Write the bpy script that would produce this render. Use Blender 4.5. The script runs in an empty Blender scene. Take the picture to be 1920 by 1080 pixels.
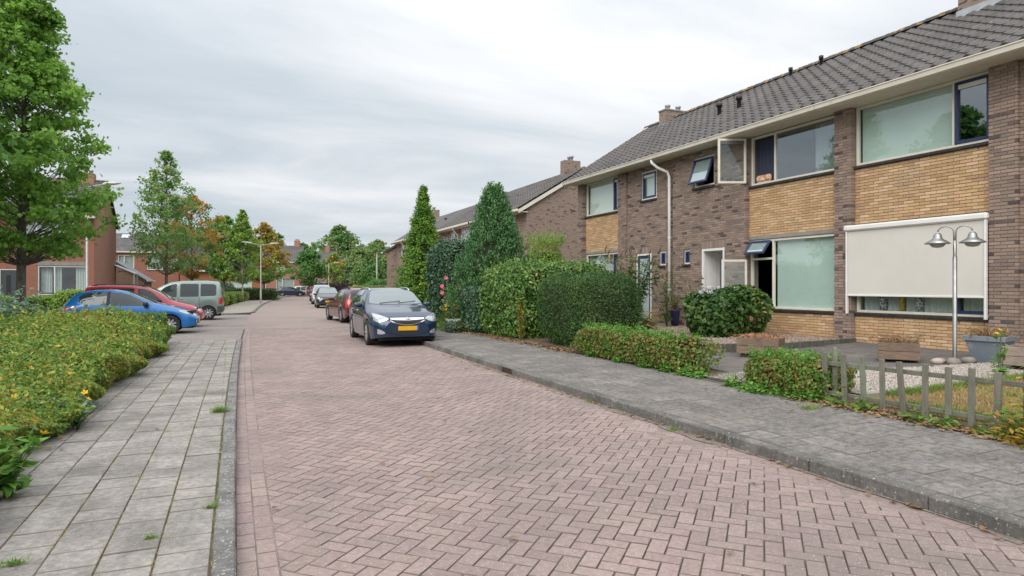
import bpy, bmesh, math, random
import numpy as np
from mathutils import Vector, Matrix
from mathutils.bvhtree import BVHTree

random.seed(11)
RNG = np.random.default_rng(11)
R = math.radians
SC = bpy.context.scene
COL = SC.collection

# ------------------------------------------------------------------ camera, world, sun, exposure
cam_d = bpy.data.cameras.new('camera')
cam = bpy.data.objects.new('camera', cam_d)
COL.objects.link(cam)
cam.location = (0, 0, 1.54)
cam.rotation_euler = (R(90), 0, R(-23.65))
cam_d.sensor_width = 36
cam_d.lens = 36 * 1210 / 1920
cam_d.shift_y = -4 / 1920
cam_d.clip_start = 0.05
cam_d.clip_end = 3000
SC.camera = cam
SC.view_settings.view_transform = 'Standard'
SC.view_settings.look = 'None'
SC.view_settings.exposure = 0.42
SC.view_settings.gamma = 1
SC.view_settings.use_curve_mapping = False

SUN_EL, SUN_AZ = 40, 228          # azimuth of the sun, clockwise from +Y (behind the camera, a little left)
world = bpy.data.worlds.new('World')
SC.world = world
world.use_nodes = True
def make_world():
    nt = world.node_tree; nt.nodes.clear(); N = nt.nodes.new; L = nt.links.new
    out = N('ShaderNodeOutputWorld')
    tc = N('ShaderNodeTexCoord')
    sep = N('ShaderNodeSeparateXYZ'); L(tc.outputs['Generated'], sep.inputs[0])
    def math_(op, a, b=None, clamp=False):
        m = N('ShaderNodeMath'); m.operation = op; m.use_clamp = clamp
        for i, v in enumerate((a, b)):
            if v is None: continue
            if isinstance(v, (int, float)): m.inputs[i].default_value = v
            else: L(v, m.inputs[i])
        return m.outputs[0]
    zp = math_('MAXIMUM', sep.outputs[2], 0.0)
    den = math_('ADD', zp, 0.16)
    cx = math_('DIVIDE', sep.outputs[0], den); cy = math_('DIVIDE', sep.outputs[1], den)
    cmb = N('ShaderNodeCombineXYZ'); L(cx, cmb.inputs[0]); L(cy, cmb.inputs[1])
    mp = N('ShaderNodeMapping'); mp.inputs['Rotation'].default_value = (0, 0, R(35)); mp.inputs['Scale'].default_value = (0.42, 1.0, 1)
    mp.inputs['Location'].default_value = (1.3, 4.1, 0)
    L(cmb.outputs[0], mp.inputs[0])
    n1 = N('ShaderNodeTexNoise'); n1.inputs['Scale'].default_value = 1.0; n1.inputs['Detail'].default_value = 9; n1.inputs['Roughness'].default_value = 0.57; n1.inputs['Distortion'].default_value = 0.5
    L(mp.outputs[0], n1.inputs['Vector'])
    n2 = N('ShaderNodeTexNoise'); n2.inputs['Scale'].default_value = 0.22; n2.inputs['Detail'].default_value = 3
    L(mp.outputs[0], n2.inputs['Vector'])
    s = math_('ADD', math_('MULTIPLY', n1.outputs['Fac'], 0.95), math_('SUBTRACT', math_('MULTIPLY', n2.outputs['Fac'], 0.6), 0.20))
    # the overcast layer is thicker and darker in the bank that stands above the horizon
    bank = N('ShaderNodeValToRGB'); L(zp, bank.inputs[0])
    e = bank.color_ramp.elements
    e[0].position = 0.0; e[0].color = (.56, .56, .56, 1)
    e[1].position = 0.44; e[1].color = (.60, .60, .60, 1)
    for p, v in ((.045, .56), (.10, .47), (.20, .45), (.30, .54)):
        q = e.new(p); q.color = (v, v, v, 1)
    s2 = math_('ADD', s, math_('SUBTRACT', bank.outputs[0], 0.56))
    ramp = N('ShaderNodeValToRGB'); L(s2, ramp.inputs[0])
    e = ramp.color_ramp.elements
    e[0].position = .32; e[0].color = (.415, .475, .53, 1)
    e[1].position = .70; e[1].color = (.775, .782, .795, 1)
    q = e.new(.44); q.color = (.495, .548, .595, 1)
    q = e.new(.58); q.color = (.645, .672, .70, 1)
    sky = N('ShaderNodeTexSky'); sky.sky_type = 'NISHITA'; sky.sun_disc = False
    sky.sun_elevation = R(SUN_EL); sky.sun_rotation = R(SUN_AZ); sky.air_density = 1.0; sky.dust_density = 2.0
    # clear-sky light that seeps through the cloud, and the cloud deck itself (brighter towards the zenith)
    up = math_('ADD', 0.96, math_('MULTIPLY', math_('MULTIPLY', zp, zp), 1.15))
    b1 = N('ShaderNodeBackground'); L(ramp.outputs[0], b1.inputs[0]); L(up, b1.inputs[1])
    b2 = N('ShaderNodeBackground'); L(sky.outputs[0], b2.inputs[0]); b2.inputs[1].default_value = 0.05
    mx = N('ShaderNodeMixShader'); mx.inputs[0].default_value = 0.10
    L(b1.outputs[0], mx.inputs[1]); L(b2.outputs[0], mx.inputs[2]); L(mx.outputs[0], out.inputs[0])
make_world()
sun_d = bpy.data.lights.new('sun', 'SUN')
sun_d.energy = 1.7; sun_d.angle = R(48); sun_d.color = (1, .955, .89)
sun = bpy.data.objects.new('sun', sun_d); COL.objects.link(sun)
sun.location = (-20, -30, 40)
_sd = Vector((math.sin(R(SUN_AZ)) * math.cos(R(SUN_EL)), math.cos(R(SUN_AZ)) * math.cos(R(SUN_EL)), math.sin(R(SUN_EL))))
sun.rotation_euler = _sd.to_track_quat('Z', 'Y').to_euler()

# ------------------------------------------------------------------ materials
MATS = {}
def mat(name, col, col2=None, ns=3.0, rough=.75, rnd=0.0, hue=0.0, bump=0.0, bs=60, metal=0.0, spec=.5, coat=0.0,
        dirt=None, dirt_s=.8, dirt_lo=.5, dirt_hi=.7, speck=None, speck_s=90, speck_t=.66, trans=0.0, stops=None,
        grain=None, brick=None, ns_amp=.7, mottle=None, rand_amp=1.0):
    """procedural surface: colour mix by noise, per-piece variation, dirt, specks, fine bump"""
    if name in MATS: return MATS[name]
    m = bpy.data.materials.new(name); m.use_nodes = True
    nt = m.node_tree; N = nt.nodes.new; L = nt.links.new
    bs_ = nt.nodes['Principled BSDF']; out = nt.nodes['Material Output']
    geo = N('ShaderNodeNewGeometry'); oi = N('ShaderNodeObjectInfo')
    ad = N('ShaderNodeMath'); ad.operation = 'ADD'; L(geo.outputs['Random Per Island'], ad.inputs[0]); L(oi.outputs['Random'], ad.inputs[1])
    fr = N('ShaderNodeMath'); fr.operation = 'FRACT'; L(ad.outputs[0], fr.inputs[0])
    rand = fr.outputs[0]
    pos = geo.outputs['Position']
    def noise(scale, detail=4, rough_=.55, vec=None):
        n = N('ShaderNodeTexNoise'); n.inputs['Scale'].default_value = scale; n.inputs['Detail'].default_value = detail
        n.inputs['Roughness'].default_value = rough_
        L(vec or pos, n.inputs['Vector']); return n
    def mixc(f, a, b, typ='MIX'):
        x = N('ShaderNodeMix'); x.data_type = 'RGBA'; x.blend_type = typ
        for s_, v in ((0, f), (6, a), (7, b)):
            if isinstance(v, (int, float)): x.inputs[s_].default_value = v
            elif isinstance(v, tuple): x.inputs[s_].default_value = (*v[:3], 1)
            else: L(v, x.inputs[s_])
        return x.outputs[2]
    def ramp2(v, lo, hi):
        r = N('ShaderNodeMapRange'); r.interpolation_type = 'SMOOTHSTEP'
        r.inputs['From Min'].default_value = lo; r.inputs['From Max'].default_value = hi
        L(v, r.inputs['Value']); return r.outputs[0]
    if stops:
        rp = N('ShaderNodeValToRGB'); es = rp.color_ramp.elements
        while len(es) < len(stops): es.new(.5)
        for el, (p, c) in zip(es, stops): el.position = p; el.color = (*c, 1)
        n = noise(ns); mm = N('ShaderNodeMath'); mm.operation = 'MULTIPLY_ADD'
        L(n.outputs['Fac'], mm.inputs[0]); mm.inputs[1].default_value = ns_amp; mm.inputs[2].default_value = -ns_amp / 2
        a2 = N('ShaderNodeMath'); a2.operation = 'ADD'; a2.use_clamp = True
        ra = N('ShaderNodeMath'); ra.operation = 'MULTIPLY_ADD'; L(rand, ra.inputs[0]); ra.inputs[1].default_value = rand_amp; ra.inputs[2].default_value = .5 - rand_amp / 2
        L(mm.outputs[0], a2.inputs[0]); L(ra.outputs[0], a2.inputs[1]); L(a2.outputs[0], rp.inputs[0])
        c = rp.outputs[0]
    elif brick:
        bw, bh, mc, c2b = brick
        sp = N('ShaderNodeSeparateXYZ'); L(pos, sp.inputs[0])
        axy = N('ShaderNodeMath'); axy.operation = 'ADD'; L(sp.outputs[0], axy.inputs[0]); L(sp.outputs[1], axy.inputs[1])
        cb = N('ShaderNodeCombineXYZ'); L(axy.outputs[0], cb.inputs[0]); L(sp.outputs[2], cb.inputs[1])
        bt = N('ShaderNodeTexBrick'); L(cb.outputs[0], bt.inputs['Vector'])
        bt.inputs['Scale'].default_value = 1; bt.inputs['Brick Width'].default_value = bw; bt.inputs['Row Height'].default_value = bh
        bt.inputs['Mortar Size'].default_value = .006; bt.inputs['Mortar Smooth'].default_value = .2; bt.inputs['Bias'].default_value = -.35
        bt.inputs['Color1'].default_value = (*col, 1); bt.inputs['Color2'].default_value = (*c2b, 1); bt.inputs['Mortar'].default_value = (*mc, 1)
        c = bt.outputs['Color']
        if col2: c = mixc(noise(ns).outputs['Fac'], c, col2)
        brick_fac = bt.outputs['Fac']
    else:
        c = mixc(ramp2(noise(ns).outputs['Fac'], .32, .68), col, col2) if col2 else None
        if c is None:
            rgb = N('ShaderNodeRGB'); rgb.outputs[0].default_value = (*col, 1); c = rgb.outputs[0]
    if grain:
        gv, gs, gc, glo, ghi = (*grain, .42, .66)[:5]           # stretch vector, scale, colour, range
        mp = N('ShaderNodeMapping'); mp.inputs['Scale'].default_value = gv; L(pos, mp.inputs[0])
        c = mixc(ramp2(noise(gs, 6 if glo < .5 else 1, .6, mp.outputs[0]).outputs['Fac'], glo, ghi), c, gc)
    if rnd or hue:
        hs = N('ShaderNodeHueSaturation'); L(c, hs.inputs['Color'])
        v = N('ShaderNodeMath'); v.operation = 'MULTIPLY_ADD'; L(rand, v.inputs[0]); v.inputs[1].default_value = rnd; v.inputs[2].default_value = 1 - rnd / 2
        L(v.outputs[0], hs.inputs['Value'])
        if hue:
            r2 = N('ShaderNodeMath'); r2.operation = 'MULTIPLY'; L(rand, r2.inputs[0]); r2.inputs[1].default_value = 7.31
            r3 = N('ShaderNodeMath'); r3.operation = 'FRACT'; L(r2.outputs[0], r3.inputs[0])
            h = N('ShaderNodeMath'); h.operation = 'MULTIPLY_ADD'; L(r3.outputs[0], h.inputs[0]); h.inputs[1].default_value = hue; h.inputs[2].default_value = .5 - hue / 2
            L(h.outputs[0], hs.inputs['Hue'])
        c = hs.outputs[0]
    if mottle:
        msc, mam = mottle
        mr = N('ShaderNodeMapRange'); mr.inputs['From Min'].default_value = .3; mr.inputs['From Max'].default_value = .7
        mr.inputs['To Min'].default_value = 1 - mam; mr.inputs['To Max'].default_value = 1 + mam; L(noise(msc, 6, .7).outputs['Fac'], mr.inputs['Value'])
        mh = N('ShaderNodeHueSaturation'); L(c, mh.inputs['Color']); L(mr.outputs[0], mh.inputs['Value']); c = mh.outputs[0]
    if dirt: c = mixc(ramp2(noise(dirt_s, 5).outputs['Fac'], dirt_lo, dirt_hi), c, dirt)
    if speck:
        c = mixc(ramp2(noise(speck_s, 2).outputs['Fac'], speck_t, speck_t + .06), c, speck)
    L(c, bs_.inputs['Base Color'])
    bs_.inputs['Roughness'].default_value = rough; bs_.inputs['Metallic'].default_value = metal
    bs_.inputs['Specular IOR Level'].default_value = spec; bs_.inputs['Coat Weight'].default_value = coat
    bs_.inputs['Coat Roughness'].default_value = .04
    if bump or brick:
        bp = N('ShaderNodeBump'); bp.inputs['Distance'].default_value = .01
        bp.inputs['Strength'].default_value = max(bump, .25 if brick else 0)
        if brick:
            inv = N('ShaderNodeMath'); inv.operation = 'SUBTRACT'; inv.inputs[0].default_value = 1; L(brick_fac, inv.inputs[1]); L(inv.outputs[0], bp.inputs['Height'])
        else: L(noise(bs, 5, .6).outputs['Fac'], bp.inputs['Height'])
        L(bp.outputs[0], bs_.inputs['Normal'])
    if trans:
        t = N('ShaderNodeBsdfTranslucent'); L(c, t.inputs[0])
        mx = N('ShaderNodeMixShader'); mx.inputs[0].default_value = trans
        L(bs_.outputs[0], mx.inputs[1]); L(t.outputs[0], mx.inputs[2]); L(mx.outputs[0], out.inputs[0])
    MATS[name] = m
    return m

def glass_mat(name, tint=(1, 1, 1), refl=.03, power=4.0):
    """window pane: see-through with a mirror share that grows towards grazing angles"""
    if name in MATS: return MATS[name]
    m = bpy.data.materials.new(name); m.use_nodes = True
    nt = m.node_tree; nt.nodes.clear(); N = nt.nodes.new; L = nt.links.new
    out = N('ShaderNodeOutputMaterial'); lw = N('ShaderNodeLayerWeight'); lw.inputs[0].default_value = .5
    pw = N('ShaderNodeMath'); pw.operation = 'POWER'; L(lw.outputs['Facing'], pw.inputs[0]); pw.inputs[1].default_value = power
    ad = N('ShaderNodeMath'); ad.operation = 'MULTIPLY_ADD'; ad.use_clamp = True; L(pw.outputs[0], ad.inputs[0]); ad.inputs[1].default_value = .9; ad.inputs[2].default_value = refl
    tr = N('ShaderNodeBsdfTransparent'); tr.inputs[0].default_value = (*tint, 1)
    gl = N('ShaderNodeBsdfGlossy'); gl.inputs['Roughness'].default_value = .0; gl.inputs[0].default_value = (.95, .97, 1, 1)
    mx = N('ShaderNodeMixShader'); L(ad.outputs[0], mx.inputs[0]); L(tr.outputs[0], mx.inputs[1]); L(gl.outputs[0], mx.inputs[2])
    L(mx.outputs[0], out.inputs[0])
    MATS[name] = m
    return m

# ------------------------------------------------------------------ mesh and object helpers
def np_mesh(name, V, F, smooth=False):
    """V (n,3), F (m,k) with one k for all faces"""
    V = np.asarray(V, np.float32); F = np.asarray(F, np.int32)
    me = bpy.data.meshes.new(name)
    me.vertices.add(len(V)); me.vertices.foreach_set('co', V.ravel())
    k = F.shape[1]
    me.loops.add(F.size); me.loops.foreach_set('vertex_index', F.ravel())
    me.polygons.add(len(F))
    me.polygons.foreach_set('loop_start', np.arange(0, F.size, k, dtype=np.int32))
    if smooth: me.polygons.foreach_set('use_smooth', np.ones(len(F), bool))
    me.update(calc_edges=True)
    return me

class MB:
    """collects shapes into one mesh; material slot per shape"""
    def __init__(s): s.v = []; s.f = []; s.m = []; s.sm = []
    def add(s, V, F, mi=0, smooth=False):
        o = len(s.v); s.v += [tuple(p) for p in V]
        for f in F: s.f.append(tuple(i + o for i in f)); s.m.append(mi); s.sm.append(smooth)
        return s
    def box(s, x0, y0, z0, x1, y1, z1, mi=0):
        V = [(x0, y0, z0), (x1, y0, z0), (x1, y1, z0), (x0, y1, z0), (x0, y0, z1), (x1, y0, z1), (x1, y1, z1), (x0, y1, z1)]
        return s.add(V, [(0, 3, 2, 1), (4, 5, 6, 7), (0, 1, 5, 4), (1, 2, 6, 5), (2, 3, 7, 6), (3, 0, 4, 7)], mi)
    def cbox(s, x0, y0, z0, x1, y1, z1, c=.006, mi=0, M=None):
        """box with chamfered edges"""
        V = []; idx = {}
        for ix, x in enumerate((x0, x1)):
            for iy, y in enumerate((y0, y1)):
                for iz, z in enumerate((z0, z1)):
                    sx, sy, sz = (1, -1)[ix], (1, -1)[iy], (1, -1)[iz]
                    for a in range(3):
                        p = [x + sx * c, y + sy * c, z + sz * c]; p[a] = (x, y, z)[a]
                        idx[ix, iy, iz, a] = len(V); V.append(tuple(p))
        F = []
        for a in range(3):
            b, c_ = (a + 1) % 3, (a + 2) % 3
            for k in (0, 1):
                q = []
                for (i, j) in ((0, 0), (1, 0), (1, 1), (0, 1)):
                    t = [0, 0, 0]; t[a] = k; t[b] = i; t[c_] = j; q.append(idx[(*t, a)])
                F.append(tuple(q) if k else tuple(q[::-1]))
            for i in (0, 1):
                for j in (0, 1):          # edges along a
                    t0 = [0, 0, 0]; t0[b] = i; t0[c_] = j; t1 = list(t0); t1[a] = 1
                    q = (idx[(*t0, b)], idx[(*t1, b)], idx[(*t1, c_)], idx[(*t0, c_)])
                    F.append(q if (i == j) else q[::-1])
        for ix in (0, 1):
            for iy in (0, 1):
                for iz in (0, 1):
                    q = tuple(idx[ix, iy, iz, a] for a in range(3)); F.append(q if (ix + iy + iz) % 2 else q[::-1])
        if M is not None: V = [tuple(M @ Vector(p)) for p in V]
        return s.add(V, F, mi)
    def quad(s, a, b, c, d, mi=0): return s.add([a, b, c, d], [(0, 1, 2, 3)], mi)
    def prism(s, poly, z0, z1, mi=0):
        n = len(poly); V = [(x, y, z0) for x, y in poly] + [(x, y, z1) for x, y in poly]
        F = [tuple(range(n - 1, -1, -1)), tuple(range(n, 2 * n))] + [(i, (i + 1) % n, n + (i + 1) % n, n + i) for i in range(n)]
        return s.add(V, F, mi)
    def extrude(s, poly3, vec, mi=0):
        n = len(poly3); V = [Vector(p) for p in poly3]; V += [p + Vector(vec) for p in V]
        F = [tuple(range(n - 1, -1, -1)), tuple(range(n, 2 * n))] + [(i, (i + 1) % n, n + (i + 1) % n, n + i) for i in range(n)]
        return s.add(V, F, mi)
    def tube(s, path, rad, n=8, mi=0, caps=True, smooth=True):
        path = [Vector(p) for p in path]
        if isinstance(rad, (int, float)): rad = [rad] * len(path)
        V = []; F = []; prev = None
        for i, p in enumerate(path):
            d = (path[min(i + 1, len(path) - 1)] - path[max(i - 1, 0)]).normalized()
            ref = Vector((0, 0, 1)) if abs(d.z) < .95 else Vector((1, 0, 0))
            a = d.cross(ref).normalized()
            if prev is not None:
                a2 = (prev - d * prev.dot(d))
                if a2.length > 1e-4: a = a2.normalized()
            prev = a; b = d.cross(a)
            for k in range(n):
                t = 2 * math.pi * k / n; V.append(tuple(p + (a * math.cos(t) + b * math.sin(t)) * rad[i]))
        for i in range(len(path) - 1):
            for k in range(n):
                k2 = (k + 1) % n; F.append((i * n + k, i * n + k2, (i + 1) * n + k2, (i + 1) * n + k))
        s.add(V, F, mi, smooth)
        if caps:
            o = len(s.v) - len(V)
            s.f.append(tuple(o + k for k in range(n))[::-1]); s.m.append(mi); s.sm.append(False)
            s.f.append(tuple(o + (len(path) - 1) * n + k for k in range(n))); s.m.append(mi); s.sm.append(False)
        return s
    def lathe(s, prof, c=(0, 0, 0), n=20, axis='Z', mi=0, smooth=True, M=None):
        """prof: list of (radius, height)"""
        V = []; F = []
        for r, h in prof:
            for k in range(n):
                t = 2 * math.pi * k / n; x, y = r * math.cos(t), r * math.sin(t)
                p = {'Z': (x, y, h), 'X': (h, x, y), 'Y': (y, h, x)}[axis]
                V.append((p[0] + c[0], p[1] + c[1], p[2] + c[2]))
        for i in range(len(prof) - 1):
            for k in range(n):
                k2 = (k + 1) % n; F.append((i * n + k, i * n + k2, (i + 1) * n + k2, (i + 1) * n + k))
        if M is not None: V = [tuple(M @ Vector(p)) for p in V]
        return s.add(V, F, mi, smooth)
    def mesh(s, name):
        me = bpy.data.meshes.new(name); me.from_pydata(s.v, [], s.f)
        me.polygons.foreach_set('material_index', s.m); me.polygons.foreach_set('use_smooth', s.sm); me.update()
        return me

def put(name, mesh, mats=None, parent=None, local=False):
    """link one mesh object; with a parent and local=False the mesh is in world coordinates"""
    if isinstance(mesh, MB): mesh = mesh.mesh(name)
    o = bpy.data.objects.new(name, mesh); COL.objects.link(o)
    if mats is not None and not len(mesh.materials):
        for m in (mats if isinstance(mats, (list, tuple)) else [mats]): mesh.materials.append(m)
    if parent is not None:
        o.parent = parent
        if not local: o.matrix_parent_inverse = world_of(parent).inverted()
    return o
def world_of(o):
    M = Matrix.LocRotScale(o.location, o.rotation_euler, o.scale)
    if o.parent: M = world_of(o.parent) @ o.matrix_parent_inverse @ M
    return M
def thing(name, label, cat, loc=(0, 0, 0), rz=0, group=None):
    o = bpy.data.objects.new(name, None); COL.objects.link(o)
    o.empty_display_size = .1; o.location = loc; o.rotation_euler = (0, 0, rz)
    o['label'] = label; o['category'] = cat
    if group: o['group'] = group
    return o
def tag(o, label, cat, group=None):
    o['label'] = label; o['category'] = cat
    if group: o['group'] = group
    return o
def struct(name, mesh, mats, parent=None):
    o = put(name, mesh, mats, parent)
    if parent is None: o['kind'] = 'structure'
    return o
def stuff(o): o['kind'] = 'stuff'; return o
def copy_tree(o, parent=None):
    kids = list(o.children)
    c = o.copy(); COL.objects.link(c)
    if parent is not None: c.parent = parent
    for k in kids: copy_tree(k, c)
    return c

# ------------------------------------------------------------------ scattered leaves
def unit(a): return a / np.maximum(np.linalg.norm(a, axis=1, keepdims=True), 1e-9)
def vnoise(P, freq, seed):
    """cheap smooth noise from a few sines, about -1..1"""
    g = np.random.default_rng(seed); out = np.zeros(len(P))
    for k in range(5):
        d = g.normal(size=3); d /= np.linalg.norm(d); out += np.sin(P @ d * freq * (0.7 + .35 * k) + g.uniform(0, 6.28)) * (1, .8, .6, .5, .4)[k]
    return out / 2.0
def leaf_arrays(P, Nrm, size, var=.35, aspect=.5, wn=1.0, wr=.8, wu=.2, fold=.12, droop=0.0, axis=None):
    n = len(P)
    nn = unit(Nrm * wn + RNG.normal(size=(n, 3)) * wr + np.array([0, 0, wu]))
    r = RNG.normal(size=(n, 3)) if axis is None else axis + RNG.normal(size=(n, 3)) * .45
    a = unit(np.cross(nn, np.cross(r, nn))); a[:, 2] -= droop; a = unit(a)
    b = unit(np.cross(nn, a))
    sz = np.asarray(size) * (1 + (RNG.random(n) * 2 - 1) * var)
    l = (sz * .5)[:, None]; w = (sz * .5 * aspect)[:, None]
    V = np.empty((n, 4, 3), np.float32)
    V[:, 0] = P - a * l; V[:, 2] = P + a * l
    V[:, 1] = P + b * w + nn * l * fold - a * l * .15; V[:, 3] = P - b * w + nn * l * fold - a * l * .15
    return V.reshape(-1, 3)
def leaves(name, V, m, parent=None):
    n = len(V) // 4
    me = np_mesh(name, V, np.arange(n * 4, dtype=np.int32).reshape(n, 4))
    return put(name, me, m, parent)
def sbox(n, c, r, p=4.0, seed=1, bump=.06, bf=3.0, lo=.88, hi=1.03, top_only=False):
    """points and normals near the surface of a rounded block (super-ellipsoid)"""
    r = np.array(r, float); A = np.array([r[1] * r[2], r[0] * r[2], r[0] * r[1]]); pr = A / A.sum()
    ax = RNG.choice(3, n, p=pr); q = RNG.uniform(-1, 1, (n, 3)); sg = RNG.choice([-1., 1.], n)
    q[np.arange(n), ax] = sg
    q[:, 2] = np.where((ax == 2) & top_only, abs(q[:, 2]), q[:, 2])
    k = (np.abs(q) ** p).sum(1) ** (-1 / p)
    d = q * k[:, None]
    nrm = unit(np.sign(d) * np.abs(d) ** (p - 1) / r)
    P = np.array(c) + d * r
    t = RNG.uniform(lo, hi, n) + bump * vnoise(P, bf, seed)
    return np.array(c) + d * r * t[:, None], nrm
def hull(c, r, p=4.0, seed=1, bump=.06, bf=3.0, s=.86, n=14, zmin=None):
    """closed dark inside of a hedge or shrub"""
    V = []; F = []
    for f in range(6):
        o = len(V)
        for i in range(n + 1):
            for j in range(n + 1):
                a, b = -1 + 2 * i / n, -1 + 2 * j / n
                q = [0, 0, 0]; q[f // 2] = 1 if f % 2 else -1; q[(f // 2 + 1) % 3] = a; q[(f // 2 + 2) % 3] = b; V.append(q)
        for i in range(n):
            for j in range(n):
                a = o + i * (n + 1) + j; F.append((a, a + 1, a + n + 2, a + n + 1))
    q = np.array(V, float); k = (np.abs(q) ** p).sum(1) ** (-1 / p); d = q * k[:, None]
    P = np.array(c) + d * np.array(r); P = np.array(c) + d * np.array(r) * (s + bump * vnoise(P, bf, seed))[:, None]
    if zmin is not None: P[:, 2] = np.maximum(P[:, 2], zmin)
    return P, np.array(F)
# ------------------------------------------------------------------ ground, road, pavements
def Lk(y): return .02 + .0008 * max(y, 0) ** 2            # left kerb face
def Rk(y): return 4.36 + .00095 * max(y, 0) ** 2          # right kerb face
_c, _s = math.cos(R(23.65)), math.sin(R(23.65))
def in_view(x, y, z, m=.06):
    xc = _c * x - _s * y; yc = _s * x + _c * y
    if yc < .5: return False
    u = xc / yc * 1210 / 960; v = (z - 1.54) / yc * 1210 / 540
    return abs(u) < 1 + m and abs(v) < 1 + m
def depth(x, y): return _s * x + _c * y

M_PAVER = mat('paver_red', (.335, .25, .23), (.275, .21, .196), ns=1.1, rough=.88, rnd=.22, hue=.022, bump=.8, bs=130, mottle=(28, .24),
              speck=(.50, .46, .43), speck_s=70, speck_t=.635, dirt=(.205, .172, .155), dirt_s=.62, dirt_lo=.47, dirt_hi=.78)
M_JOINT = mat('joint_sand', (.045, .038, .032), (.085, .07, .058), ns=6, rough=.95)
M_ARRIS = mat('paver_edge_dirt', (.135, .108, .095), (.185, .148, .13), ns=9, rough=.95)
M_ARRIS_G = mat('tile_edge_dirt', (.145, .128, .105), (.20, .178, .145), ns=7, rough=.95)
M_ARRIS_D = mat('dark_tile_edge_dirt', (.125, .114, .103), (.165, .152, .138), ns=7, rough=.95)
M_TILE = mat('tile_grey', (.30, .278, .255), (.235, .218, .20), ns=2.1, rough=.9, mottle=(20, .36), rnd=.24, hue=.012, bump=.55, bs=140,
             speck=(.46, .45, .43), speck_s=85, speck_t=.64, dirt=(.155, .145, .13), dirt_s=1.6, dirt_lo=.50, dirt_hi=.75)
M_TILE_DARK = mat('tile_dark', (.205, .188, .176), (.145, .134, .126), ns=1.3, rough=.92, mottle=(15, .52), rnd=.26, bump=.6, bs=150,
                  speck=(.30, .29, .275), speck_s=60, speck_t=.635, dirt=(.225, .20, .175), dirt_s=.75, dirt_lo=.56, dirt_hi=.72)
M_KERB = mat('kerb_concrete', (.215, .207, .196), (.125, .122, .118), ns=3.2, rough=.9, mottle=(20, .4), rnd=.2, bump=.6, bs=120,
             speck=(.44, .43, .41), speck_s=45, speck_t=.60)
M_KERB_DK = mat('kerb_concrete_dark', (.155, .145, .132), (.105, .10, .094), ns=2.4, rough=.92, mottle=(22, .35), rnd=.15, bump=.6, bs=120,
                speck=(.36, .35, .33), speck_s=40, speck_t=.63, dirt=(.2, .19, .175), dirt_s=2.5)
M_ROADFAR = mat('paving_far', (.325, .255, .228), (.285, .225, .20), ns=.8, rough=.88, dirt=(.235, .205, .185), dirt_s=.35, dirt_lo=.45, dirt_hi=.75, bump=.3, bs=30,
                speck=(.22, .17, .155), speck_s=16, speck_t=.54)
M_BAY = mat('paving_bay', (.27, .235, .215), (.225, .20, .185), ns=.9, rough=.9, dirt=(.30, .27, .24), dirt_s=.6, bump=.3, bs=30,
            speck=(.16, .14, .12), speck_s=14, speck_t=.56)
M_SOIL = mat('soil', (.085, .06, .042), (.14, .095, .06), ns=5, rough=1, bump=.9, bs=40, speck=(.24, .15, .08), speck_s=30, speck_t=.60)
M_GROUND = mat('ground_green', (.07, .09, .035), (.10, .10, .05), ns=.4, rough=1)
M_GRAVEL = mat('gravel_bed', (.36, .31, .27), (.25, .21, .18), ns=28, rough=.95, bump=1, bs=45, speck=(.16, .13, .11), speck_s=60, speck_t=.56)

def sheet(name, poly, z, m):
    """flat polygon; z a number or a function of (x, y)"""
    zf = z if callable(z) else (lambda x, y: z)
    me = bpy.data.meshes.new(name); me.from_pydata([(x, y, zf(x, y)) for x, y in poly], [], [tuple(range(len(poly)))])
    return struct(name, me, m)
def strip(name, ys, xa, xb, z, m):
    V = []; F = []
    for i, y in enumerate(ys):
        V += [(xa(y), y, z(xa(y), y) if callable(z) else z), (xb(y), y, z(xb(y), y) if callable(z) else z)]
        if i: F.append((2 * i - 2, 2 * i - 1, 2 * i + 1, 2 * i))
    me = bpy.data.meshes.new(name); me.from_pydata(V, [], F)
    return struct(name, me, m)

GS = 900
sheet('ground', [(-GS, -60), (GS, -60), (GS, GS), (-GS, GS)], -.06, M_GROUND)
NEAR = 25.0
ys_n = [-8 + i for i in range(34)]
ys_f = [25 + 3 * i for i in range(45)]
road = strip('road', ys_n, lambda y: Lk(y) - .1, lambda y: Rk(y) + .1, -.0075, M_JOINT)
strip('road_far', ys_f, lambda y: Lk(y) - .1, lambda y: Rk(y) + .1, -.002, M_ROADFAR)

M_SANDJ = mat('sand_joint', (.27, .22, .195), (.20, .165, .145), ns=5, rough=1, mottle=(40, .3))
strip('sand', [1 + .5 * i for i in range(49)], lambda y: Lk(y) + .002, lambda y: Lk(y) + .40 + .08 * math.sin(y * 2.1), -.0035, M_SANDJ)
strip('sand', [1 + .5 * i for i in range(49)], lambda y: Rk(y) - .34 - .10 * math.sin(y * 1.3 + 1) - .05 * math.sin(y * 3.7), lambda y: Rk(y) - .002, -.0030, M_SANDJ)
def clip_poly(poly, nx, ny, c):
    """keep nx*x + ny*y <= c"""
    out = []
    for i, p in enumerate(poly):
        q = poly[(i + 1) % len(poly)]; dp = nx * p[0] + ny * p[1] - c; dq = nx * q[0] + ny * q[1] - c
        if dp <= 0: out.append(p)
        if dp * dq < 0:
            t = dp / (dp - dq); out.append((p[0] + (q[0] - p[0]) * t, p[1] + (q[1] - p[1]) * t))
    return out
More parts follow.
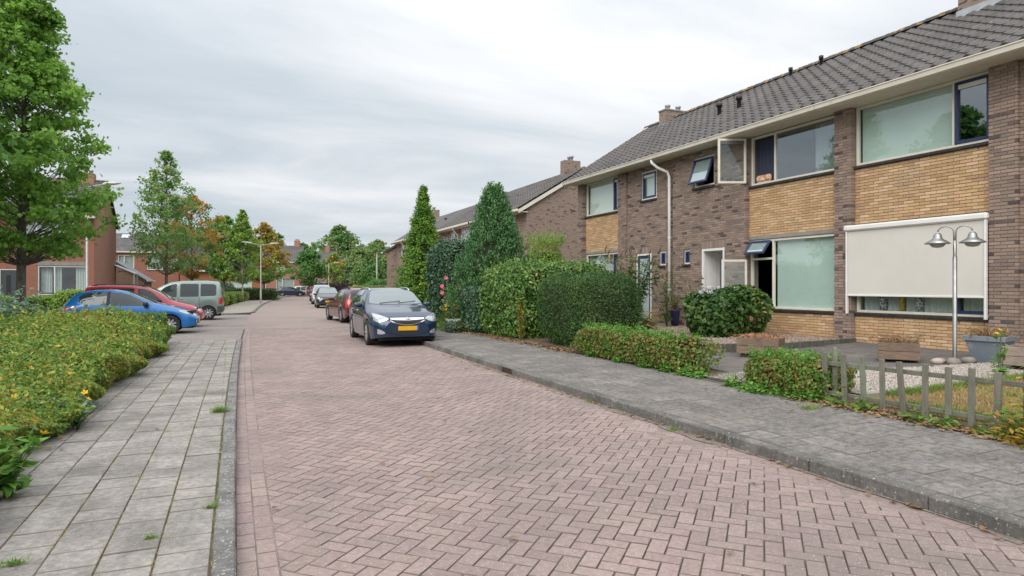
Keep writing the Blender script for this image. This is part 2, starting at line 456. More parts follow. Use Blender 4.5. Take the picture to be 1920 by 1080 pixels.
def paver_geo(poly, z=0.0, bev=.004, h=.035, tilt=(0, 0)):
    n = len(poly); cx = sum(p[0] for p in poly) / n; cy = sum(p[1] for p in poly) / n
    def zz(x, y): return z + tilt[0] * (x - cx) + tilt[1] * (y - cy)
    V = []
    for x, y in poly:
        dx, dy = x - cx, y - cy; l = math.hypot(dx, dy) or 1; k = max(0, 1 - bev * 1.5 / l)
        V.append((cx + dx * k, cy + dy * k, zz(x, y)))
    V += [(x, y, zz(x, y) - bev) for x, y in poly] + [(x, y, z - h) for x, y in poly]
    F = [tuple(range(n))] + [(i, i + n, (i + 1) % n + n, (i + 1) % n) for i in range(n)]
    F = [F[0]] + [(n + i, n + (i + 1) % n, (i + 1) % n, i) for i in range(n)] + [(2 * n + i, 2 * n + (i + 1) % n, n + (i + 1) % n, n + i) for i in range(n)]
    return V, F
def worn(name, V, F, m, edge_m):
    me = bpy.data.meshes.new(name); me.from_pydata(V, [], F); me.materials.append(m); me.materials.append(edge_m)
    me.polygons.foreach_set('material_index', [0] + [1] * (len(F) - 1)); return me
def add_worn(mb, V, F):
    k = len(mb.f); mb.add(V, F)
    for i in range(k + 1, len(mb.f)): mb.m[i] = 1
def undulate(x, y): return .0018 * math.sin(x * 1.9 + .6 * y) + .0012 * math.sin(2.7 * y - x)

pavers = []                                     # (depth, polygon, whole?)
G = .1068; J = .0056; a45 = R(45)
ud = (math.cos(a45), -math.sin(a45)); vd = (math.sin(a45), math.cos(a45))
def cell(u0, v0, u1, v1, j=J / 2):
    pts = [(u0 * G + j, v0 * G + j), (u1 * G - j, v0 * G + j), (u1 * G - j, v1 * G - j), (u0 * G + j, v1 * G - j)]
    return [(1.0 + p * ud[0] + q * vd[0], 1.0 + p * ud[1] + q * vd[1]) for p, q in pts]
for k in range(-170, 330):
    for m_ in range(-60, 90):
        for (u0, v0, u1, v1) in ((k, k + 4 * m_, k + 1, k + 4 * m_ + 2), (k + 1, k + 4 * m_, k + 3, k + 4 * m_ + 1)):
            uc, vc = (u0 + u1) / 2 * G, (v0 + v1) / 2 * G
            x = 1 + uc * ud[0] + vc * vd[0]; y = 1 + uc * ud[1] + vc * vd[1]
            if not (1.3 < y < NEAR and Lk(y) + .05 < x < Rk(y)): continue
            po = cell(u0, v0, u1, v1); lx = Lk(y) + .222; rx = Rk(y) - .116
            whole = all(lx < p[0] < rx for p in po)
            if not whole:
                po = clip_poly(clip_poly(po, -1, 0, -lx), 1, 0, rx)
                if len(po) < 3: continue
                ar = abs(sum(po[i][0] * po[(i + 1) % len(po)][1] - po[(i + 1) % len(po)][0] * po[i][1] for i in range(len(po)))) / 2
                if ar < .0012: continue
            pavers.append((depth(x, y), po, x, y))
y = 1.3
while y < NEAR:
    for (bx, bw) in ((.004, .105), (.113, .105)):
        o_ = .1 if bx > .05 else 0
        x0 = Lk(y) + bx; pavers.append((depth(x0, y + o_), [(x0, y + o_), (x0 + bw, y + o_), (x0 + bw, y + o_ + .211), (x0, y + o_ + .211)], x0 + .05, y + o_ + .1))
    x0 = Rk(y) - .112; pavers.append((depth(x0, y), [(x0, y), (x0 + .105, y), (x0 + .105, y + .211), (x0, y + .211)], x0 + .05, y + .1))
    y += .2155
pavers.sort(key=lambda t: t[0])
rest = MB(); cnt = 0
full = {}
for d, po, x, y in pavers:
    z = undulate(x, y) + random.uniform(-.0010, .0016); tl = (random.uniform(-.012, .012), random.uniform(-.012, .012))
    if cnt < 300 and in_view(x, y, 0, .0) and len(po) == 4:
        cx = sum(p[0] for p in po) / 4; cy = sum(p[1] for p in po) / 4
        V, F = paver_geo([(p[0] - cx, p[1] - cy) for p in po])
        key = tuple(round(c, 3) for v in V[:4] for c in v[:2])
        if key not in full:
            full[key] = worn('paver', V, F, M_PAVER, M_ARRIS)
        o = bpy.data.objects.new('paver', full[key]); COL.objects.link(o); o.parent = road
        o.location = (cx, cy, z); o.rotation_euler = (tl[1], -tl[0], random.uniform(-.012, .012)); cnt += 1
    else:
        V, F = paver_geo(po, z, tilt=tl); add_worn(rest, V, F)
stuff(put('paver_field', rest, [M_PAVER, M_ARRIS], road))

strip('sand', [2.3 + .12 * i for i in range(95)], lambda y: Rk(y) - max(.012, .055 + .05 * math.sin(y * 1.25 + .4) + .035 * math.sin(y * 3.9) + .02 * math.sin(y * 11.3)), lambda y: Rk(y) - .001, lambda x, y: .0045 + .006 * (x > Rk(y) - .005), mat('gutter_dirt', (.21, .175, .145), (.145, .12, .098), ns=6, rough=1, mottle=(45, .4), speck=(.32, .27, .22), speck_s=60, speck_t=.6))
# left pavement: tiles and kerb stones, raised a little above the road
LP0, LP1 = -8.0, 19.3
ys = [LP0 + i * (LP1 - LP0) / 20 for i in range(21)]
pave_l = strip('pavement', ys, lambda y: Lk(y) - 1.76, lambda y: Lk(y) - .02, .0525, mat('joint_moss', (.06, .05, .036), (.13, .10, .055), ns=7, rough=1))
V, F = paver_geo([(-.1335, -.1220), (.1335, -.1220), (.1335, .1220), (-.1335, .1220)], 0, .0035, .045); tile_me = worn('paving_tile', V, F, M_TILE, M_ARRIS_G)
y0 = 1.9; tl = []
for cidx in range(6):
    for r in range(71):
        y = y0 + r * .2495 + (0.125 if cidx % 2 else 0) + (.04 if cidx == 3 else 0)
        if y > LP1 - .1: continue
        x = Lk(y) - .128 - .137 - cidx * .2735
        tl.append((depth(x, y) if in_view(x, y, .06, .02) else 999, x, y))
tl.sort(); rest = MB()
for i, (d, x, y) in enumerate(tl[:300]):
    o = bpy.data.objects.new('paving_tile', tile_me); COL.objects.link(o); o.parent = pave_l
    o.location = (x, y, .060 + random.uniform(-.003, .003))
    o.rotation_euler = (random.uniform(-.010, .010), random.uniform(-.010, .010), random.uniform(-.008, .008) - .0016 * y * .6)
for d, x, y in tl[300:]:
    Vv, Ff = paver_geo([(x - .1335, y - .122), (x + .1335, y - .122), (x + .1335, y + .122), (x - .1335, y + .122)], .060 + random.uniform(-.003, .003), .0035, .045, tilt=(random.uniform(-.01, .01), random.uniform(-.01, .01))); add_worn(rest, Vv, Ff)
stuff(put('tile_field', rest, [M_TILE, M_ARRIS_G], pave_l))
kerb_l = strip('kerb', ys, lambda y: Lk(y) - .12, lambda y: Lk(y) - .006, .03, M_JOINT)
def kerb_stones(parent, face, side, y0, y1, length, w, z0, z1, m):
    y = y0
    while y < y1:
        b = MB(); ya, yb = y + .004, min(y + length, y1) - .004
        xa, xb = face((ya + yb) / 2) + (0 if side > 0 else -w), face((ya + yb) / 2) + (w if side > 0 else 0)
        dz = random.uniform(-.004, .004)
        b.cbox(-(xb - xa) / 2, -(yb - ya) / 2, z0 - z1, (xb - xa) / 2, (yb - ya) / 2, 0, .012)
        o = put('kerb_stone', b, m, parent, local=True)
        o.location = ((xa + xb) / 2 + random.uniform(-.003, .003), (ya + yb) / 2, z1 + dz)
        sl = (face(yb) - face(ya)) / (yb - ya); o.rotation_euler = (random.uniform(-.004, .004), 0, -math.atan(sl) + random.uniform(-.003, .003))
        y += length
kerb_stones(kerb_l, Lk, -1, 1.0, 19.4, 1.0, .118, -.03, .066, M_KERB)

# right pavement rising slightly towards the gardens
def zr(x, y): return .108 + max(0, x - Rk(y) - .12) * .026
ys = [-8 + i for i in range(71)]
def Gx(y): return 6.52 + .00075 * max(y - 8, 0) ** 2       # garden line
pave_r = strip('pavement', ys, lambda y: Rk(y) + .04, lambda y: Gx(y) + .02, lambda x, y: zr(x, y) - .0075, mat('joint_dark', (.075, .068, .058), (.12, .11, .09), ns=4, rough=1))
V, F = paver_geo([(-.1475, -.1475), (.1475, -.1475), (.1475, .1475), (-.1475, .1475)], 0, .004, .04); tile_dk = worn('paving_tile', V, F, M_TILE_DARK, M_ARRIS_D)
tr = []
for cidx in range(7):
    for r in range(80):
        y = 1.4 + r * .3025 + (0.15 if cidx % 2 else 0)
        x = Rk(y) + .135 + .153 + cidx * .3022
        if x > Gx(y) - .1: continue
        tr.append((depth(x, y) if in_view(x, y, .1, .02) else 999, x, y))
tr.sort(); rest = MB()
for i, (d, x, y) in enumerate(tr):
    z = zr(x, y) + random.uniform(-.0025, .0025)
    if i < 300 and d < 900:
        o = bpy.data.objects.new('paving_tile', tile_dk); COL.objects.link(o); o.parent = pave_r
        o.location = (x, y, z); o.rotation_euler = (random.uniform(-.006, .006), -.026 + random.uniform(-.006, .006), random.uniform(-.006, .006) - .0019 * y)
    else:
        Vv, Ff = paver_geo([(x - .1475, y - .1475), (x + .1475, y - .1475), (x + .1475, y + .1475), (x - .1475, y + .1475)], z, .003, .04, tilt=(.026, 0))
        add_worn(rest, Vv, Ff)
stuff(put('tile_field', rest, [M_TILE_DARK, M_ARRIS_D], pave_r))
kerb_r = strip('kerb', ys, lambda y: Rk(y) + .006, lambda y: Rk(y) + .12, .06, M_JOINT)
kerb_stones(kerb_r, Rk, 1, .9, 62, 1.0, .125, -.05, .112, M_KERB_DK)
dr = MB(); dr.box(Rk(10.4) - .012, 10.2, .005, Rk(10.4) + .03, 10.62, .10)
for k in range(5): dr.box(Rk(10.4) - .018, 10.22 + k * .085, .02, Rk(10.4) - .010, 10.25 + k * .085, .09, 1)
dob = put('drain_inlet', dr, [mat('iron_dark', (.02, .02, .02), rough=.7, metal=.3), mat('iron_rust', (.07, .05, .04), (.12, .07, .04), ns=20, rough=.8)])
tag(dob, 'dark iron drain inlet set in the right hand kerb', 'drain')

# parking bays on the left and the pavement beyond them
sheet('parking_bays', [(-5.3, 19.4), (Lk(19.4) - .06, 19.4), (Lk(28) - .06, 28), (Lk(37.4) - .06, 37.4), (-5.3, 37.4)], -.0045, M_BAY)
sheet('pavement', [(-7.2, 37.5), (-.4, 37.5), (.9, 38.1), (Lk(41) - .1, 41)] + [(Lk(y) - .1, y) for y in range(45, 141, 5)] + [(Lk(y) - 2.3, y) for y in range(140, 44, -5)] + [(Lk(42) - 2.6, 42), (-7.2, 40.5)], .058, mat('tile_far', (.30, .27, .24), (.25, .23, .21), ns=1.2, rough=.9, dirt=(.33, .28, .18), dirt_s=.5, dirt_lo=.5, dirt_hi=.7))
kb = MB()
path = [(-7.2, 37.45), (-.4, 37.45), (.5, 37.75), (1.0, 38.3), (1.35, 40)] + [(Lk(y), y) for y in range(42, 141, 4)]
kerb_far = bpy.data.objects.new('kerb', None); COL.objects.link(kerb_far); kerb_far['kind'] = 'structure'
for p, q in zip(path[:-1], path[1:]):
    d = Vector((q[0] - p[0], q[1] - p[1])); n_ = max(1, round(d.length / 1.0)) if p[1] < 60 else 1
    for k in range(n_):
        a_ = Vector(p) + d * (k / n_); e_ = Vector(p) + d * ((k + 1) / n_); u_ = d.normalized(); w_ = Vector((-u_.y, u_.x)) * .13
        b = MB(); b.prism([tuple(a_ + u_ * .004), tuple(e_ - u_ * .004), tuple(e_ - u_ * .004 + w_), tuple(a_ + u_ * .004 + w_)], -.03, .075)
        put('kerb_stone', b, M_KERB, kerb_far)
# planted bed at the left, gardens at the right
sheet('planting_bed', [(-14, -8), (-1.58, -8), (-1.58, 5), (Lk(12) - 1.66, 12), (Lk(19) - 1.66, 19.3), (-14, 19.3)], .045, M_SOIL)
def zg(x, y): return .172 + max(0, x - 6.5) * .0215
strip('garden_ground', [-8 + 2 * i for i in range(36)], lambda y: Gx(y) + .02, lambda y: 14.0, lambda x, y: zg(x, y) - .004, M_SOIL)
strip('garden_ground', [22 + 4 * i for i in range(28)], lambda y: 14.0, lambda y: 40.0, lambda x, y: .33, M_GROUND)
# ------------------------------------------------------------------ house materials
M_YEL = mat('brick_yellow', (.50, .30, .125), rough=.85, rnd=.16, hue=.02, bump=.4, bs=120, stops=[(0, (.485, .315, .17)), (.45, (.565, .36, .19)), (.8, (.59, .385, .21)), (1, (.63, .45, .29))], ns=2, ns_amp=.4,
            dirt=(.45, .33, .22), dirt_s=.7, dirt_lo=.58, dirt_hi=.85)
M_BRN = mat('brick_brown', (.2, .13, .1), rough=.85, rnd=.18, hue=.02, bump=.4, bs=120, ns=2,
            ns_amp=.2, stops=[(0, (.235, .18, .15)), (.3, (.27, .20, .165)), (.7, (.30, .215, .17)), (1, (.34, .25, .205))])
M_BRND = mat('brick_brown_dark', (.085, .066, .064), (.13, .095, .085), ns=9, rough=.8, rnd=.5, bump=.4, bs=120)
M_MORT = mat('mortar', (.25, .235, .21), (.20, .185, .165), ns=4, rough=.95)
M_MORT_BR = mat('mortar_brown', (.27, .235, .205), (.215, .185, .16), ns=4, rough=.95)
M_BRN_T = mat('brown_brickwork_far', (.31, .225, .18), (.26, .19, .155), ns=1.2, rough=.9, brick=(.22, .0625, (.28, .245, .21), (.16, .12, .105)), grain=((4.5, 4.5, 15), 1.0, (.085, .065, .062), .62, .66))
M_RED_T = mat('red_brickwork_far', (.34, .13, .085), (.29, .115, .08), ns=1.0, rough=.9, brick=(.22, .0625, (.32, .25, .21), (.22, .08, .055)))
M_RED_P = mat('red_brickwork_pale', (.40, .195, .145), (.35, .165, .125), ns=.8, rough=.9, brick=(.22, .0625, (.33, .22, .18), (.26, .09, .065)))
M_ORG_T = mat('orange_brickwork_far', (.42, .17, .085), (.34, .13, .07), ns=1.0, rough=.9, brick=(.22, .0625, (.28, .18, .13), (.24, .075, .035)))
M_YEL_T = mat('yellow_panel_far', (.47, .31, .16), (.42, .28, .15), ns=2, rough=.9, brick=(.22, .0625, (.30, .26, .2), (.42, .26, .12)))
M_CREAM = mat('paint_cream', (.74, .70, .60), (.68, .64, .55), ns=3, rough=.45, dirt=(.55, .51, .42), dirt_s=2.5, dirt_lo=.60, dirt_hi=.8)
M_WHITE = mat('paint_white', (.80, .79, .77), (.75, .74, .72), ns=4, rough=.4)
M_BLUE = mat('paint_navy', (.02, .033, .095), (.025, .04, .12), ns=5, rough=.35)
M_CONC = mat('concrete_lintel', (.30, .285, .26), (.24, .225, .205), ns=3, rough=.9, bump=.4, bs=60)
M_SILL = mat('sill_tile', (.045, .038, .036), (.03, .026, .026), ns=6, rough=.5, rnd=.3)
M_RTILE = mat('roof_tile_grey', (.105, .096, .092), (.08, .074, .073), ns=.9, rough=.75, rnd=.28, bump=.4, bs=90, speck=(.34, .18, .04), speck_s=8, speck_t=.71, dirt=(.12, .112, .105), dirt_s=1.4, dirt_lo=.52, dirt_hi=.75)
M_RIDGE = mat('ridge_tile_lichen', (.10, .09, .08), (.07, .065, .065), ns=4, rough=.8, rnd=.3, speck=(.36, .22, .07), speck_s=7, speck_t=.56)
M_RDECK = mat('roof_deck', (.045, .042, .042), rough=.9)
M_ROOF_T = mat('roof_far', (.10, .095, .095), (.075, .07, .072), ns=.8, rough=.8, rnd=.3, dirt=(.13, .12, .105), dirt_s=.9)
M_GUT = mat('gutter_plastic', (.72, .68, .60), (.66, .62, .54), ns=2, rough=.45, dirt=(.5, .45, .36), dirt_s=3, dirt_lo=.58, dirt_hi=.8)
M_ZINC = mat('zinc', (.42, .44, .46), (.34, .36, .38), ns=5, rough=.5, metal=.5)
M_BLK = mat('black_plastic', (.018, .018, .02), rough=.5)
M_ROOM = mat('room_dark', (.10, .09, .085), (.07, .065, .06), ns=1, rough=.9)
M_BLIND = mat('blind_green', (.63, .70, .685), (.60, .67, .66), ns=2, rough=.85, bump=.15, bs=200)
M_BLINDW = mat('blind_white', (.80, .81, .80), (.76, .77, .77), ns=2, rough=.85)
M_CURT = mat('curtain_sheer', (.66, .66, .66), (.58, .58, .60), ns=3, rough=.9)
M_CURTD = mat('curtain_navy', (.05, .06, .10), rough=.9)
M_SCREEN = mat('screen_fabric', (.66, .635, .58), (.63, .605, .55), ns=1.2, rough=.9, bump=.2, bs=300)
M_DOORG = mat('door_grey', (.06, .065, .075), rough=.4)
M_GLASS = glass_mat('window_glass', (.93, .97, .95), .07)
M_GLASS2 = glass_mat('window_glass_mirror', (.82, .88, .88), .16)

def rect_minus(a0, a1, z0, z1, holes):
    A = sorted({a0, a1, *[min(max(h[0], a0), a1) for h in holes], *[min(max(h[1], a0), a1) for h in holes]})
    Z = sorted({z0, z1, *[min(max(h[2], z0), z1) for h in holes], *[min(max(h[3], z0), z1) for h in holes]})
    out = []
    for i in range(len(A) - 1):
        run = None
        for j in range(len(Z) - 1):
            ac, zc = (A[i] + A[i + 1]) / 2, (Z[j] + Z[j + 1]) / 2
            if any(h[0] < ac < h[1] and h[2] < zc < h[3] for h in holes):
                if run: out.append(run); run = None
            elif run: run = (run[0], run[1], run[2], Z[j + 1])
            else: run = (A[i], A[i + 1], Z[j], Z[j + 1])
        if run: out.append(run)
    return out

class Face:
    """wall coordinates: a along the wall, d inwards, z up; facing -X ('x') or -Y ('y')"""
    def __init__(s, kind, plane): s.k = kind; s.p = plane
    def pt(s, a, d, z): return (s.p + d, a, z) if s.k == 'x' else (a, s.p + d, z)
    def box(s, mb, a0, a1, d0, d1, z0, z1, c=0, mi=0):
        (x0, y0, _), (x1, y1, _) = s.pt(a0, d0, 0), s.pt(a1, d1, 0)
        if c: mb.cbox(x0, y0, z0, x1, y1, z1, c, mi)
        else: mb.box(x0, y0, z0, x1, y1, z1, mi)
    def frame(s, mb, a0, a1, z0, z1, w, d0, d1, c=.004, mi=0):
        s.box(mb, a0, a0 + w, d0, d1, z0, z1, c, mi); s.box(mb, a1 - w, a1, d0, d1, z0, z1, c, mi)
        s.box(mb, a0 + w, a1 - w, d0 + .001, d1 - .001, z0, z0 + w, c, mi); s.box(mb, a0 + w, a1 - w, d0 + .001, d1 - .001, z1 - w, z1, c, mi)

def wavy(F, a0, a1, z0, z1, d, amp=.03, per=.13):
    mb = MB(); n = max(6, int((a1 - a0) / per * 8)); V = []; Fc = []
    for i in range(n + 1):
        a = a0 + (a1 - a0) * i / n; w = d + amp * math.sin(a / per * 6.283 + math.sin(a * 3)) 
        V += [F.pt(a, w, z0), F.pt(a, w, z1)]
        if i: Fc.append((2 * i - 2, 2 * i, 2 * i + 1, 2 * i - 1))
    mb.add(V, Fc, 0, True); return mb

def window(parent, F, a0, a1, z0, z1, cells, d=.02, w=.055, frame_m=None, sill=True, sill_d=-.06, sill_ext=.03, label=None):
    """cells: dicts a0,a1,z0,z1, sash (bool), glass, behind='blind'|'blindw'|'curtain'|'navy'|'half'|None, open=True (nothing in the cell)"""
    mb = MB(); F.frame(mb, a0, a1, z0, z1, w, d, d + .075)
    A = sorted({round(c['a0'], 3) for c in cells} | {round(c['a1'], 3) for c in cells})
    for c in cells:
        if c['a1'] < a1 - .01: F.box(mb, c['a1'] - w / 2, c['a1'] + w / 2, d + .002, d + .073, max(z0 + w, c['z0']), min(z1 - w, c['z1']), .004)
        if c['z1'] < z1 - .01: F.box(mb, max(a0 + w, c['a0'] + w / 2), min(a1 - w, c['a1'] - w / 2), d + .003, d + .072, c['z1'] - w / 2, c['z1'] + w / 2, .004)
    win = put('window', mb, frame_m or M_CREAM, parent)
    if label: win['label'] = label
    for c in cells:
        ga0 = c['a0'] + (w if c['a0'] <= a0 + .01 else w / 2); ga1 = c['a1'] - (w if c['a1'] >= a1 - .01 else w / 2)
        gz0 = c['z0'] + (w if c['z0'] <= z0 + .01 else w / 2); gz1 = c['z1'] - (w if c['z1'] >= z1 - .01 else w / 2)
        dd = d + .03
        if c.get('sash'):
            sm = MB(); F.frame(sm, ga0 + .002, ga1 - .002, gz0 + .002, gz1 - .002, .055, d - .02, d + .05)
            put('sash', sm, c.get('sm', M_BLUE), win)
            if c.get('vent'):
                vm = MB(); F.box(vm, ga0 + .058, ga1 - .058, d - .005, d + .03, gz1 - .145, gz1 - .06, .006); put('vent_grille', vm, M_WHITE, win)
            ga0 += .055; ga1 -= .055; gz0 += .055; gz1 -= .055
        if not c.get('open'):
            g = MB(); F.box(g, ga0, ga1, dd, dd + .006, gz0, gz1); put('pane', g, c.get('glass', M_GLASS), win)
        b = c.get('behind')
        if b in ('blind', 'blindw'):
            g = MB(); t = c.get('gap', .02); F.box(g, ga0 + t, ga1 - .01, dd + .09, dd + .094, gz0 - .02, gz1 + .02); put('blind', g, M_BLIND if b == 'blind' else M_BLINDW, win)
        elif b == 'curtain': put('curtain', wavy(F, ga0 - .02, ga1 + .02, gz0 - .02, gz1 + .02, dd + .14), M_CURT, win)
        elif b == 'sides':
            q = (ga1 - ga0)
            put('curtain', wavy(F, ga0 - .02, ga0 + q * .26, gz0 - .02, gz1 + .02, dd + .14), M_CURT, win)
            put('curtain', wavy(F, ga1 - q * .34, ga1 + .02, gz0 - .02, gz1 + .02, dd + .14), M_CURT, win)
        elif b == 'navy': put('curtain', wavy(F, ga0 + .25 * (ga1 - ga0), ga1 + .02, gz0 - .02, gz1 + .02, dd + .16), M_CURTD, win)
        elif b == 'right': put('curtain', wavy(F, ga0 + .1, ga0 + .45 * (ga1 - ga0), gz0 - .02, gz1 + .02, dd + .25), M_CURT, win)
    if sill:
        sm = MB(); a = a0 - sill_ext
        while a < a1 + sill_ext - .01:
            e = min(a + .105, a1 + sill_ext); F.box(sm, a + .003, e - .003, sill_d, d + .03, z0 - .065, z0 - .006, .006); a += .105
        put('sill', sm, M_SILL, win)
    return win

class Bricks:
    """running-bond bricks in front of a mortar face"""
    def __init__(s): s.b = []
    def area(s, F, a0, a1, z0, z1, holes, m, dep=.02, proud=0.0, zb=.303, L=.222, H=.0632, lap0=0):
        r = 0; z = zb
        while z < z1:
            zt = z + H
            if zt > z0 + .02:
                zc = (z + zt) / 2
                seg = [(a0, a1)]
                for h in holes:
                    if h[2] - .02 < zc < h[3] + .02:
                        ns = []
                        for p, q in seg:
                            if h[1] <= p or h[0] >= q: ns.append((p, q)); continue
                            if h[0] > p: ns.append((p, h[0]))
                            if h[1] < q: ns.append((h[1], q))
                        seg = ns
                for p, q in seg:
                    k = math.floor((p - lap0) / L) - 1
                    while True:
                        st = lap0 + k * L + (L / 2 if r % 2 else 0)
                        if st > q: break
                        b0, b1 = max(st + .006, p), min(st + L - .006, q)
                        if b1 - b0 > .02: s.b.append((F, b0, b1, max(z + .006, z0), min(zt - .006, z1), proud, dep, M_BRND if m is M_BRN and random.random() < .075 else m))
                        k += 1
            r += 1; z += H
    def build(s, wall, n_single=300):
        def key(b):
            x, y, _ = b[0].pt((b[1] + b[2]) / 2, 0, 0); zc = (b[3] + b[4]) / 2
            return (0 if in_view(x, y, zc, 0) and b[2] - b[1] > .09 else 1, depth(x, y) + .8 * abs(zc - 1.5))
        s.b.sort(key=key); unit_me = {}
        groups = {}
        for i, (F, a0, a1, z0, z1, pr, dep, m) in enumerate(s.b):
            j = random.uniform(-.0025, .0025)
            if i < n_single:
                kx = (m.name, F.k)
                if kx not in unit_me:
                    b = MB(); 
                    if F.k == 'x': b.cbox(0, -.5, -.5, 1, .5, .5, .02)
                    else: b.cbox(-.5, 0, -.5, .5, 1, .5, .02)
                    me = b.mesh('brick'); me.materials.append(m); unit_me[kx] = me
                o = put('brick', unit_me[kx], None, wall)
                o.location = F.pt((a0 + a1) / 2, pr + j, (z0 + z1) / 2)
                o.scale = (dep, a1 - a0, z1 - z0) if F.k == 'x' else (a1 - a0, dep, z1 - z0)
            else:
                g = groups.setdefault(m.name, (MB(), m))[0]
                (x0, y0, _), (x1, y1, _) = F.pt(a0, pr + j, 0), F.pt(a1, pr + dep, 0)
                V = [(x0, y0, z0), (x1, y0, z0), (x1, y1, z0), (x0, y1, z0), (x0, y0, z1), (x1, y0, z1), (x1, y1, z1), (x0, y1, z1)]
                g.add(V, [(0, 3, 2, 1), (4, 5, 6, 7), (0, 1, 5, 4), (2, 3, 7, 6), (3, 0, 4, 7) if F.k == 'x' else (1, 2, 6, 5)])
        for g, m in groups.values(): stuff(put('brickwork', g, m, wall))

def tile_shape(w=.30, l=.40, th=.032, rise=.050):
    us = (0, .12, .32, .52, .64, .76, .88, 1.0); zs = (.30, .06, 0, .08, .55, 1.0, .8, .30)
    V = []; 
    for u, z in zip(us, zs): V += [(u * w, 0, z * rise + th), (u * w, l, z * rise + .002), (u * w, 0, z * rise)]
    F = []
    for i in range(len(us) - 1):
        a, b = i * 3, i * 3 + 3; F += [(a, b, b + 1, a + 1), (a + 2, b + 2, b, a)]
    return V, F
TV, TF = tile_shape()
def roof_matrix(origin, udir, vdir):
    u = Vector(udir).normalized(); v = Vector(vdir).normalized(); n = u.cross(v)
    M = Matrix((u, v, n)).transposed().to_4x4(); M.translation = Vector(origin); return M
def tiled_slope(roof, origin, udir, vdir, width, length, m, single=True, cw=.30, ex=.33, limit=300, tv=None):
    me = bpy.data.meshes.new('roof_tile'); me.from_pydata(TV, [], TF); me.materials.append(m)
    B = roof_matrix(origin, udir, vdir); nc = int(width / cw + .3); cwf = width / nc; nr = int(length / ex + .5); exf = length / nr
    rest = MB(); k = 0
    for r in range(nr):
        for c in range(nc):
            M = B @ Matrix.Translation((c * cwf + random.uniform(-.003, .003), r * exf, .012 + random.uniform(0, .004))) @ Matrix.Rotation(random.uniform(-.008, .008), 4, 'Z')
            if single and k < limit:
                o = put('roof_tile', me, None, roof); o.matrix_basis = M; k += 1
            else: rest.add([tuple(M @ Vector(p)) for p in TV], TF)
    if rest.v: stuff(put('tile_field', rest, m, roof))
def ridge(roof, p, q, rad=.11, m=None, single=True, step=.36):
    p, q = Vector(p), Vector(q); n = max(1, round((q - p).length / step)); d = (q - p) / n
    side = Vector((d.y, -d.x, 0)).normalized(); allb = MB()
    for k in range(n):
        b = MB() if single else allb; a_ = p + d * k; e_ = p + d * (k + 1.06); V = []; z_ = random.uniform(-.006, .006)
        for pt, rr in ((a_, rad), (e_, rad * .9)):
            for j in range(7):
                t = math.pi * j / 6; V.append(tuple(pt + side * (math.cos(t) * rr * 1.25) + Vector((0, 0, math.sin(t) * rr + z_ - .03))))
        V += [tuple(Vector(v) + Vector((0, 0, -.015))) for v in V[:7]]
        F = [(j, j + 1, j + 8, j + 7) for j in range(6)] + [(14 + j, 15 + j, j + 1, j) for j in range(6)]
        b.add(V, F, 0, False)
        if single: put('ridge_tile', b, m, roof)
    if not single: put('ridge', allb, m, roof)
def chimney(roof, x0, x1, y0, y1, z0, z1, m, pots=2, flash=True, along='x'):
    b = MB(); b.box(x0, y0, z0, x1, y1, z1); ch = put('chimney', b, m, roof)
    b = MB(); b.cbox(x0 - .03, y0 - .03, z1 + .001, x1 + .03, y1 + .03, z1 + .06, .01); put('cap', b, M_CONC, ch)
    for k in range(pots):
        t = (k + .5) / pots; px = x0 + (x1 - x0) * (t if along == 'x' else .5); py = y0 + (y1 - y0) * (t if along != 'x' else .5)
        b = MB(); b.lathe([(.09, 0), (.09, .13), (.11, .14), (.11, .2), (.07, .22), (.0, .22)], (px, py, z1 + .06), 12); put('flue_pot', b, M_ZINC, ch)
    return ch

# ------------------------------------------------------------------ the terrace on the right: three houses
D = 12.63                    # face of the yellow panels
XW, XF = 12.565, 12.50       # face of the brown walls and of the piers
EAVE_X, EAVE_Z, RIDGE_X, RIDGE_Z = 12.06, 5.585, 15.9, 8.02
FD = Face('x', D)
def shell(root, y0, y1, openings, gable=None):
    """mortar-coloured core of the house with its openings, floors and back"""
    b = MB()
    for (p, q, z0, z1) in rect_minus(y0, y1, 0.0, 5.46, openings): b.box(D + .012, p, z0, D + .28, q, z1)
    wall = put('wall', b, M_MORT, root)
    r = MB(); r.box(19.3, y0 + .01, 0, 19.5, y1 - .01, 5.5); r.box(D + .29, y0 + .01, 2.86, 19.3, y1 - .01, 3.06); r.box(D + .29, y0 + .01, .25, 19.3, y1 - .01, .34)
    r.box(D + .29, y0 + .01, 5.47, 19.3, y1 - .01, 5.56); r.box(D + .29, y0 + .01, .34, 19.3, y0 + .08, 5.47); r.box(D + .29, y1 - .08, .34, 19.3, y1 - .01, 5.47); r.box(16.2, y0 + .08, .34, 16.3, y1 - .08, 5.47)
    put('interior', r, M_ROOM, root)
    return wall
def brown_core(wall, y0, y1, z0, z1, holes, x):
    b = MB()
    for (p, q, a, c) in rect_minus(y0 + .012, y1 - .012, z0, z1, holes): b.box(x + .010, p, a, D + .011, q, c)
    put('wall_core', b, M_MORT_BR, wall)
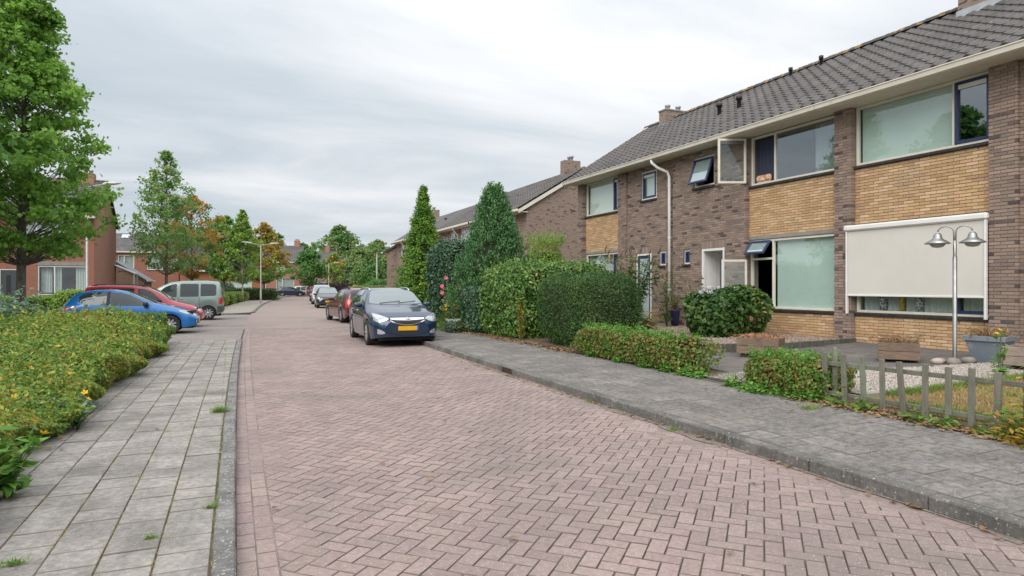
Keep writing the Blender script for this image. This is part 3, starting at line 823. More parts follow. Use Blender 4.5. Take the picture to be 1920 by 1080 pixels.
def roof_part(root, y0, y1, verge1=0.0, verge0=0.0):
    b = MB(); sl = Vector((RIDGE_X - EAVE_X, 0, RIDGE_Z - EAVE_Z))
    b.extrude([(EAVE_X, y0, EAVE_Z), (RIDGE_X, y0, RIDGE_Z), (2 * RIDGE_X - EAVE_X, y0, EAVE_Z), (2 * RIDGE_X - EAVE_X, y0, EAVE_Z - .05), (RIDGE_X, y0, RIDGE_Z - .12), (EAVE_X, y0, EAVE_Z - .05)], (0, y1 - y0, 0))
    roof = put('roof', b, M_RDECK, root)
    tiled_slope(roof, (EAVE_X - .03, y1, EAVE_Z - .005), (0, -1, 0), tuple(sl), y1 - y0, sl.length - .03, M_RTILE)
    ridge(roof, (RIDGE_X, y1, RIDGE_Z + .07), (RIDGE_X, y0, RIDGE_Z + .07), .12, M_RIDGE)
    g = MB(); g.extrude([(11.92, y0, 5.565), (11.935, y0, 5.47), (11.985, y0, 5.45), (12.06, y0, 5.45), (12.06, y0, 5.60), (12.045, y0, 5.60), (12.045, y0, 5.475), (11.99, y0, 5.475), (11.95, y0, 5.49), (11.94, y0, 5.57)], (0, y1 - y0 - .002, 0))
    g.box(11.905, y0, 5.562, 11.945, y1 - .002, 5.582)
    put('gutter', g, M_GUT, root)
    g = MB(); g.box(12.062, y0, 5.44, 12.10, y1 - .002, 5.578); g.box(12.102, y0, 5.462, D + .05, y1 - .002, 5.50); put('soffit', g, M_CREAM, root)
    return roof
def vent_pipe(roof, x, y, z, r=.075, h=.36):
    b = MB(); b.lathe([(r * .8, -.12), (r * .8, h - .1), (r * 1.25, h - .1), (r * 1.25, h), (0, h)], (x, y, z), 14); put('roof_vent', b, M_BLK, roof)

ROW = 'terraced houses of the long brown and yellow row on the right'
# --- house at the right edge, with the sun screen
h3 = thing('terraced_house', 'terraced house with the cream sun screen pulled down over its ground floor window', 'house', (D, 7.2, .3), 0, ROW)
op3 = [(7.19, 9.99, .95, 2.75), (7.19, 9.99, 4.16, 5.46)]
w3 = shell(h3, 4.2, 10.2, op3)
brown_core(w3, 4.2, 7.19, 0, 5.46, [], XW); 
bk = Bricks()
bk.area(FD, 7.19, 9.99, .25, .885, [], M_YEL); bk.area(FD, 7.19, 9.99, 2.90, 4.095, [], M_YEL)
bk.area(Face('x', XF), 6.72, 7.19, .25, 5.46, [], M_BRN, dep=.125); bk.area(Face('x', XW), 4.2, 6.72, .25, 5.46, [], M_BRN, dep=.03)
bk.area(Face('x', XF), 9.99, 10.2, .25, 5.46, [], M_BRN, dep=.125, lap0=9.99)
bk.build(w3)
b = MB(); b.box(XF + .012, 6.73, 0, D + .01, 7.18, 5.46); put('pier_core', b, M_MORT_BR, w3)
b = MB(); b.box(XF + .012, 10.0, 0, D + .01, 10.2, 5.46); put('pier_core', b, M_MORT_BR, w3)
window(h3, FD, 7.19, 9.98, 4.17, 5.455, [dict(a0=7.19, a1=7.90, z0=4.17, z1=5.455, sash=True, vent=True, glass=M_GLASS2), dict(a0=7.90, a1=9.98, z0=4.17, z1=5.455, behind='blind', gap=.0)])
window(h3, FD, 7.19, 9.97, .96, 2.74, [dict(a0=7.19, a1=7.86, z0=.96, z1=2.74, sash=True, behind='curtain'), dict(a0=7.86, a1=9.97, z0=.96, z1=2.74, behind='curtain')], sill_d=-.05)
s = MB(); s.cbox(12.40, 7.17, 2.735, 12.515, 10.12, 2.86, .03); scr = put('sun_screen', s, M_WHITE, h3)
s = MB(); s.box(12.455, 7.235, 1.36, 12.459, 10.03, 2.74); put('screen_fabric', s, M_SCREEN, scr)
s = MB(); s.cbox(12.435, 7.235, 1.315, 12.475, 10.03, 1.358, .008); put('bottom_bar', s, M_WHITE, scr)
for yy in (7.195, 10.04):
    s = MB(); s.cbox(12.43, yy, .93, 12.49, yy + .038, 2.733, .005); put('guide_rail', s, M_WHITE, scr)
rf3 = roof_part(h3, 4.2, 10.2)
chimney(rf3, 15.25, 15.95, 8.2, 9.42, 7.3, 9.0, M_BRN_T, 0)
fl = MB(); fl.extrude([(15.215, 8.15, 7.56), (15.245, 8.15, 7.80), (15.245, 9.44, 7.80), (15.215, 9.44, 7.56)], (-.012, 0, .01)); fl.extrude([(15.20, 9.425, 7.56), (15.95, 9.425, 8.05), (15.95, 9.425, 8.22), (15.20, 9.425, 7.76)], (0, .012, 0)); put('lead_flashing', fl, M_ZINC, rf3)
vs = [(9.35, .98, .30, 'v'), (8.1, .98, .26, 'g'), (9.0, .97, .0, 'v')]
def vase(x, y, z, prof, m, label, cat='vase', n=20):
    b = MB(); b.lathe(prof, (0, 0, 0), n); o = put('vase', b, m); o.location = (x, y, z); tag(o, label, cat); return o
M_STR = mat('vase_striped', (.75, .76, .76), (.03, .035, .04), ns=22, rough=.3)
M_GOLD = mat('gold_metal', (.55, .38, .06), (.75, .55, .12), ns=40, rough=.35, metal=.6)
led = MB(); led.box(D + .10, 7.26, .985, D + .155, 9.9, 1.012); put('window_ledge', led, M_WHITE, h3)
led = MB(); led.box(D + .10, 10.5, .985, D + .30, 13.1, 1.012)
vase(12.765, 9.42, 1.013, [(.0, 0), (.05, 0), (.085, .12), (.09, .24), (.06, .34), (.055, .36)], M_STR, 'striped white vase on the ledge below the sun screen, the farther of two')
vase(12.765, 8.62, 1.013, [(.0, 0), (.05, 0), (.085, .12), (.09, .24), (.06, .34), (.055, .36)], M_STR, 'striped white vase on the ledge below the sun screen, the nearer of two')
vase(12.765, 9.0, 1.013, [(.0, 0), (.055, 0), (.055, .32), (.05, .33)], M_GOLD, 'gold cylinder lantern on the ledge between two striped vases', 'lantern')

# --- the middle house, with open casements and the porch
h2 = thing('terraced_house', 'terraced house with open casement windows and white porch behind the hydrangea', 'house', (D, 13, .3), 0, ROW)
H2 = [(14.35, 15.24, 4.40, 5.26), (13.95, 14.88, .0, 2.60), (15.40, 15.70, 2.19, 2.62)]
op2 = [(10.43, 13.12, .95, 2.74), (10.43, 13.12, 4.16, 5.46)] + H2
w2 = shell(h2, 10.2, 16.2, op2)
brown_core(w2, 13.15, 16.2, 0, 5.46, H2, XF)
bk = Bricks()
bk.area(FD, 10.43, 13.15, .25, .885, [], M_YEL); bk.area(FD, 10.43, 13.15, 2.84, 4.095, [], M_YEL)
bk.area(Face('x', XF), 10.2, 10.43, .25, 5.46, [], M_BRN, dep=.125, lap0=10.2)
bk.area(Face('x', XF), 13.15, 16.2, .25, 5.46, H2 + [(13.9, 14.93, 2.6, 2.8)], M_BRN, dep=.125)
fS = Face('x', XF); y = 13.905
while y < 14.92: bk.b.append((fS, y + .004, y + .058, 2.61, 2.80, 0, .1, M_BRN)); y += .0635
bk.build(w2)
b = MB(); b.box(XF + .012, 10.2, 0, D + .01, 10.42, 5.46); put('pier_core', b, M_MORT_BR, w2)
b = MB(); b.cbox(D - .004, 10.435, 2.745, D + .05, 13.148, 2.835, .006); put('lintel', b, M_CONC, w2)
put('window_ledge', led, M_WHITE, h2)
window(h2, FD, 10.43, 13.10, 4.17, 5.44, [dict(a0=10.43, a1=12.30, z0=4.17, z1=5.44, glass=M_GLASS2, behind='right'), dict(a0=12.30, a1=13.10, z0=4.17, z1=5.44, open=True, behind='navy')], label='wide upstairs window with its far casement swung open')
def swing(mb, hinge, ang=R(66)):
    """turn a leaf built along +Y from the origin outwards about its hinge"""
    ca, sa = math.cos(ang), math.sin(ang)
    mb.v = [(hinge[0] + x * ca - y * sa, hinge[1] + x * sa + y * ca, z) for x, y, z in mb.v]
def casement(name, F, a0, a1, z0, z1, d, parent, m, w=.055, m2=None, hinge=None):
    b = MB(); F.frame(b, a0, a1, z0, z1, w, d, d + .05); swing(b, hinge); o = put(name, b, m, parent)
    if m2:
        b = MB(); F.box(b, a1 - .002, a1 + .012, d - .004, d + .054, z0, z1); swing(b, hinge); put('edge', b, m2, o)
    g = MB(); F.box(g, a0 + w, a1 - w, d + .02, d + .026, z0 + w, z1 - w); swing(g, hinge); put('pane', g, M_GLASS, o); return o
c1 = casement('open_casement', Face('x', 0), 0, .74, 4.24, 5.42, 0, h2, M_CREAM, hinge=(XF - .03, 13.09))
b = MB(); b.cbox(.05 - .05, .06, 5.27, .05 + .012, .68, 5.36, .006); swing(b, (XF - .03, 13.09)); put('vent_grille', b, mat('grille_dark', (.12, .115, .105), rough=.6), c1)
b = MB(); b.cbox(D + .02, 12.45, 4.23, D + .10, 12.95, 4.42, .05); cush = put('cushion', b, mat('fabric_orange', (.60, .20, .03), (.75, .68, .60), ns=9, rough=.9)); tag(cush, 'small orange and white cushion in the open upstairs window', 'cushion')
window(h2, FD, 10.43, 13.12, .96, 2.735, [dict(a0=10.43, a1=12.36, z0=.96, z1=2.735, behind='blind'), dict(a0=12.36, a1=13.12, z0=2.24, z1=2.735, open=True), dict(a0=12.36, a1=13.12, z0=.96, z1=2.24, open=True)], sill_d=-.05)
casement('open_casement', Face('x', 0), 0, .68, 1.0, 2.23, 0, h2, M_CREAM, m2=M_BLUE, hinge=(XF - .02, 13.07))
def hopper(parent, F, a0, a1, z0, z1, d, ang, m=M_BLUE, w=.055, tilt_in=False):
    """top-hung sash pushed out at the bottom"""
    b = MB(); G_ = Face(F.k, 0)
    h = z1 - z0
    def tf(mb):
        mb.v = [((F.p + d) + (x * math.cos(ang) + z * math.sin(ang)) if F.k == 'x' else x, y if F.k == 'x' else (F.p + d) + (y * math.cos(ang) + z * math.sin(ang)), z1 + (z * math.cos(ang) - x * math.sin(ang))) for x, y, z in mb.v]
    G_.frame(b, a0, a1, -h, 0, w, -.025, .025); tf(b); o = put('open_sash', b, m, parent)
    g = MB(); G_.box(g, a0 + w, a1 - w, -.002, .004, -h + w, -w); tf(g); put('pane', g, M_GLASS2, o)
    g = MB(); G_.box(g, a0 + w, a1 - w, .006, .010, -h + w, -w); tf(g); put('blind', g, M_BLINDW, o); return o
hopper(h2, FD, 12.40, 13.08, 2.28, 2.70, -.01, R(38))
fW = Face('x', XF)
window(h2, fW, 14.35, 15.24, 4.40, 5.26, [dict(a0=14.35, a1=15.24, z0=4.40, z1=5.26, open=True)], d=.035, frame_m=M_WHITE, label='small upstairs window with its navy sash tilted open')
hopper(h2, fW, 14.40, 15.19, 4.44, 5.21, .03, R(21))
window(h2, fW, 15.40, 15.70, 2.19, 2.62, [dict(a0=15.40, a1=15.70, z0=2.19, z1=2.62, sash=True)], d=.04, frame_m=M_WHITE)
pm = MB(); fW.frame(pm, 13.95, 14.88, .30, 2.60, .07, .0, .08); por = put('porch_frame', pm, M_WHITE, h2)
pm = MB(); fW.box(pm, 13.955, 13.98, .082, 1.1, .3, 2.53); fW.box(pm, 14.85, 14.875, .082, 1.1, .3, 2.53); fW.box(pm, 13.955, 14.875, .082, 1.1, 2.531, 2.56)
for k in range(9): fW.box(pm, 14.838, 14.8495, .10 + k * .105, .195 + k * .105, .3, 2.53)
put('porch_lining', pm, M_WHITE, por)
pm = MB(); fW.box(pm, 13.985, 14.835, 1.02, 1.07, .34, 2.5, .005); dr_ = put('door', pm, M_WHITE, h2)
pm = MB(); fW.box(pm, 14.1, 14.72, 1.008, 1.018, 1.35, 2.35); put('pane', pm, mat('door_glass', (.30, .33, .34), rough=.1), dr_)
pm = MB(); pm.lathe([(.015, 0), (.015, .09), (.0, .09)], (XF + .93, 14.06, 1.3), 8, 'X'); put('handle', pm, M_ZINC, dr_)
rf2 = roof_part(h2, 10.2, 16.2)
for xx, yy in ((14.0, 15.85), (14.0, 15.0)): vent_pipe(rf2, xx, yy, EAVE_Z + (xx - EAVE_X) * .634 + .05)
for xx, yy in ((15.55, 14.5), (15.55, 13.4)): vent_pipe(rf2, xx, yy, 7.86, .05, .28)
pp = MB(); pp.tube([(12.0, 16.62, 5.46), (12.0, 16.60, 5.36), (12.14, 16.5, 5.20), (12.40, 16.34, 5.06), (12.43, 16.29, 4.9), (12.43, 16.29, .36)], .045, 12)
for zz in (4.6, 3.0, 1.4): pp.lathe([(.055, 0), (.055, .05)], (12.43, 16.29, zz), 12); pp.box(12.42, 16.28, zz + .01, 12.50, 16.30, zz + .04)

# --- the far house of the row
h1 = thing('terraced_house', 'far end house of the brown and yellow row, white blinds and chimney at its ridge', 'house', (D, 19, .3), 0, ROW)
H1 = [(17.12, 17.95, 4.37, 5.30), (17.40, 18.24, .0, 2.60), (16.64, 16.95, 2.19, 2.64)]
op1 = [(19.30, 21.70, .95, 2.74), (19.30, 21.70, 4.20, 5.46)] + H1
w1 = shell(h1, 16.2, 22.1, op1)
brown_core(w1, 16.2, 19.28, 0, 5.46, H1, XW)
bk = Bricks()
bk.area(FD, 19.29, 21.72, .25, .885, [], M_YEL); bk.area(FD, 19.29, 21.72, 2.84, 4.13, [], M_YEL)
bk.area(Face('x', XW), 16.2, 18.78, .25, 5.46, H1 + [(17.35, 18.29, 2.6, 2.8)], M_BRN, dep=.06)
bk.area(Face('x', XF), 18.78, 19.28, .25, 5.46, [], M_BRN, dep=.125, lap0=18.78); bk.area(Face('x', XF), 21.72, 22.12, .25, 5.46, [], M_BRN, dep=.125, lap0=21.72)
fS = Face('x', XW); y = 17.355
while y < 18.28: bk.b.append((fS, y + .004, y + .058, 2.61, 2.80, 0, .05, M_BRN)); y += .0635
bk.build(w1)
b = MB(); b.box(XF + .012, 18.79, 0, D + .01, 19.27, 5.46); put('pier_core', b, M_MORT_BR, w1)
b = MB(); b.box(XF + .012, 21.73, 0, D + .01, 22.1, 5.46); put('pier_core', b, M_MORT_BR, w1)
b = MB(); b.cbox(D - .004, 19.295, 2.745, D + .05, 21.715, 2.835, .006); put('lintel', b, M_CONC, w1)
window(h1, FD, 19.30, 21.70, 4.21, 5.45, [dict(a0=19.30, a1=19.80, z0=4.21, z1=5.45, sash=True, vent=True, behind='blindw'), dict(a0=19.80, a1=21.70, z0=4.21, z1=5.45, behind='blindw', gap=.02)])
window(h1, FD, 19.30, 21.70, .96, 2.735, [dict(a0=19.30, a1=19.80, z0=.96, z1=2.735, sash=True, behind='curtain'), dict(a0=19.80, a1=21.70, z0=.96, z1=2.735, behind='curtain')])
fW1 = Face('x', XW)
window(h1, fW1, 17.12, 17.95, 4.37, 5.30, [dict(a0=17.12, a1=17.95, z0=4.37, z1=5.30, sash=True, vent=True, behind='blindw')], d=.02, frame_m=M_WHITE)
window(h1, fW1, 16.64, 16.95, 2.19, 2.64, [dict(a0=16.64, a1=16.95, z0=2.19, z1=2.64, sash=True)], d=.03, frame_m=M_WHITE)
pm = MB(); fW1.frame(pm, 17.40, 18.24, .30, 2.60, .06, .0, .07); dfr = put('door', pm, M_WHITE, h1)
pm = MB(); fW1.frame(pm, 17.462, 18.178, .32, 2.54, .09, .02, .065); put('door_leaf', pm, M_BLUE, dfr)
pm = MB(); fW1.box(pm, 17.555, 18.085, .035, .045, .42, 2.45); put('pane', pm, mat('frosted_pane', (.42, .50, .50), (.36, .44, .44), ns=4, rough=.25), dfr)
rf1 = roof_part(h1, 16.2, 22.35)
ch = chimney(rf1, 15.4, 16.4, 20.4, 20.82, 7.3, 8.32, M_BRN_T, 2)
fl = MB(); fl.extrude([(15.37, 20.385, 7.62), (16.0, 20.385, 8.03), (16.0, 20.385, 8.16), (15.37, 20.385, 7.80)], (0, .012, 0)); fl.extrude([(15.385, 20.39, 7.64), (15.385, 20.83, 7.64), (15.385, 20.83, 7.82), (15.385, 20.39, 7.82)], (-.012, 0, 0)); put('lead_flashing', fl, M_ZINC, rf1)
put('downpipe', pp, M_WHITE, h1)
vb = MB(); vb.extrude([(EAVE_X, 22.352, EAVE_Z - .02), (RIDGE_X, 22.352, RIDGE_Z - .02), (2 * RIDGE_X - EAVE_X, 22.352, EAVE_Z - .02), (2 * RIDGE_X - EAVE_X, 22.352, EAVE_Z - .2), (RIDGE_X, 22.352, RIDGE_Z - .2), (EAVE_X, 22.352, EAVE_Z - .2)], (0, .03, 0)); put('bargeboard', vb, M_CREAM, h1)
gb = MB(); gb.extrude([(D + .02, 21.9, 5.2), (D + .02, 21.9, 5.85), (RIDGE_X, 21.9, 7.85), (19.4, 21.9, 5.6), (19.4, 21.9, 5.2)], (0, .2, 0)); gb.box(D + .3, 21.9, 0, 19.4, 22.1, 5.2); put('gable_wall', gb, M_BRN_T, h1)

# ------------------------------------------------------------------ other houses, built in their own axes: x along the front, y inwards
def gable_house(name, label, loc, rz, W, Dp, eave, ridge_z, wm, roof_m, front=(), group=None, over=.35, side_m=None, chim=None, tiles=False, panels=(), side=(), z0=-.3, cat='house', pipes=(), yel=None, verge=True, holes_inner=True, sidewall_front=None, skylights=()):
    t = thing(name, label, cat, loc, rz, group)
    def P(n, mb, m, par=t): return put(n, mb, m, par, local=True)
    F = Face('y', 0); hs = [(a, c, z, q) for (a, c, z, q, *_) in front]
    b = MB()
    for (p, q, a, c) in rect_minus(0, W, z0, eave, hs): b.box(p, 0, a, q, .25, c)
    wall = P('wall', b, wm)
    b = MB(); b.extrude([(W - .2, .251, z0), (W - .2, .251, eave), (W - .2, Dp / 2, ridge_z - .1), (W - .2, Dp, eave), (W - .2, Dp, z0)], (.2, 0, 0)); P('gable_wall', b, side_m or wm)
    b = MB(); b.extrude([(0, .251, z0), (0, .251, eave), (0, Dp / 2, ridge_z - .1), (0, Dp, eave), (0, Dp, z0)], (.2, 0, 0)); P('gable_wall', b, side_m or wm)
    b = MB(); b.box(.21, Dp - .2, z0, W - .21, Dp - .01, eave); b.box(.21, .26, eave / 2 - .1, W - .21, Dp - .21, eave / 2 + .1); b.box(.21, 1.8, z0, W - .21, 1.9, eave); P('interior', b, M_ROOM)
    sl = Vector((0, Dp / 2 + over, ridge_z - eave)); sl_z = (ridge_z - eave) / (Dp / 2); ez = eave - over * sl_z
    b = MB(); b.extrude([(-.12, -over, ez), (-.12, Dp / 2, ridge_z), (-.12, Dp + over, ez), (-.12, Dp + over, ez - .09), (-.12, Dp / 2, ridge_z - .16), (-.12, -over, ez - .09)], (W + .24, 0, 0))
    roof = P('roof', b, roof_m)
    if tiles:
        tv = MB(); nr = int(math.hypot(Dp / 2 + over, ridge_z - ez) / .33); nc = int((W + .24) / .3)
        B = roof_matrix((-.12, -over - .03, ez + .012), (1, 0, 0), (0, Dp / 2 + over, ridge_z - ez))
        for r in range(nr):
            for c in range(nc):
                M = B @ Matrix.Translation((c * (W + .24) / nc, r * math.hypot(Dp / 2 + over, ridge_z - ez) / nr, .012)); tv.add([tuple(M @ Vector(p)) for p in TV], TF)
        stuff(P('tile_field', tv, M_RTILE, roof))
        rg = MB(); rg.tube([(-.12, Dp / 2, ridge_z + .03), (W + .12, Dp / 2, ridge_z + .03)], .11, 8); P('ridge', rg, M_RIDGE, roof)
    if verge:
        for xx in (-.15, W + .121):
            b = MB(); b.extrude([(xx, -over, ez - .02), (xx, Dp / 2, ridge_z - .02), (xx, Dp + over, ez - .02), (xx, Dp + over, ez - .2), (xx, Dp / 2, ridge_z - .22), (xx, -over, ez - .2)], (.03, 0, 0)); P('bargeboard', b, M_CREAM if verge == 'cream' else M_DK, roof)
    b = MB(); b.cbox(-.12, -over - .13, ez - .12, W + .12, -over - .005, ez + .01, .01); P('gutter', b, M_GUT)
    b = MB(); b.box(-.1, -over, ez - .14, W + .1, -.002, ez - .10); P('soffit', b, M_CREAM)
    for op in front:
        a0, a1, q0, q1, kind = op[:5]
        if kind == 'door':
            b = MB(); F.frame(b, a0, a1, q0, q1, .07, .02, .1); d_ = P('door', b, M_WHITE)
            b = MB(); F.box(b, a0 + .07, a1 - .07, .05, .09, q0, q1 - .07); P('door_leaf', b, op[5] if len(op) > 5 else M_DOORG, d_)
            b = MB(); F.box(b, (a0 + a1) / 2 - .1, (a0 + a1) / 2 + .1, .04, .049, q0 + 1.0, q1 - .35); P('pane', b, M_BLK, d_)
            b = MB(); F.box(b, (a0 + a1) / 2 - .15, (a0 + a1) / 2 + .15, .03, .048, q0 + .75, q0 + .83); P('letter_slot', b, M_ZINC, d_)
        else:
            w = .07; b = MB(); F.frame(b, a0, a1, q0, q1, w, .03, .11)
            splits = op[5] if len(op) > 5 else []
            for s_ in splits: F.box(b, s_ - .035, s_ + .035, .032, .108, q0 + w, q1 - w)
            wd = P('window', b, M_WHITE); ed = [a0] + list(splits) + [a1]
            for i in range(len(ed) - 1):
                b = MB(); F.box(b, ed[i] + .035, ed[i + 1] - .035, .06, .066, q0 + w, q1 - w); P('pane', b, M_GLASS, wd)
                if kind == 'sides' and ed[i + 1] - ed[i] > 1.2:
                    q = ed[i + 1] - ed[i]
                    P('curtain', wavy(F, ed[i], ed[i] + q * .20, q0, q1, .25), M_CURT, wd); P('curtain', wavy(F, ed[i + 1] - q * .37, ed[i + 1], q0, q1, .25), M_CURT, wd)
                elif kind in ('curtain', 'sides'): P('curtain', wavy(F, ed[i], ed[i + 1], q0, q1, .25), M_CURT, wd)
                elif kind == 'blind': b = MB(); F.box(b, ed[i], ed[i + 1], .18, .185, q0, q1); P('blind', b, M_BLINDW, wd)
                if kind == 'sides' and ed[i + 1] - ed[i] < 1.2 or kind == 'navy':
                    b = MB(); F.frame(b, ed[i] + .07, ed[i + 1] - .04, q0 + w, q1 - w, .06, .01, .09); P('sash', b, M_DOORG, wd)
            b = MB(); F.box(b, a0 - .04, a1 + .04, -.05, .1, q0 - .08, q0 - .004); P('sill', b, M_SILL, wd)
    for (a0, a1, q0, q1, m) in panels:
        b = MB(); b.box(a0, -.012, q0, a1, .0, q1); P('panel', b, m, wall)
    for (px_) in pipes:
        b = MB(); b.tube([(px_ + .35, -over - .06, ez - .1), (px_ + .3, -over - .02, ez - .2), (px_, -.07, ez - .55), (px_, -.07, 0)], .045, 8); P('downpipe', b, M_WHITE)
    for (cx_, cw_, cd_, ch_) in (chim or ()):
        b = MB(); b.box(cx_, Dp / 2 - cd_ / 2, ridge_z - .7, cx_ + cw_, Dp / 2 + cd_ / 2, ridge_z + ch_); c_ = P('chimney', b, side_m or wm, roof)
        for k in range(2):
            b = MB(); b.lathe([(.1, 0), (.1, .16), (.13, .17), (.13, .26), (0, .26)], (cx_ + cw_ * (.3 + .4 * k), Dp / 2, ridge_z + ch_), 10); P('flue_pot', b, M_ZINC, c_)
    for (sx, sv) in skylights:
        p = Vector((sx, -over + sv * (Dp / 2 + over), ez + sv * (ridge_z - ez) + .06)); b = MB(); u = Vector((0, Dp / 2 + over, ridge_z - ez)).normalized() * .45
        b.extrude([tuple(p + Vector((-.4, 0, 0)) - u), tuple(p + Vector((.4, 0, 0)) - u), tuple(p + Vector((.4, 0, 0)) + u), tuple(p + Vector((-.4, 0, 0)) + u)], (0, 0, .05)); P('skylight', b, mat('skylight_glass', (.6, .65, .7), rough=.1), roof)
    return t
M_DK = mat('board_dark', (.05, .045, .042), rough=.7)

# second brown row beyond the gap: four houses facing the street (front faces -X)
Lh = 6.75; GB = 'terraced houses of the second brown row behind the conifers'
labB = ['nearest house of the second brown row, plain brick gable with a white bargeboard', 'second house of the brown row behind the tall round laurel', 'third house of the second brown row behind the pointed thuja', 'last house of the second brown row with the projecting corner window']
for i in range(4):
    y1 = 29.0 + (i + 1) * Lh
    mir = i % 2
    def mx(a0, a1): return (a0, a1) if not mir else (Lh - a1, Lh - a0)
    bay = mx(.3, 3.2); sm = mx(4.4, 5.3); dd = mx(3.9, 4.8)
    fr = [(bay[0], bay[1], .95, 2.6, 'curtain', [bay[0] + .75]), (bay[0], bay[1], 3.95, 5.15, 'blind' if i != 3 else 'curtain', [bay[0] + .75]), (sm[0], sm[1], 4.0, 5.1, 'blind'), (dd[0], dd[1], .3, 2.5, 'door', M_WHITE)]
    g = gable_house('terraced_house', labB[i], (13.5, y1, .0), R(-90), Lh, 6.4, 5.62, 7.55, M_BRN_T, M_ROOF_T, fr, GB, over=.5, chim=[(.3, .45, .9, .75)] if i in (1, 3) else ([(Lh - 1.6, .5, .95, .65)] if i == 0 else None), tiles=(i < 2),
                panels=[(bay[0], bay[1], 2.68, 3.87, M_YEL_T)], pipes=[3.6] if i % 2 == 0 else [3.2], verge='cream', z0=-.1)
    rf = [c for c in g.children if c.name.startswith('roof')][0]
    if i in (0, 1, 2):
        b = MB(); b.lathe([(.07, -.2), (.07, .26), (.1, .27), (.1, .36), (0, .36)], (2.2, 1.6, 6.35), 10); put('roof_vent', b, M_BLK, rf, local=True)
# end house beyond, its front stands forward
gable_house('brown_house', 'brown brick gable end beyond the second row, partly behind the pointed thuja', (15.75, 66.0, 0), R(-108), 9.5, 7.4, 4.75, 7.0, M_BRN_T, M_ROOF_T, [(1, 3.4, 1, 2.4, 'curtain')], z0=-.1)

# red brick house at the left
gable_house('red_house', 'red brick house with a grey tiled roof behind the big maple on the left', (-20.5, 44.7, 0), 0, 13.21, 8.0, 5.82, 8.2, M_RED_T, M_ROOF_T,
    [(20.5 - 10.05, 20.5 - 7.66, 1.02, 2.70, 'sides', [20.5 - 9.25]), (20.5 - 11.85, 20.5 - 10.98, .05, 2.50, 'door'), (1.5, 4.0, 1.0, 2.7, 'curtain', [2.3]), (9.6, 12.2, 3.9, 5.3, 'curtain', [10.4]), (6.8, 8.0, 4.2, 5.3, 'curtain'), (1.5, 4, 3.9, 5.3, 'curtain')],
    side_m=M_RED_P, chim=[(11.9, .7, .8, .5)], tiles=True, panels=[(20.5 - 10.06, 20.5 - 7.64, 2.72, 2.95, M_CONC)], z0=-.2)
for x_, lab in ((-8.62, 'glass vase behind the living room window of the red house, left of its twin'), (-8.40, 'glass vase behind the living room window of the red house, right of its twin')):
    vase(x_, 44.84, 1.03, [(0, 0), (.06, 0), (.11, .12), (.10, .28), (.05, .34)], mat('vase_glass', (.25, .33, .38), rough=.15), lab)
# houses farther off to the left
gable_house('row_house', 'red brick row house with white framed upstairs windows behind the garden shed', (-19.0, 86, 0), 0, 13.5, 9, 5.6, 7.9, M_RED_T, M_ROOF_T,
    [(7.3, 8.9, 3.6, 5.1, 'curtain', [7.9]), (10.2, 12.2, 3.4, 5.2, 'curtain', [11.9]), (12.45, 13.3, 3.6, 5.1, 'curtain'), (4.5, 6.4, 3.6, 5.1, 'curtain'), (7.2, 9.2, .9, 2.4, 'curtain')], z0=-.2, verge=None, skylights=[(7.6, .8)], over=.2)
gable_house('garden_shed', 'low garden shed with a blue grey roof in front of the red row house', (-6.1, 58.0, 0), R(90), 5, 4.2, 2.1, 3.55, mat('shed_brick', (.26, .155, .105), (.20, .12, .085), ns=1, rough=.9, brick=(.22, .0625, (.26, .2, .16), (.16, .09, .06))), mat('shed_roof', (.15, .18, .215), (.12, .145, .18), ns=2, rough=.5), [], cat='shed', z0=-.1, over=.15)
gable_house('orange_house', 'long orange red brick house wall behind the young street trees', (-5.3, 84.5, 0), 0, 9.2, 8, 3.6, 6.6, M_ORG_T, M_ROOF_T, [(5.5, 7.8, .3, 2.2, 'blind')], z0=-.1, verge=None)
gable_house('brick_house', 'red brick house with a grey door and white upstairs window beyond the street lamp', (-.5, 105.5, 0), R(-14), 10.6, 8.5, 5.35, 7.9, M_RED_P, M_ROOF_T,
    [(7.3, 9.7, 3.55, 5.0, 'blind', [8.5]), (7.2, 9.8, .8, 2.75, 'curtain', [8.1]), (4.5, 5.7, 0.0, 2.4, 'door'), (3.2, 3.8, 1.5, 2.2, 'blind'), (1, 3, 3.55, 5.0, 'blind')], chim=[(9.2, .8, .8, .8)], z0=-.1)
gable_house('brick_house', 'red brick house with a grey roof half hidden by a young green tree', (9.3, 120.5, 0), R(-17), 8.0, 8.5, 5.2, 7.9, M_RED_P, M_ROOF_T,
    [(.6, 3, 3.4, 4.9, 'blind', [1.5]), (.6, 3.2, .8, 2.6, 'curtain', [1.6]), (4.6, 6.6, .8, 2.6, 'curtain')], chim=[(6.0, .7, .8, .9)], z0=-.1)
gable_house('brown_house', 'brown house with a dark roof behind the white pavilion', (17.5, 132, 0), R(-20), 9, 8, 4.4, 7.0, M_BRN_T, M_ROOF_T, [(1, 3, 1, 2.4, 'blind')], z0=-.1)
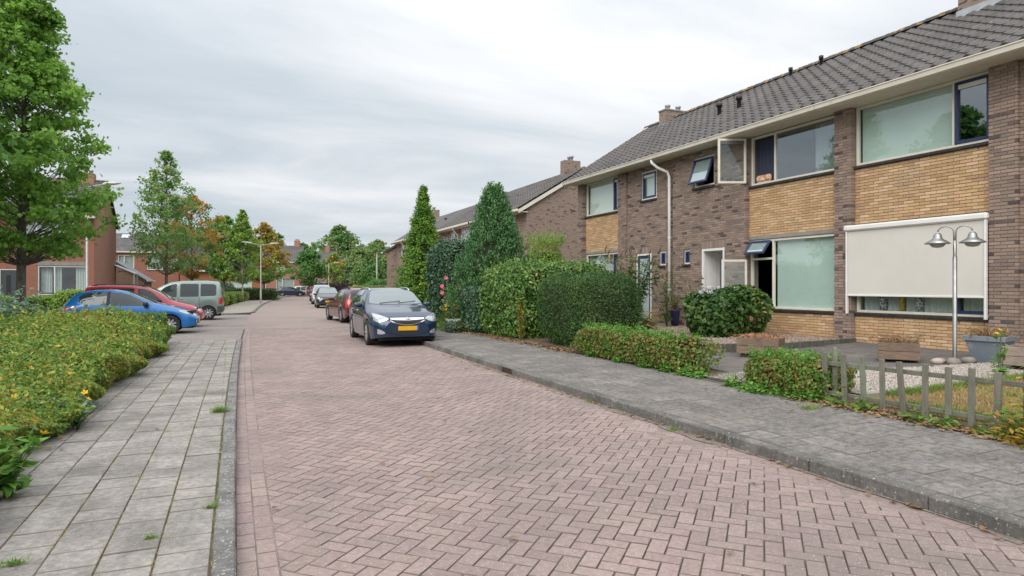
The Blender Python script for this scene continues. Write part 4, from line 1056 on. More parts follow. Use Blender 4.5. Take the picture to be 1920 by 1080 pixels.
# pavilion with a hipped roof
pv = thing('pavilion', 'white pavilion with a pale hipped zinc roof at the end of the street', 'pavilion', (19.6, 114, 0), R(-20))
b = MB(); b.box(-1.9, -1.9, -.1, 1.9, 1.9, 3.2); put('wall', b, M_WHITE, pv, local=True)
b = MB(); b.add([(-2.3, -2.3, 3.2), (2.3, -2.3, 3.2), (2.3, 2.3, 3.2), (-2.3, 2.3, 3.2), (0, 0, 4.75), (-2.3, -2.3, 3.0), (2.3, -2.3, 3.0), (2.3, 2.3, 3.0), (-2.3, 2.3, 3.0)], [(0, 1, 4), (1, 2, 4), (2, 3, 4), (3, 0, 4), (5, 6, 1, 0), (6, 7, 2, 1), (7, 8, 3, 2), (8, 5, 0, 3), (8, 7, 6, 5)]); put('roof', b, mat('zinc_pale', (.50, .53, .57), (.42, .45, .5), ns=2, rough=.5), pv, local=True)
for k in range(3):
    b = MB(); b.box(-1.6 + k * 1.1, -1.93, .9, -.7 + k * 1.1, -1.901, 2.5); wq = put('window', b, M_WHITE, pv, local=True)
    b = MB(); b.box(-1.52 + k * 1.1, -1.95, 1.0, -.78 + k * 1.1, -1.931, 2.4); put('pane', b, mat('dark_pane', (.03, .035, .04), rough=.1), wq, local=True)
# ------------------------------------------------------------------ vegetation
def leafmat(name, stops, rough=.5, trans=.28, ns=1.2, spec=.35, k=1.45, na=1.5, ra=.62): return mat(name, (0, 0, 0), ns_amp=na, rand_amp=ra, stops=[(p, tuple(v * k for v in c)) for p, c in stops], ns=ns, rough=rough, trans=trans, spec=spec)
M_HYP = leafmat('leaf_hypericum', [(0, (.04, .09, .018)), (.38, (.08, .15, .026)), (.66, (.15, .205, .034)), (.86, (.235, .22, .04)), (.95, (.215, .15, .036)), (1, (.20, .085, .03))], k=1.9, ns=.9, trans=.35, ra=.9, na=1.3)
M_HYPG = leafmat('leaf_bluegreen', [(0, (.05, .10, .06)), (.5, (.10, .16, .10)), (1, (.20, .27, .20))])
M_MAPLE = leafmat('leaf_maple', [(0, (.055, .115, .022)), (.4, (.09, .175, .03)), (.75, (.135, .23, .042)), (1, (.20, .29, .065))], trans=.5, k=2.2)
M_LIND = leafmat('leaf_green', [(0, (.03, .075, .022)), (.5, (.05, .115, .03)), (.85, (.085, .15, .04)), (1, (.14, .17, .05))], trans=.5, k=2.5)
M_BRIGHT = leafmat('leaf_bright', [(0, (.065, .13, .025)), (.5, (.12, .20, .035)), (1, (.20, .27, .05))], trans=.45, k=1.95)
M_AUT = leafmat('leaf_autumn', [(0, (.13, .15, .04)), (.35, (.27, .18, .045)), (.65, (.38, .19, .045)), (.9, (.44, .18, .04)), (1, (.34, .20, .05))], trans=.45, k=1.6)
M_AUT2 = leafmat('leaf_autumn_yellow', [(0, (.12, .14, .03)), (.4, (.24, .19, .035)), (.8, (.36, .22, .04)), (1, (.10, .15, .03))], trans=.35)
M_MIX = leafmat('leaf_turning', [(0, (.04, .10, .025)), (.6, (.08, .15, .03)), (.86, (.12, .17, .035)), (1, (.30, .15, .03))], trans=.35, k=1.6)
M_TURN = leafmat('leaf_green_turning', [(0, (.048, .098, .030)), (.5, (.08, .145, .040)), (.85, (.12, .18, .05)), (.95, (.20, .16, .04)), (1, (.30, .16, .035))], trans=.55, k=2.6)
M_THUJA = leafmat('leaf_thuja', [(0, (.03, .085, .014)), (.5, (.07, .15, .018)), (1, (.15, .22, .028))], trans=.2, ns=2.2, k=1.8)
M_JUN = leafmat('leaf_juniper', [(0, (.025, .07, .024)), (.5, (.045, .118, .038)), (1, (.09, .17, .055))], trans=.2, ns=2.2, k=1.8)
M_YEW = leafmat('leaf_yew', [(0, (.016, .045, .012)), (.5, (.034, .08, .018)), (.85, (.06, .11, .022)), (1, (.12, .135, .03))], trans=.15, ns=1.1, k=1.6)
M_LAUR = leafmat('leaf_laurel', [(0, (.04, .10, .022)), (.45, (.075, .16, .03)), (.8, (.14, .22, .05)), (.95, (.26, .29, .10)), (1, (.22, .20, .07))], rough=.4, trans=.2, spec=.4, ns=2.5)
M_LAURD = leafmat('leaf_laurel_dark', [(0, (.018, .05, .025)), (.5, (.035, .085, .04)), (.9, (.075, .13, .07)), (1, (.14, .19, .12))], rough=.35, trans=.15, spec=.5)
M_BEECH = leafmat('leaf_low_hedge', [(0, (.055, .12, .02)), (.4, (.10, .18, .03)), (.62, (.16, .165, .04)), (.82, (.18, .10, .04)), (1, (.14, .06, .03))], ns=3.5)
M_HYD = leafmat('leaf_hydrangea', [(0, (.022, .055, .016)), (.5, (.042, .095, .022)), (.82, (.09, .14, .03)), (.94, (.22, .21, .07)), (1, (.30, .19, .11))])
M_IVY = leafmat('leaf_ivy', [(0, (.05, .13, .02)), (.6, (.09, .20, .03)), (1, (.15, .27, .05))])
M_DRY = leafmat('leaf_dry', [(0, (.16, .09, .045)), (.5, (.22, .135, .07)), (1, (.28, .20, .11))], trans=.15)
M_STRAW = leafmat('grass_dry', [(0, (.22, .145, .07)), (.5, (.28, .195, .095)), (.8, (.26, .21, .08)), (1, (.13, .16, .045))], trans=.2, ns=1.1)
M_GRASS = leafmat('grass_green', [(0, (.06, .13, .02)), (.6, (.11, .19, .03)), (1, (.24, .24, .06))], trans=.25)
M_PURP = leafmat('leaf_purple', [(0, (.03, .018, .024)), (.6, (.06, .03, .04)), (1, (.10, .05, .06))], trans=.1)
M_HULL = mat('inner_shade', (.018, .026, .010), (.03, .036, .014), ns=6, rough=1)  # opaque filler hull; the shade inside the foliage is put into its colour
M_HULL2 = mat('inner_shade_brown', (.045, .04, .02), (.06, .06, .024), ns=8, rough=1)  # browner hull colour, likewise painted dark as the shaded inside
M_BARK = mat('bark', (.16, .135, .11), (.10, .085, .07), ns=6, rough=.95, bump=.8, bs=25, grain=((8, 8, 1), 3, (.2, .18, .15)))
M_STEM = mat('stem_brown', (.13, .085, .05), (.09, .06, .035), ns=8, rough=.9)
M_STEMG = mat('stem_green', (.10, .16, .04), (.14, .17, .06), ns=8, rough=.8)
M_PET_Y = mat('petal_yellow', (.80, .52, .02), (.75, .42, .015), ns=30, rough=.6, trans=.2)
M_PET_P = mat('petal_pink', (.65, .06, .16), (.75, .2, .3), ns=30, rough=.6, trans=.2)
M_PET_B = mat('petal_pale', (.50, .56, .66), (.68, .64, .56), ns=14, rough=.7, trans=.2)

def nearp(o, p): return o
def grow_tree(name, label, loc, H, base, rad, prof, n_cl, per, lsize, m, trunk_r=.14, seed=1, group=None, spread=.55, cat='tree', aspect=.75, lean=(0, 0), flat=.75, mats2=None, bark=None, limb_r=.035):
    """prof: list of (height fraction of the crown, radius fraction); mats2: (material, test(offset)) for clumps of another colour"""
    rg = np.random.default_rng(seed); x0, y0, z0 = loc
    t = thing(name, label, cat, loc, 0, group)
    hp = np.array([p[0] for p in prof]); rp = np.array([p[1] for p in prof])
    tb = MB(); path = []; rr = []
    for k in range(9):
        f = k / 8; path.append((x0 + lean[0] * f + .06 * math.sin(3 * f + seed), y0 + lean[1] * f + .06 * math.cos(4 * f + seed), z0 - .05 + (H - z0) * .93 * f)); rr.append(trunk_r * ((1 - f) ** .8 * .92 + .06) * (1.25 if k == 0 else 1))
    tb.tube(path, rr, 9)
    P = []; kinds = []
    for k in range(n_cl):
        f = rg.random() ** .85; rm = rad * np.interp(f, hp, rp); ang = rg.uniform(0, 2 * math.pi); r_ = rm * math.sqrt(rg.uniform(.12, 1)) * (1 + .18 * rg.normal())
        c = np.array([x0 + lean[0] * f + math.cos(ang) * r_, y0 + lean[1] * f + math.sin(ang) * r_, base + (H - base) * f])
        zb = min(max(base * .88 + z0 * .12, c[2] - r_ * (.55 + .3 * rg.random()) - .1), c[2]); fb = (zb - z0) / (H - z0)
        bx, by = x0 + lean[0] * fb, y0 + lean[1] * fb
        if r_ > .25:
            pts = [(bx, by, zb)]
            for q in (.35, .7, 1.0): pts.append((bx + (c[0] - bx) * q + rg.normal() * .05, by + (c[1] - by) * q + rg.normal() * .05, zb + (c[2] - zb) * (q ** 1.25)))
            tb.tube(pts, [limb_r * (1 - fb * .5), limb_r * .7 * (1 - fb * .5), limb_r * .4, .008], 5, caps=False)
        n = int(per * rg.uniform(.6, 1.4) * (.45 + .55 * min(1, rm / rad + .15))); s = spread * rg.uniform(.7, 1.25) * (.30 + .70 * min(1, rm / rad + .1))
        q = rg.normal(size=(n, 3)) * np.array([s, s, s * flat]) * .6 + c
        P.append(q); kinds.append(np.full(n, 1 if mats2 and mats2[1](c - np.array([x0, y0, z0]), rg) else 0))
    P = np.concatenate(P); kinds = np.concatenate(kinds)
    put('trunk', tb, bark or M_BARK, t)
    out = unit(P - np.array([x0, y0, (base + H) / 2]))
    for kk, mm in ((0, m), (1, mats2[0] if mats2 else None)):
        i = kinds == kk
        if mm is None or not i.any(): continue
        leaves('crown', leaf_arrays(P[i], out[i] * .5, lsize, .4, aspect, wn=.7, wr=.7, wu=.55, droop=.25), mm, t)
    return t
def block_hedge(name, label, c, r, m, n, lsize, p=5, seed=1, group=None, bump=.05, aspect=.55, cat='hedge', hullm=None, s=.87, wr=.7, twigs=0, wu=.3, bf=3.0, lo=.86, hi=1.05, extra=None):
    t = thing(name, label, cat, (c[0], c[1], c[2] - r[2]), 0, group)
    P, Nn = sbox(n, c, r, p, seed, bump, bf, lo, hi); k = P[:, 2] > c[2] - r[2] + .02; P, Nn = P[k], Nn[k]
    V = leaf_arrays(P, Nn, lsize, .4, aspect, wn=.8, wr=wr, wu=wu)
    leaves('foliage', V, m, t)
    hv, hf = hull(c, r, p, seed, bump, bf, s, 16, c[2] - r[2] + .01); put('shade_hull', np_mesh('shade_hull', hv, hf, True), hullm or M_HULL, t)
    return t
def sprigs(t, c, r, n, ln, per, lsize, m, seed=3, up=1.0):
    """loose shoots that stand out of a clipped top"""
    rg = np.random.default_rng(seed); P = []; A = []
    for k in range(n):
        b = np.array([c[0] + rg.uniform(-1, 1) * r[0] * .95, c[1] + rg.uniform(-1, 1) * r[1] * .95, c[2] + r[2] * rg.uniform(.85, 1.0)])
        d = np.array([rg.normal() * .35, rg.normal() * .35, up]); d /= np.linalg.norm(d); L_ = ln * rg.uniform(.4, 1.2)
        for j in range(per): P.append(b + d * L_ * j / per + rg.normal(size=3) * lsize * .3)
        A += [d] * per
    P = np.array(P); A = np.array(A)
    leaves('foliage', leaf_arrays(P, RNG.normal(size=P.shape), lsize, .35, .5, wn=.6, wr=.6, wu=.5), m, t)

# --- the wide shrub border at the left
def edge_x(y): return Lk(y) - 1.68 + .10 * np.sin(y * 1.7) + .06 * np.sin(y * 4.1 + 1)
hg = thing('hedge', 'wide low yellow green shrub border with red tips and yellow flowers beside the left pavement', 'hedge', (-4, 10, .05))
def border_h(x, y): return .82 + .07 * np.sin(x * 1.3 + y * .9) + .05 * np.sin(y * 2.3 - x) + .035 * np.sin(4.3 * x + 3.1 * y) + np.clip((y - 5) * .006, 0, .08) - .48 * np.clip(1 - (np.array([Lk(float(v)) for v in np.ravel(y)]).reshape(np.shape(y)) - 1.62 - x) / (1.5 + .25 * np.sin(y * 1.9)), 0, 1) ** 1.5
def border(n, ya, yb, xa, size, face):
    y = RNG.uniform(ya, yb, n); ex = np.array([Lk(v) for v in y]) - 1.68 + .10 * np.sin(y * 1.7) + .06 * np.sin(y * 4.1 + 1)
    if face:
        u = RNG.random(n); x = ex + .02 - RNG.exponential(.07, n) - .10 * (1 - u) ** 2; h = border_h(x - .05, y); z = .07 + (h - .07) * u; N_ = np.stack([np.ones(n), -.25 * np.ones(n), .35 + 0 * y], 1)
        x = x + .10 * np.sin(u * 3.0) + .05 * np.sin(y * 6 + u * 5)
    else:
        x = ex - RNG.random(n) ** 1.15 * (ex - xa); z = border_h(x, y) - RNG.exponential(.045, n); N_ = np.stack([.15 * np.ones(n), -.2 * np.ones(n), np.ones(n)], 1)
    return np.stack([x, y, z], 1), N_
LV = []
for n, ya, yb, xa, size, face in ((30000, 2.8, 7.5, 0, .040, True), (22000, 7.5, 18.4, 0, .055, True), (38000, 2.8, 7.5, -4.2, .042, False), (52000, 7.5, 13, -6.5, .055, False), (46000, 13, 18.6, -8.5, .065, False)):
    P, N_ = border(n, ya, yb, xa, size, face); LV.append(leaf_arrays(P, N_, size, .4, .5, wn=.8, wr=.75, wu=.5))
P = []
for k in range(1700):                           # upright shoots
    y = RNG.uniform(3, 18.5); ex = Lk(y) - 1.7; x = ex - RNG.random() ** 1.3 * min(5.5, 1.2 + y * .35); h = float(border_h(np.array([x]), np.array([y]))[0]); L_ = RNG.uniform(.04, .25)
    dx, dy = RNG.normal(size=2) * .25
    for j in range(9): P.append((x + dx * L_ * j / 9 + RNG.normal() * .012, y + dy * L_ * j / 9 + RNG.normal() * .012, h - .03 + L_ * j / 8))
P = np.array(P); LV.append(leaf_arrays(P, RNG.normal(size=P.shape), .045 + .0015 * P[:, 1], .3, .5, wn=.6, wr=.5, wu=.6))
for yb in (18.5,):                              # far end face
    n = 9000; x = RNG.uniform(-5, -1.45, n); u = RNG.random(n); y = 18.55 - RNG.exponential(.08, n); z = .08 + .8 * u
    LV.append(leaf_arrays(np.stack([x, y, z], 1), np.tile([0, 1, .2], (n, 1)).astype(float), .06, .3, .5))
leaves('foliage', np.concatenate(LV), M_HYP, hg)
V = []; F = []; ny = 60; nx = 16
for i in range(ny + 1):
    y = 2.5 + 16.0 * i / ny; ex = Lk(y) - 1.80
    V.append((ex + .02, y, .05))
    for j in range(nx): 
        x = ex - j * .6; V.append((x, y, float(border_h(np.array([x]), np.array([y]))[0]) - .11 - (.10 if j == 0 else 0)))
    if i:
        for j in range(nx): a = (i - 1) * (nx + 1) + j; b = i * (nx + 1) + j; F.append((a, a + 1, b + 1, b))
put('shade_hull', np_mesh('shade_hull', V, F, True), M_HULL2, hg)
fm = MB()
for k in range(5):
    a = 2 * math.pi * k / 5; fm.add([(0, 0, 0), (.025 * math.cos(a - .5), .025 * math.sin(a - .5), .008), (.036 * math.cos(a), .036 * math.sin(a), .014), (.025 * math.cos(a + .5), .025 * math.sin(a + .5), .008)], [(0, 1, 2, 3)])
fme = fm.mesh('flower'); fme.materials.append(M_PET_Y)
def flower(parent, x, y, z, s=1.0, me=fme, name='flower'):
    o = put(name, me, None, parent); o.location = (x, y, z); o.scale = (s, s, s); o.rotation_euler = (random.uniform(-.7, .7), random.uniform(-.7, .7), random.uniform(0, 6)); return o
for k in range(70):
    y = random.uniform(4, 17.5); x = Lk(y) - 1.7 - random.random() * (1 + .25 * y); flower(hg, x, y, float(border_h(np.array([x]), np.array([y]))[0]) + .045, random.uniform(.8, 1.25))

def stem_plant(name, label, cat, loc, h, n_st, leaf_m, lsize, nleaf, spread=.15, flowers=(), aspect=.35, group=None, stem_m=None, seed=0, base_leaves=0, curve=.25):
    rg = np.random.default_rng(seed); t = thing(name, label, cat, loc, 0, group); sb = MB(); P = []; A = []; tips = []
    for k in range(n_st):
        a = rg.uniform(0, 6.28); hh = h * rg.uniform(.7, 1.05); sp = spread * rg.uniform(.3, 1.3); pts = []
        for q in np.linspace(0, 1, 6): pts.append((loc[0] + math.cos(a) * (sp * q ** 1.5 + .02), loc[1] + math.sin(a) * (sp * q ** 1.5 + .02), loc[2] + hh * q * (1 - curve * .3 * q)))
        sb.tube(pts, [.008, .007, .006, .005, .004, .003], 5); tips.append(pts[-1])
        for j in range(nleaf):
            q = rg.uniform(.08, 1); i = min(4, int(q * 5)); f = q * 5 - i; p = np.array(pts[i]) * (1 - f) + np.array(pts[i + 1]) * f; an = rg.uniform(0, 6.28)
            d = np.array([math.cos(an), math.sin(an), rg.uniform(.0, .7)]); P.append(p + d * lsize * .45 * (1.1 - .5 * q)); A.append(d)
    for j in range(base_leaves):
        an = rg.uniform(0, 6.28); d = np.array([math.cos(an), math.sin(an), rg.uniform(.1, .8)]); P.append(np.array(loc) + d * lsize * .8 * rg.random() + np.array([0, 0, .04])); A.append(d)
    put('stem', sb, stem_m or M_STEMG, t)
    P = np.array(P); A = np.array(A); leaves('foliage', leaf_arrays(P, np.tile([0, 0, 1.], (len(P), 1)), lsize, .35, aspect, wn=.9, wr=.35, wu=.2, axis=A * 2), leaf_m, t)
    for (fi, dz, s, me) in flowers: p = tips[fi % n_st]; flower(t, p[0] + random.uniform(-.02, .02), p[1] + random.uniform(-.02, .02), p[2] + dz, s, me)
    return t, tips
# taller pieces in and behind the border
stem_plant('flowering_plant', 'evening primrose with two yellow blooms at the near left edge of the border', 'plant', (-1.42, 5.55, .06), .52, 7, M_IVY, .15, 16, .16, [(0, .02, .95, fme), (1, .02, 1.0, fme), (2, -.02, .8, fme)], .38, seed=4, base_leaves=30)
stem_plant('flowering_plant', 'small yellow flowering plant leaning over the tiles beside the border', 'plant', (-1.45, 7.9, .06), .42, 4, M_HYPG, .11, 12, .22, [(0, .02, 1.1, fme), (1, .02, 1.1, fme)], .4, seed=9, base_leaves=14)
sh_lab = ['blue green leafy shrub rising from the left border near the maple trunk', 'blue green shrub at the far left edge of the border']
for (c, r, lab, sd) in (((-4.6, 15.6, .72), (1.1, 1.3, .52), sh_lab[0], 21), ((-5.9, 16.6, .75), (1.0, 1.2, .60), sh_lab[1], 22)):
    t = block_hedge('shrub', lab, c, r, M_HYPG, 5200, .10, 2.6, sd, None, .12, .5, 'shrub', M_HULL, .75); sprigs(t, c, r, 60, .35, 10, .085, M_HYPG, sd)
b1 = block_hedge('shrub', 'round green shrub under the window of the red house, left of its neighbour', (-9.5, 42.4, .42), (1.0, .8, .55), M_BRIGHT, 2600, .12, 2.6, 31, None, .08, .6, 'shrub')
b2 = block_hedge('shrub', 'wide yellow green shrub under the right part of the red house window', (-7.75, 42.0, .55), (1.1, .8, .72), M_BRIGHT, 3400, .13, 2.6, 32, None, .08, .6, 'shrub')
b3 = block_hedge('shrub', 'small clipped shrub before the grey front door of the red house', (-11.2, 41.8, .40), (.8, .8, .6), M_BRIGHT, 2200, .12, 2.6, 33, None, .06, .6, 'shrub')

# --- trees on the left and far away
EGG = [(0, .62), (.12, .95), (.3, 1.0), (.55, .85), (.78, .55), (.92, .26), (1, .05)]
OVAL = [(0, .35), (.2, .85), (.4, 1), (.65, .88), (.85, .55), (1, .12)]
SPIRE = [(0, .45), (.15, .9), (.35, 1), (.6, .72), (.8, .42), (1, .04)]
grow_tree('maple_tree', 'big green maple in front of the red house at the left edge', (-5.95, 24.7, .0), 12.3, 2.45, 2.05, [(0, .95), (.1, 1.0), (.3, 1), (.5, .80), (.70, .50), (.88, .22), (1, .06)], 430, 105, .135, M_MAPLE, .15, 5, spread=.36, aspect=.85, flat=.55, limb_r=.026)
TG = 'young street trees along the left side'
grow_tree('street_tree', 'young green street tree with thin orange twigs beside the turning orange tree', (-4.1, 51.6, .0), 11.1, 2.6, 2.45, [(0, .5), (.15, .92), (.35, 1), (.6, .72), (.85, .32), (1, .03)], 240, 42, .17, M_TURN, .12, 6, TG, .37, limb_r=.025)
grow_tree('street_tree', 'orange autumn street tree half behind the green one', (-2.8, 57.5, .0), 8.7, 2.3, 2.5, OVAL, 150, 38, .20, M_AUT, .10, 7, TG, .38, mats2=(M_LIND, lambda o, g: g.random() < .32))
grow_tree('street_tree', 'pale green street tree right of the orange one, with a round crown', (-.5, 68.5, 0), 8.3, 2.2, 2.4, OVAL, 170, 44, .24, M_BRIGHT, .10, 8, TG, .42, mats2=(M_LIND, lambda o, g: g.random() < .4))
grow_tree('street_tree', 'slender pale green street tree with a pointed top and pale trunk', (1.15, 66.5, 0), 8.7, 1.9, 1.75, SPIRE, 150, 44, .22, M_BRIGHT, .09, 9, TG, .32, bark=mat('bark_pale', (.36, .33, .29), (.28, .25, .22), ns=5, rough=.9))
grow_tree('street_tree', 'yellow orange street tree behind the street lamp', (3.6, 77.5, 0), 8.6, 2.0, 2.6, SPIRE, 180, 44, .25, M_AUT2, .10, 10, TG, .4, mats2=(M_BRIGHT, lambda o, g: o[2] < 3.6 or g.random() < .15))
grow_tree('street_tree', 'small green tree in front of the farther brick house', (10.6, 97.5, 0), 6.8, 1.6, 2.6, OVAL, 85, 60, .32, M_LIND, .10, 12, TG, .55)
grow_tree('street_tree', 'thin yellowing tree beside the far street lamp', (15.6, 108, 0), 6.8, 1.8, 1.9, OVAL, 50, 50, .34, M_AUT2, .09, 13, TG, .5, mats2=(M_BRIGHT, lambda o, g: g.random() < .6))
M_FAR_HAZE = leafmat('leaf_far_haze', [(0, (.075, .125, .045)), (.5, (.12, .175, .06)), (1, (.18, .22, .08))], trans=.45, k=1.9, ns=.25)  # paler, greyer greens: distance haze put into the leaf colour
BG = 'tall background trees behind the far houses'
grow_tree('tree', 'broad round green tree at the end of the street, the largest there', (22.0, 143, 0), 14.4, 3.0, 6.6, EGG, 260, 40, .50, M_FAR_HAZE, .35, 14, BG, .85, mats2=(M_LIND, lambda o, g: g.random() < .35), limb_r=.12)
grow_tree('tree', 'rounded green tree to the right of the largest far tree', (28.3, 139, 0), 10.3, 2, 4.2, EGG, 130, 50, .5, M_FAR_HAZE, .25, 15, BG, .9, mats2=(M_LIND, lambda o, g: g.random() < .4), limb_r=.09)
grow_tree('tree', 'dark green tree left of the largest far tree', (14.8, 149, 0), 10.8, 2, 4.2, EGG, 110, 70, .55, M_LIND, .25, 16, BG, .9, limb_r=.09)
grow_tree('tree', 'bluish open crowned tree behind the chimney of the brick house', (8.0, 150, 0), 14.0, 3, 3.6, OVAL, 90, 60, .5, M_LIND, .25, 17, BG, .8, limb_r=.09)
grow_tree('tree', 'tall dark tree behind the yellow orange street tree', (2.4, 150, 0), 14.0, 3, 4.4, OVAL, 120, 60, .5, M_LIND, .25, 18, BG, .9, limb_r=.09)
grow_tree('tree', 'dense green tree behind the pale green street trees', (-6.5, 108, 0), 10.6, 2, 5.0, EGG, 150, 70, .45, M_LIND, .25, 19, BG, .9, limb_r=.09)
grow_tree('tree', 'leafy tree showing between the red house and the row house roof', (-22.0, 104, 0), 10.4, 2, 5.0, EGG, 130, 65, .45, M_BRIGHT, .25, 20, BG, .9, limb_r=.09)
grow_tree('tree', 'green tree to the left of the flagpole behind low bushes', (21.0, 113, 0), 7.8, 1.0, 4.0, EGG, 120, 70, .42, M_FAR_HAZE, .2, 23, BG, .9)
grow_tree('tree', 'green tree between the flagpole and the end of the brown row', (18.3, 89, 0), 6.4, .8, 2.6, EGG, 120, 70, .34, M_FAR_HAZE, .2, 24, BG, .7, mats2=(M_LIND, lambda o, g: g.random() < .4))
grow_tree('tree', 'pale blue green tree far behind the flagpole', (31.5, 150, 0), 12.0, 3, 5.0, EGG, 130, 60, .55, M_FAR_HAZE, .25, 25, BG, 1.0)
# hedges and ground shrubs along the far left pavement
HB = [(40.0, 3.2), (46.4, 3.2), (52.8, 3.2), (59.2, 3.2), (65.6, 3.2), (72, 3.2), (79, 3.8), (87, 4.2)]
hl = ['first', 'second', 'third', 'fourth', 'fifth', 'sixth', 'seventh', 'last']
for i, (y, hy) in enumerate(HB):
    xc = Lk(y) - 2.35 - 1.15
    t = block_hedge('hedge', 'low yellow green hedge along the far left pavement, %s from the parked grey van' % hl[i], (xc, y, .46), (1.15, hy, .5), M_HYP, int(5200 - i * 350), .10 + .008 * i, 4, 40 + i, 'low hedges along the far left pavement', .07, .55, hullm=M_HULL2)
block_hedge('hedge', 'dark green hedge behind the grey van and below the young trees', (-6.5, 55.8, .55), (6.0, .9, .62), M_YEW, 7000, .12, 4, 51, None, .07, .5)
block_hedge('hedge', 'dark green hedge below the pale slender tree', (1.5, 72.5, .6), (3.6, .7, .7), M_YEW, 4500, .14, 4, 52, None, .07, .5)
block_hedge('shrub', 'bright green bush between the red house and the garden shed', (-9.6, 55.5, 1.35), (1.7, 1.4, 1.45), M_BRIGHT, 5200, .17, 2.4, 53, None, .1, .6, 'shrub')
block_hedge('shrub', 'round pale bush in front of the orange wall', (-.7, 78, .95), (1.3, 1, 1.05), M_HYPG, 1800, .2, 2.4, 54, None, .1, .6, 'shrub')
block_hedge('hedge', 'dark purple hedge before the farther brick house and pavilion', (15.6, 106.5, .95), (3.6, .8, 1.0), M_PURP, 4500, .2, 4, 55, None, .08, .5)
block_hedge('shrub', 'bushy green shrub before the pavilion at the bend', (18.2, 84, 1.1), (2.4, 1.6, 1.25), M_LIND, 3800, .2, 2.4, 56, None, .1, .6, 'shrub')
block_hedge('hedge', 'low yellow green hedge beyond the roofs of the parked cars', (14.5, 68, .75), (4.0, 1.0, .85), M_HYP, 4200, .15, 4, 57, None, .08, .5)

# --- gardens on the right
ze = zg(7, 14)
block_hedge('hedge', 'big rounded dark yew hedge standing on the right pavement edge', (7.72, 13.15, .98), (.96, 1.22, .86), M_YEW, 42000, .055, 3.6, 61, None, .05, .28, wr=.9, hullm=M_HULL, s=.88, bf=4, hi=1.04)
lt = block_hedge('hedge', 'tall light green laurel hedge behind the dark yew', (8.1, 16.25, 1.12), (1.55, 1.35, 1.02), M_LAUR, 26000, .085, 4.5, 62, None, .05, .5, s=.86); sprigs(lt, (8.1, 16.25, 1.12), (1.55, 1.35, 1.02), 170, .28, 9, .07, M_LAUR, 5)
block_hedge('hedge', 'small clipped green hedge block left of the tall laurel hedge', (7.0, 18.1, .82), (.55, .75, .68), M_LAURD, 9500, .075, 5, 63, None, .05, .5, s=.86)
yl = stem_plant('shrub', 'yellow leaved twig growing out of the laurel hedge', 'shrub', (6.72, 14.75, .2), 1.1, 6, M_AUT2, .10, 26, .18, (), .55, seed=12)
GL = 'low clipped hedges along the right pavement'
lh = block_hedge('hedge', 'long low red and green hedge along the right pavement', (6.84, 10.05, .42), (.32, 1.9, .265), M_BEECH, 21000, .055, 4.5, 64, GL, .10, .55, hullm=M_HULL2, s=.78, bf=5); sprigs(lh, (6.84, 10.05, .42), (.32, 1.9, .265), 220, .16, 7, .05, M_IVY, 6)
lh2 = block_hedge('hedge', 'short low hedge beside the picket fence', (6.82, 6.28, .375), (.38, .66, .22), M_BEECH, 12000, .05, 4, 65, GL, .11, .55, hullm=M_HULL2, s=.76, bf=6); sprigs(lh2, (6.82, 6.32, .375), (.36, .56, .22), 130, .14, 7, .05, M_IVY, 7)
def carpet(name, label, pts, n, lsize, m, cat, zf, h=.06, aspect=.7):
    t = thing(name, label, cat, (pts[0][0], pts[0][1], .15)); q = np.array(pts); i = RNG.integers(0, len(q), n)
    P = q[i][:, :2] + RNG.normal(size=(n, 2)) * q[i][:, 2:3]; z = np.array([zf(a, b) for a, b in P]) + RNG.exponential(h, n)
    leaves('foliage', leaf_arrays(np.column_stack([P, z]), np.tile([0, 0, 1.], (n, 1)), lsize, .4, aspect, wn=.8, wr=.5, wu=.5), m, t); return t
carpet('creeper', 'bright green creeper spreading from the short hedge onto the pavement', [(6.45, 6.2, .10), (6.4, 6.6, .09), (6.42, 5.85, .08), (6.5, 5.7, .06), (6.3, 6.4, .07), (6.38, 6.95, .07)], 1500, .055, M_IVY, 'plant', zr, .035)
carpet('creeper', 'green creeper at the foot of the long low hedge', [(6.5, 8.1, .07), (6.48, 8.6, .06), (6.5, 9.2, .06), (6.52, 10, .06), (6.55, 7.85, .09), (6.5, 11, .05)], 1500, .055, M_IVY, 'plant', zr, .035)
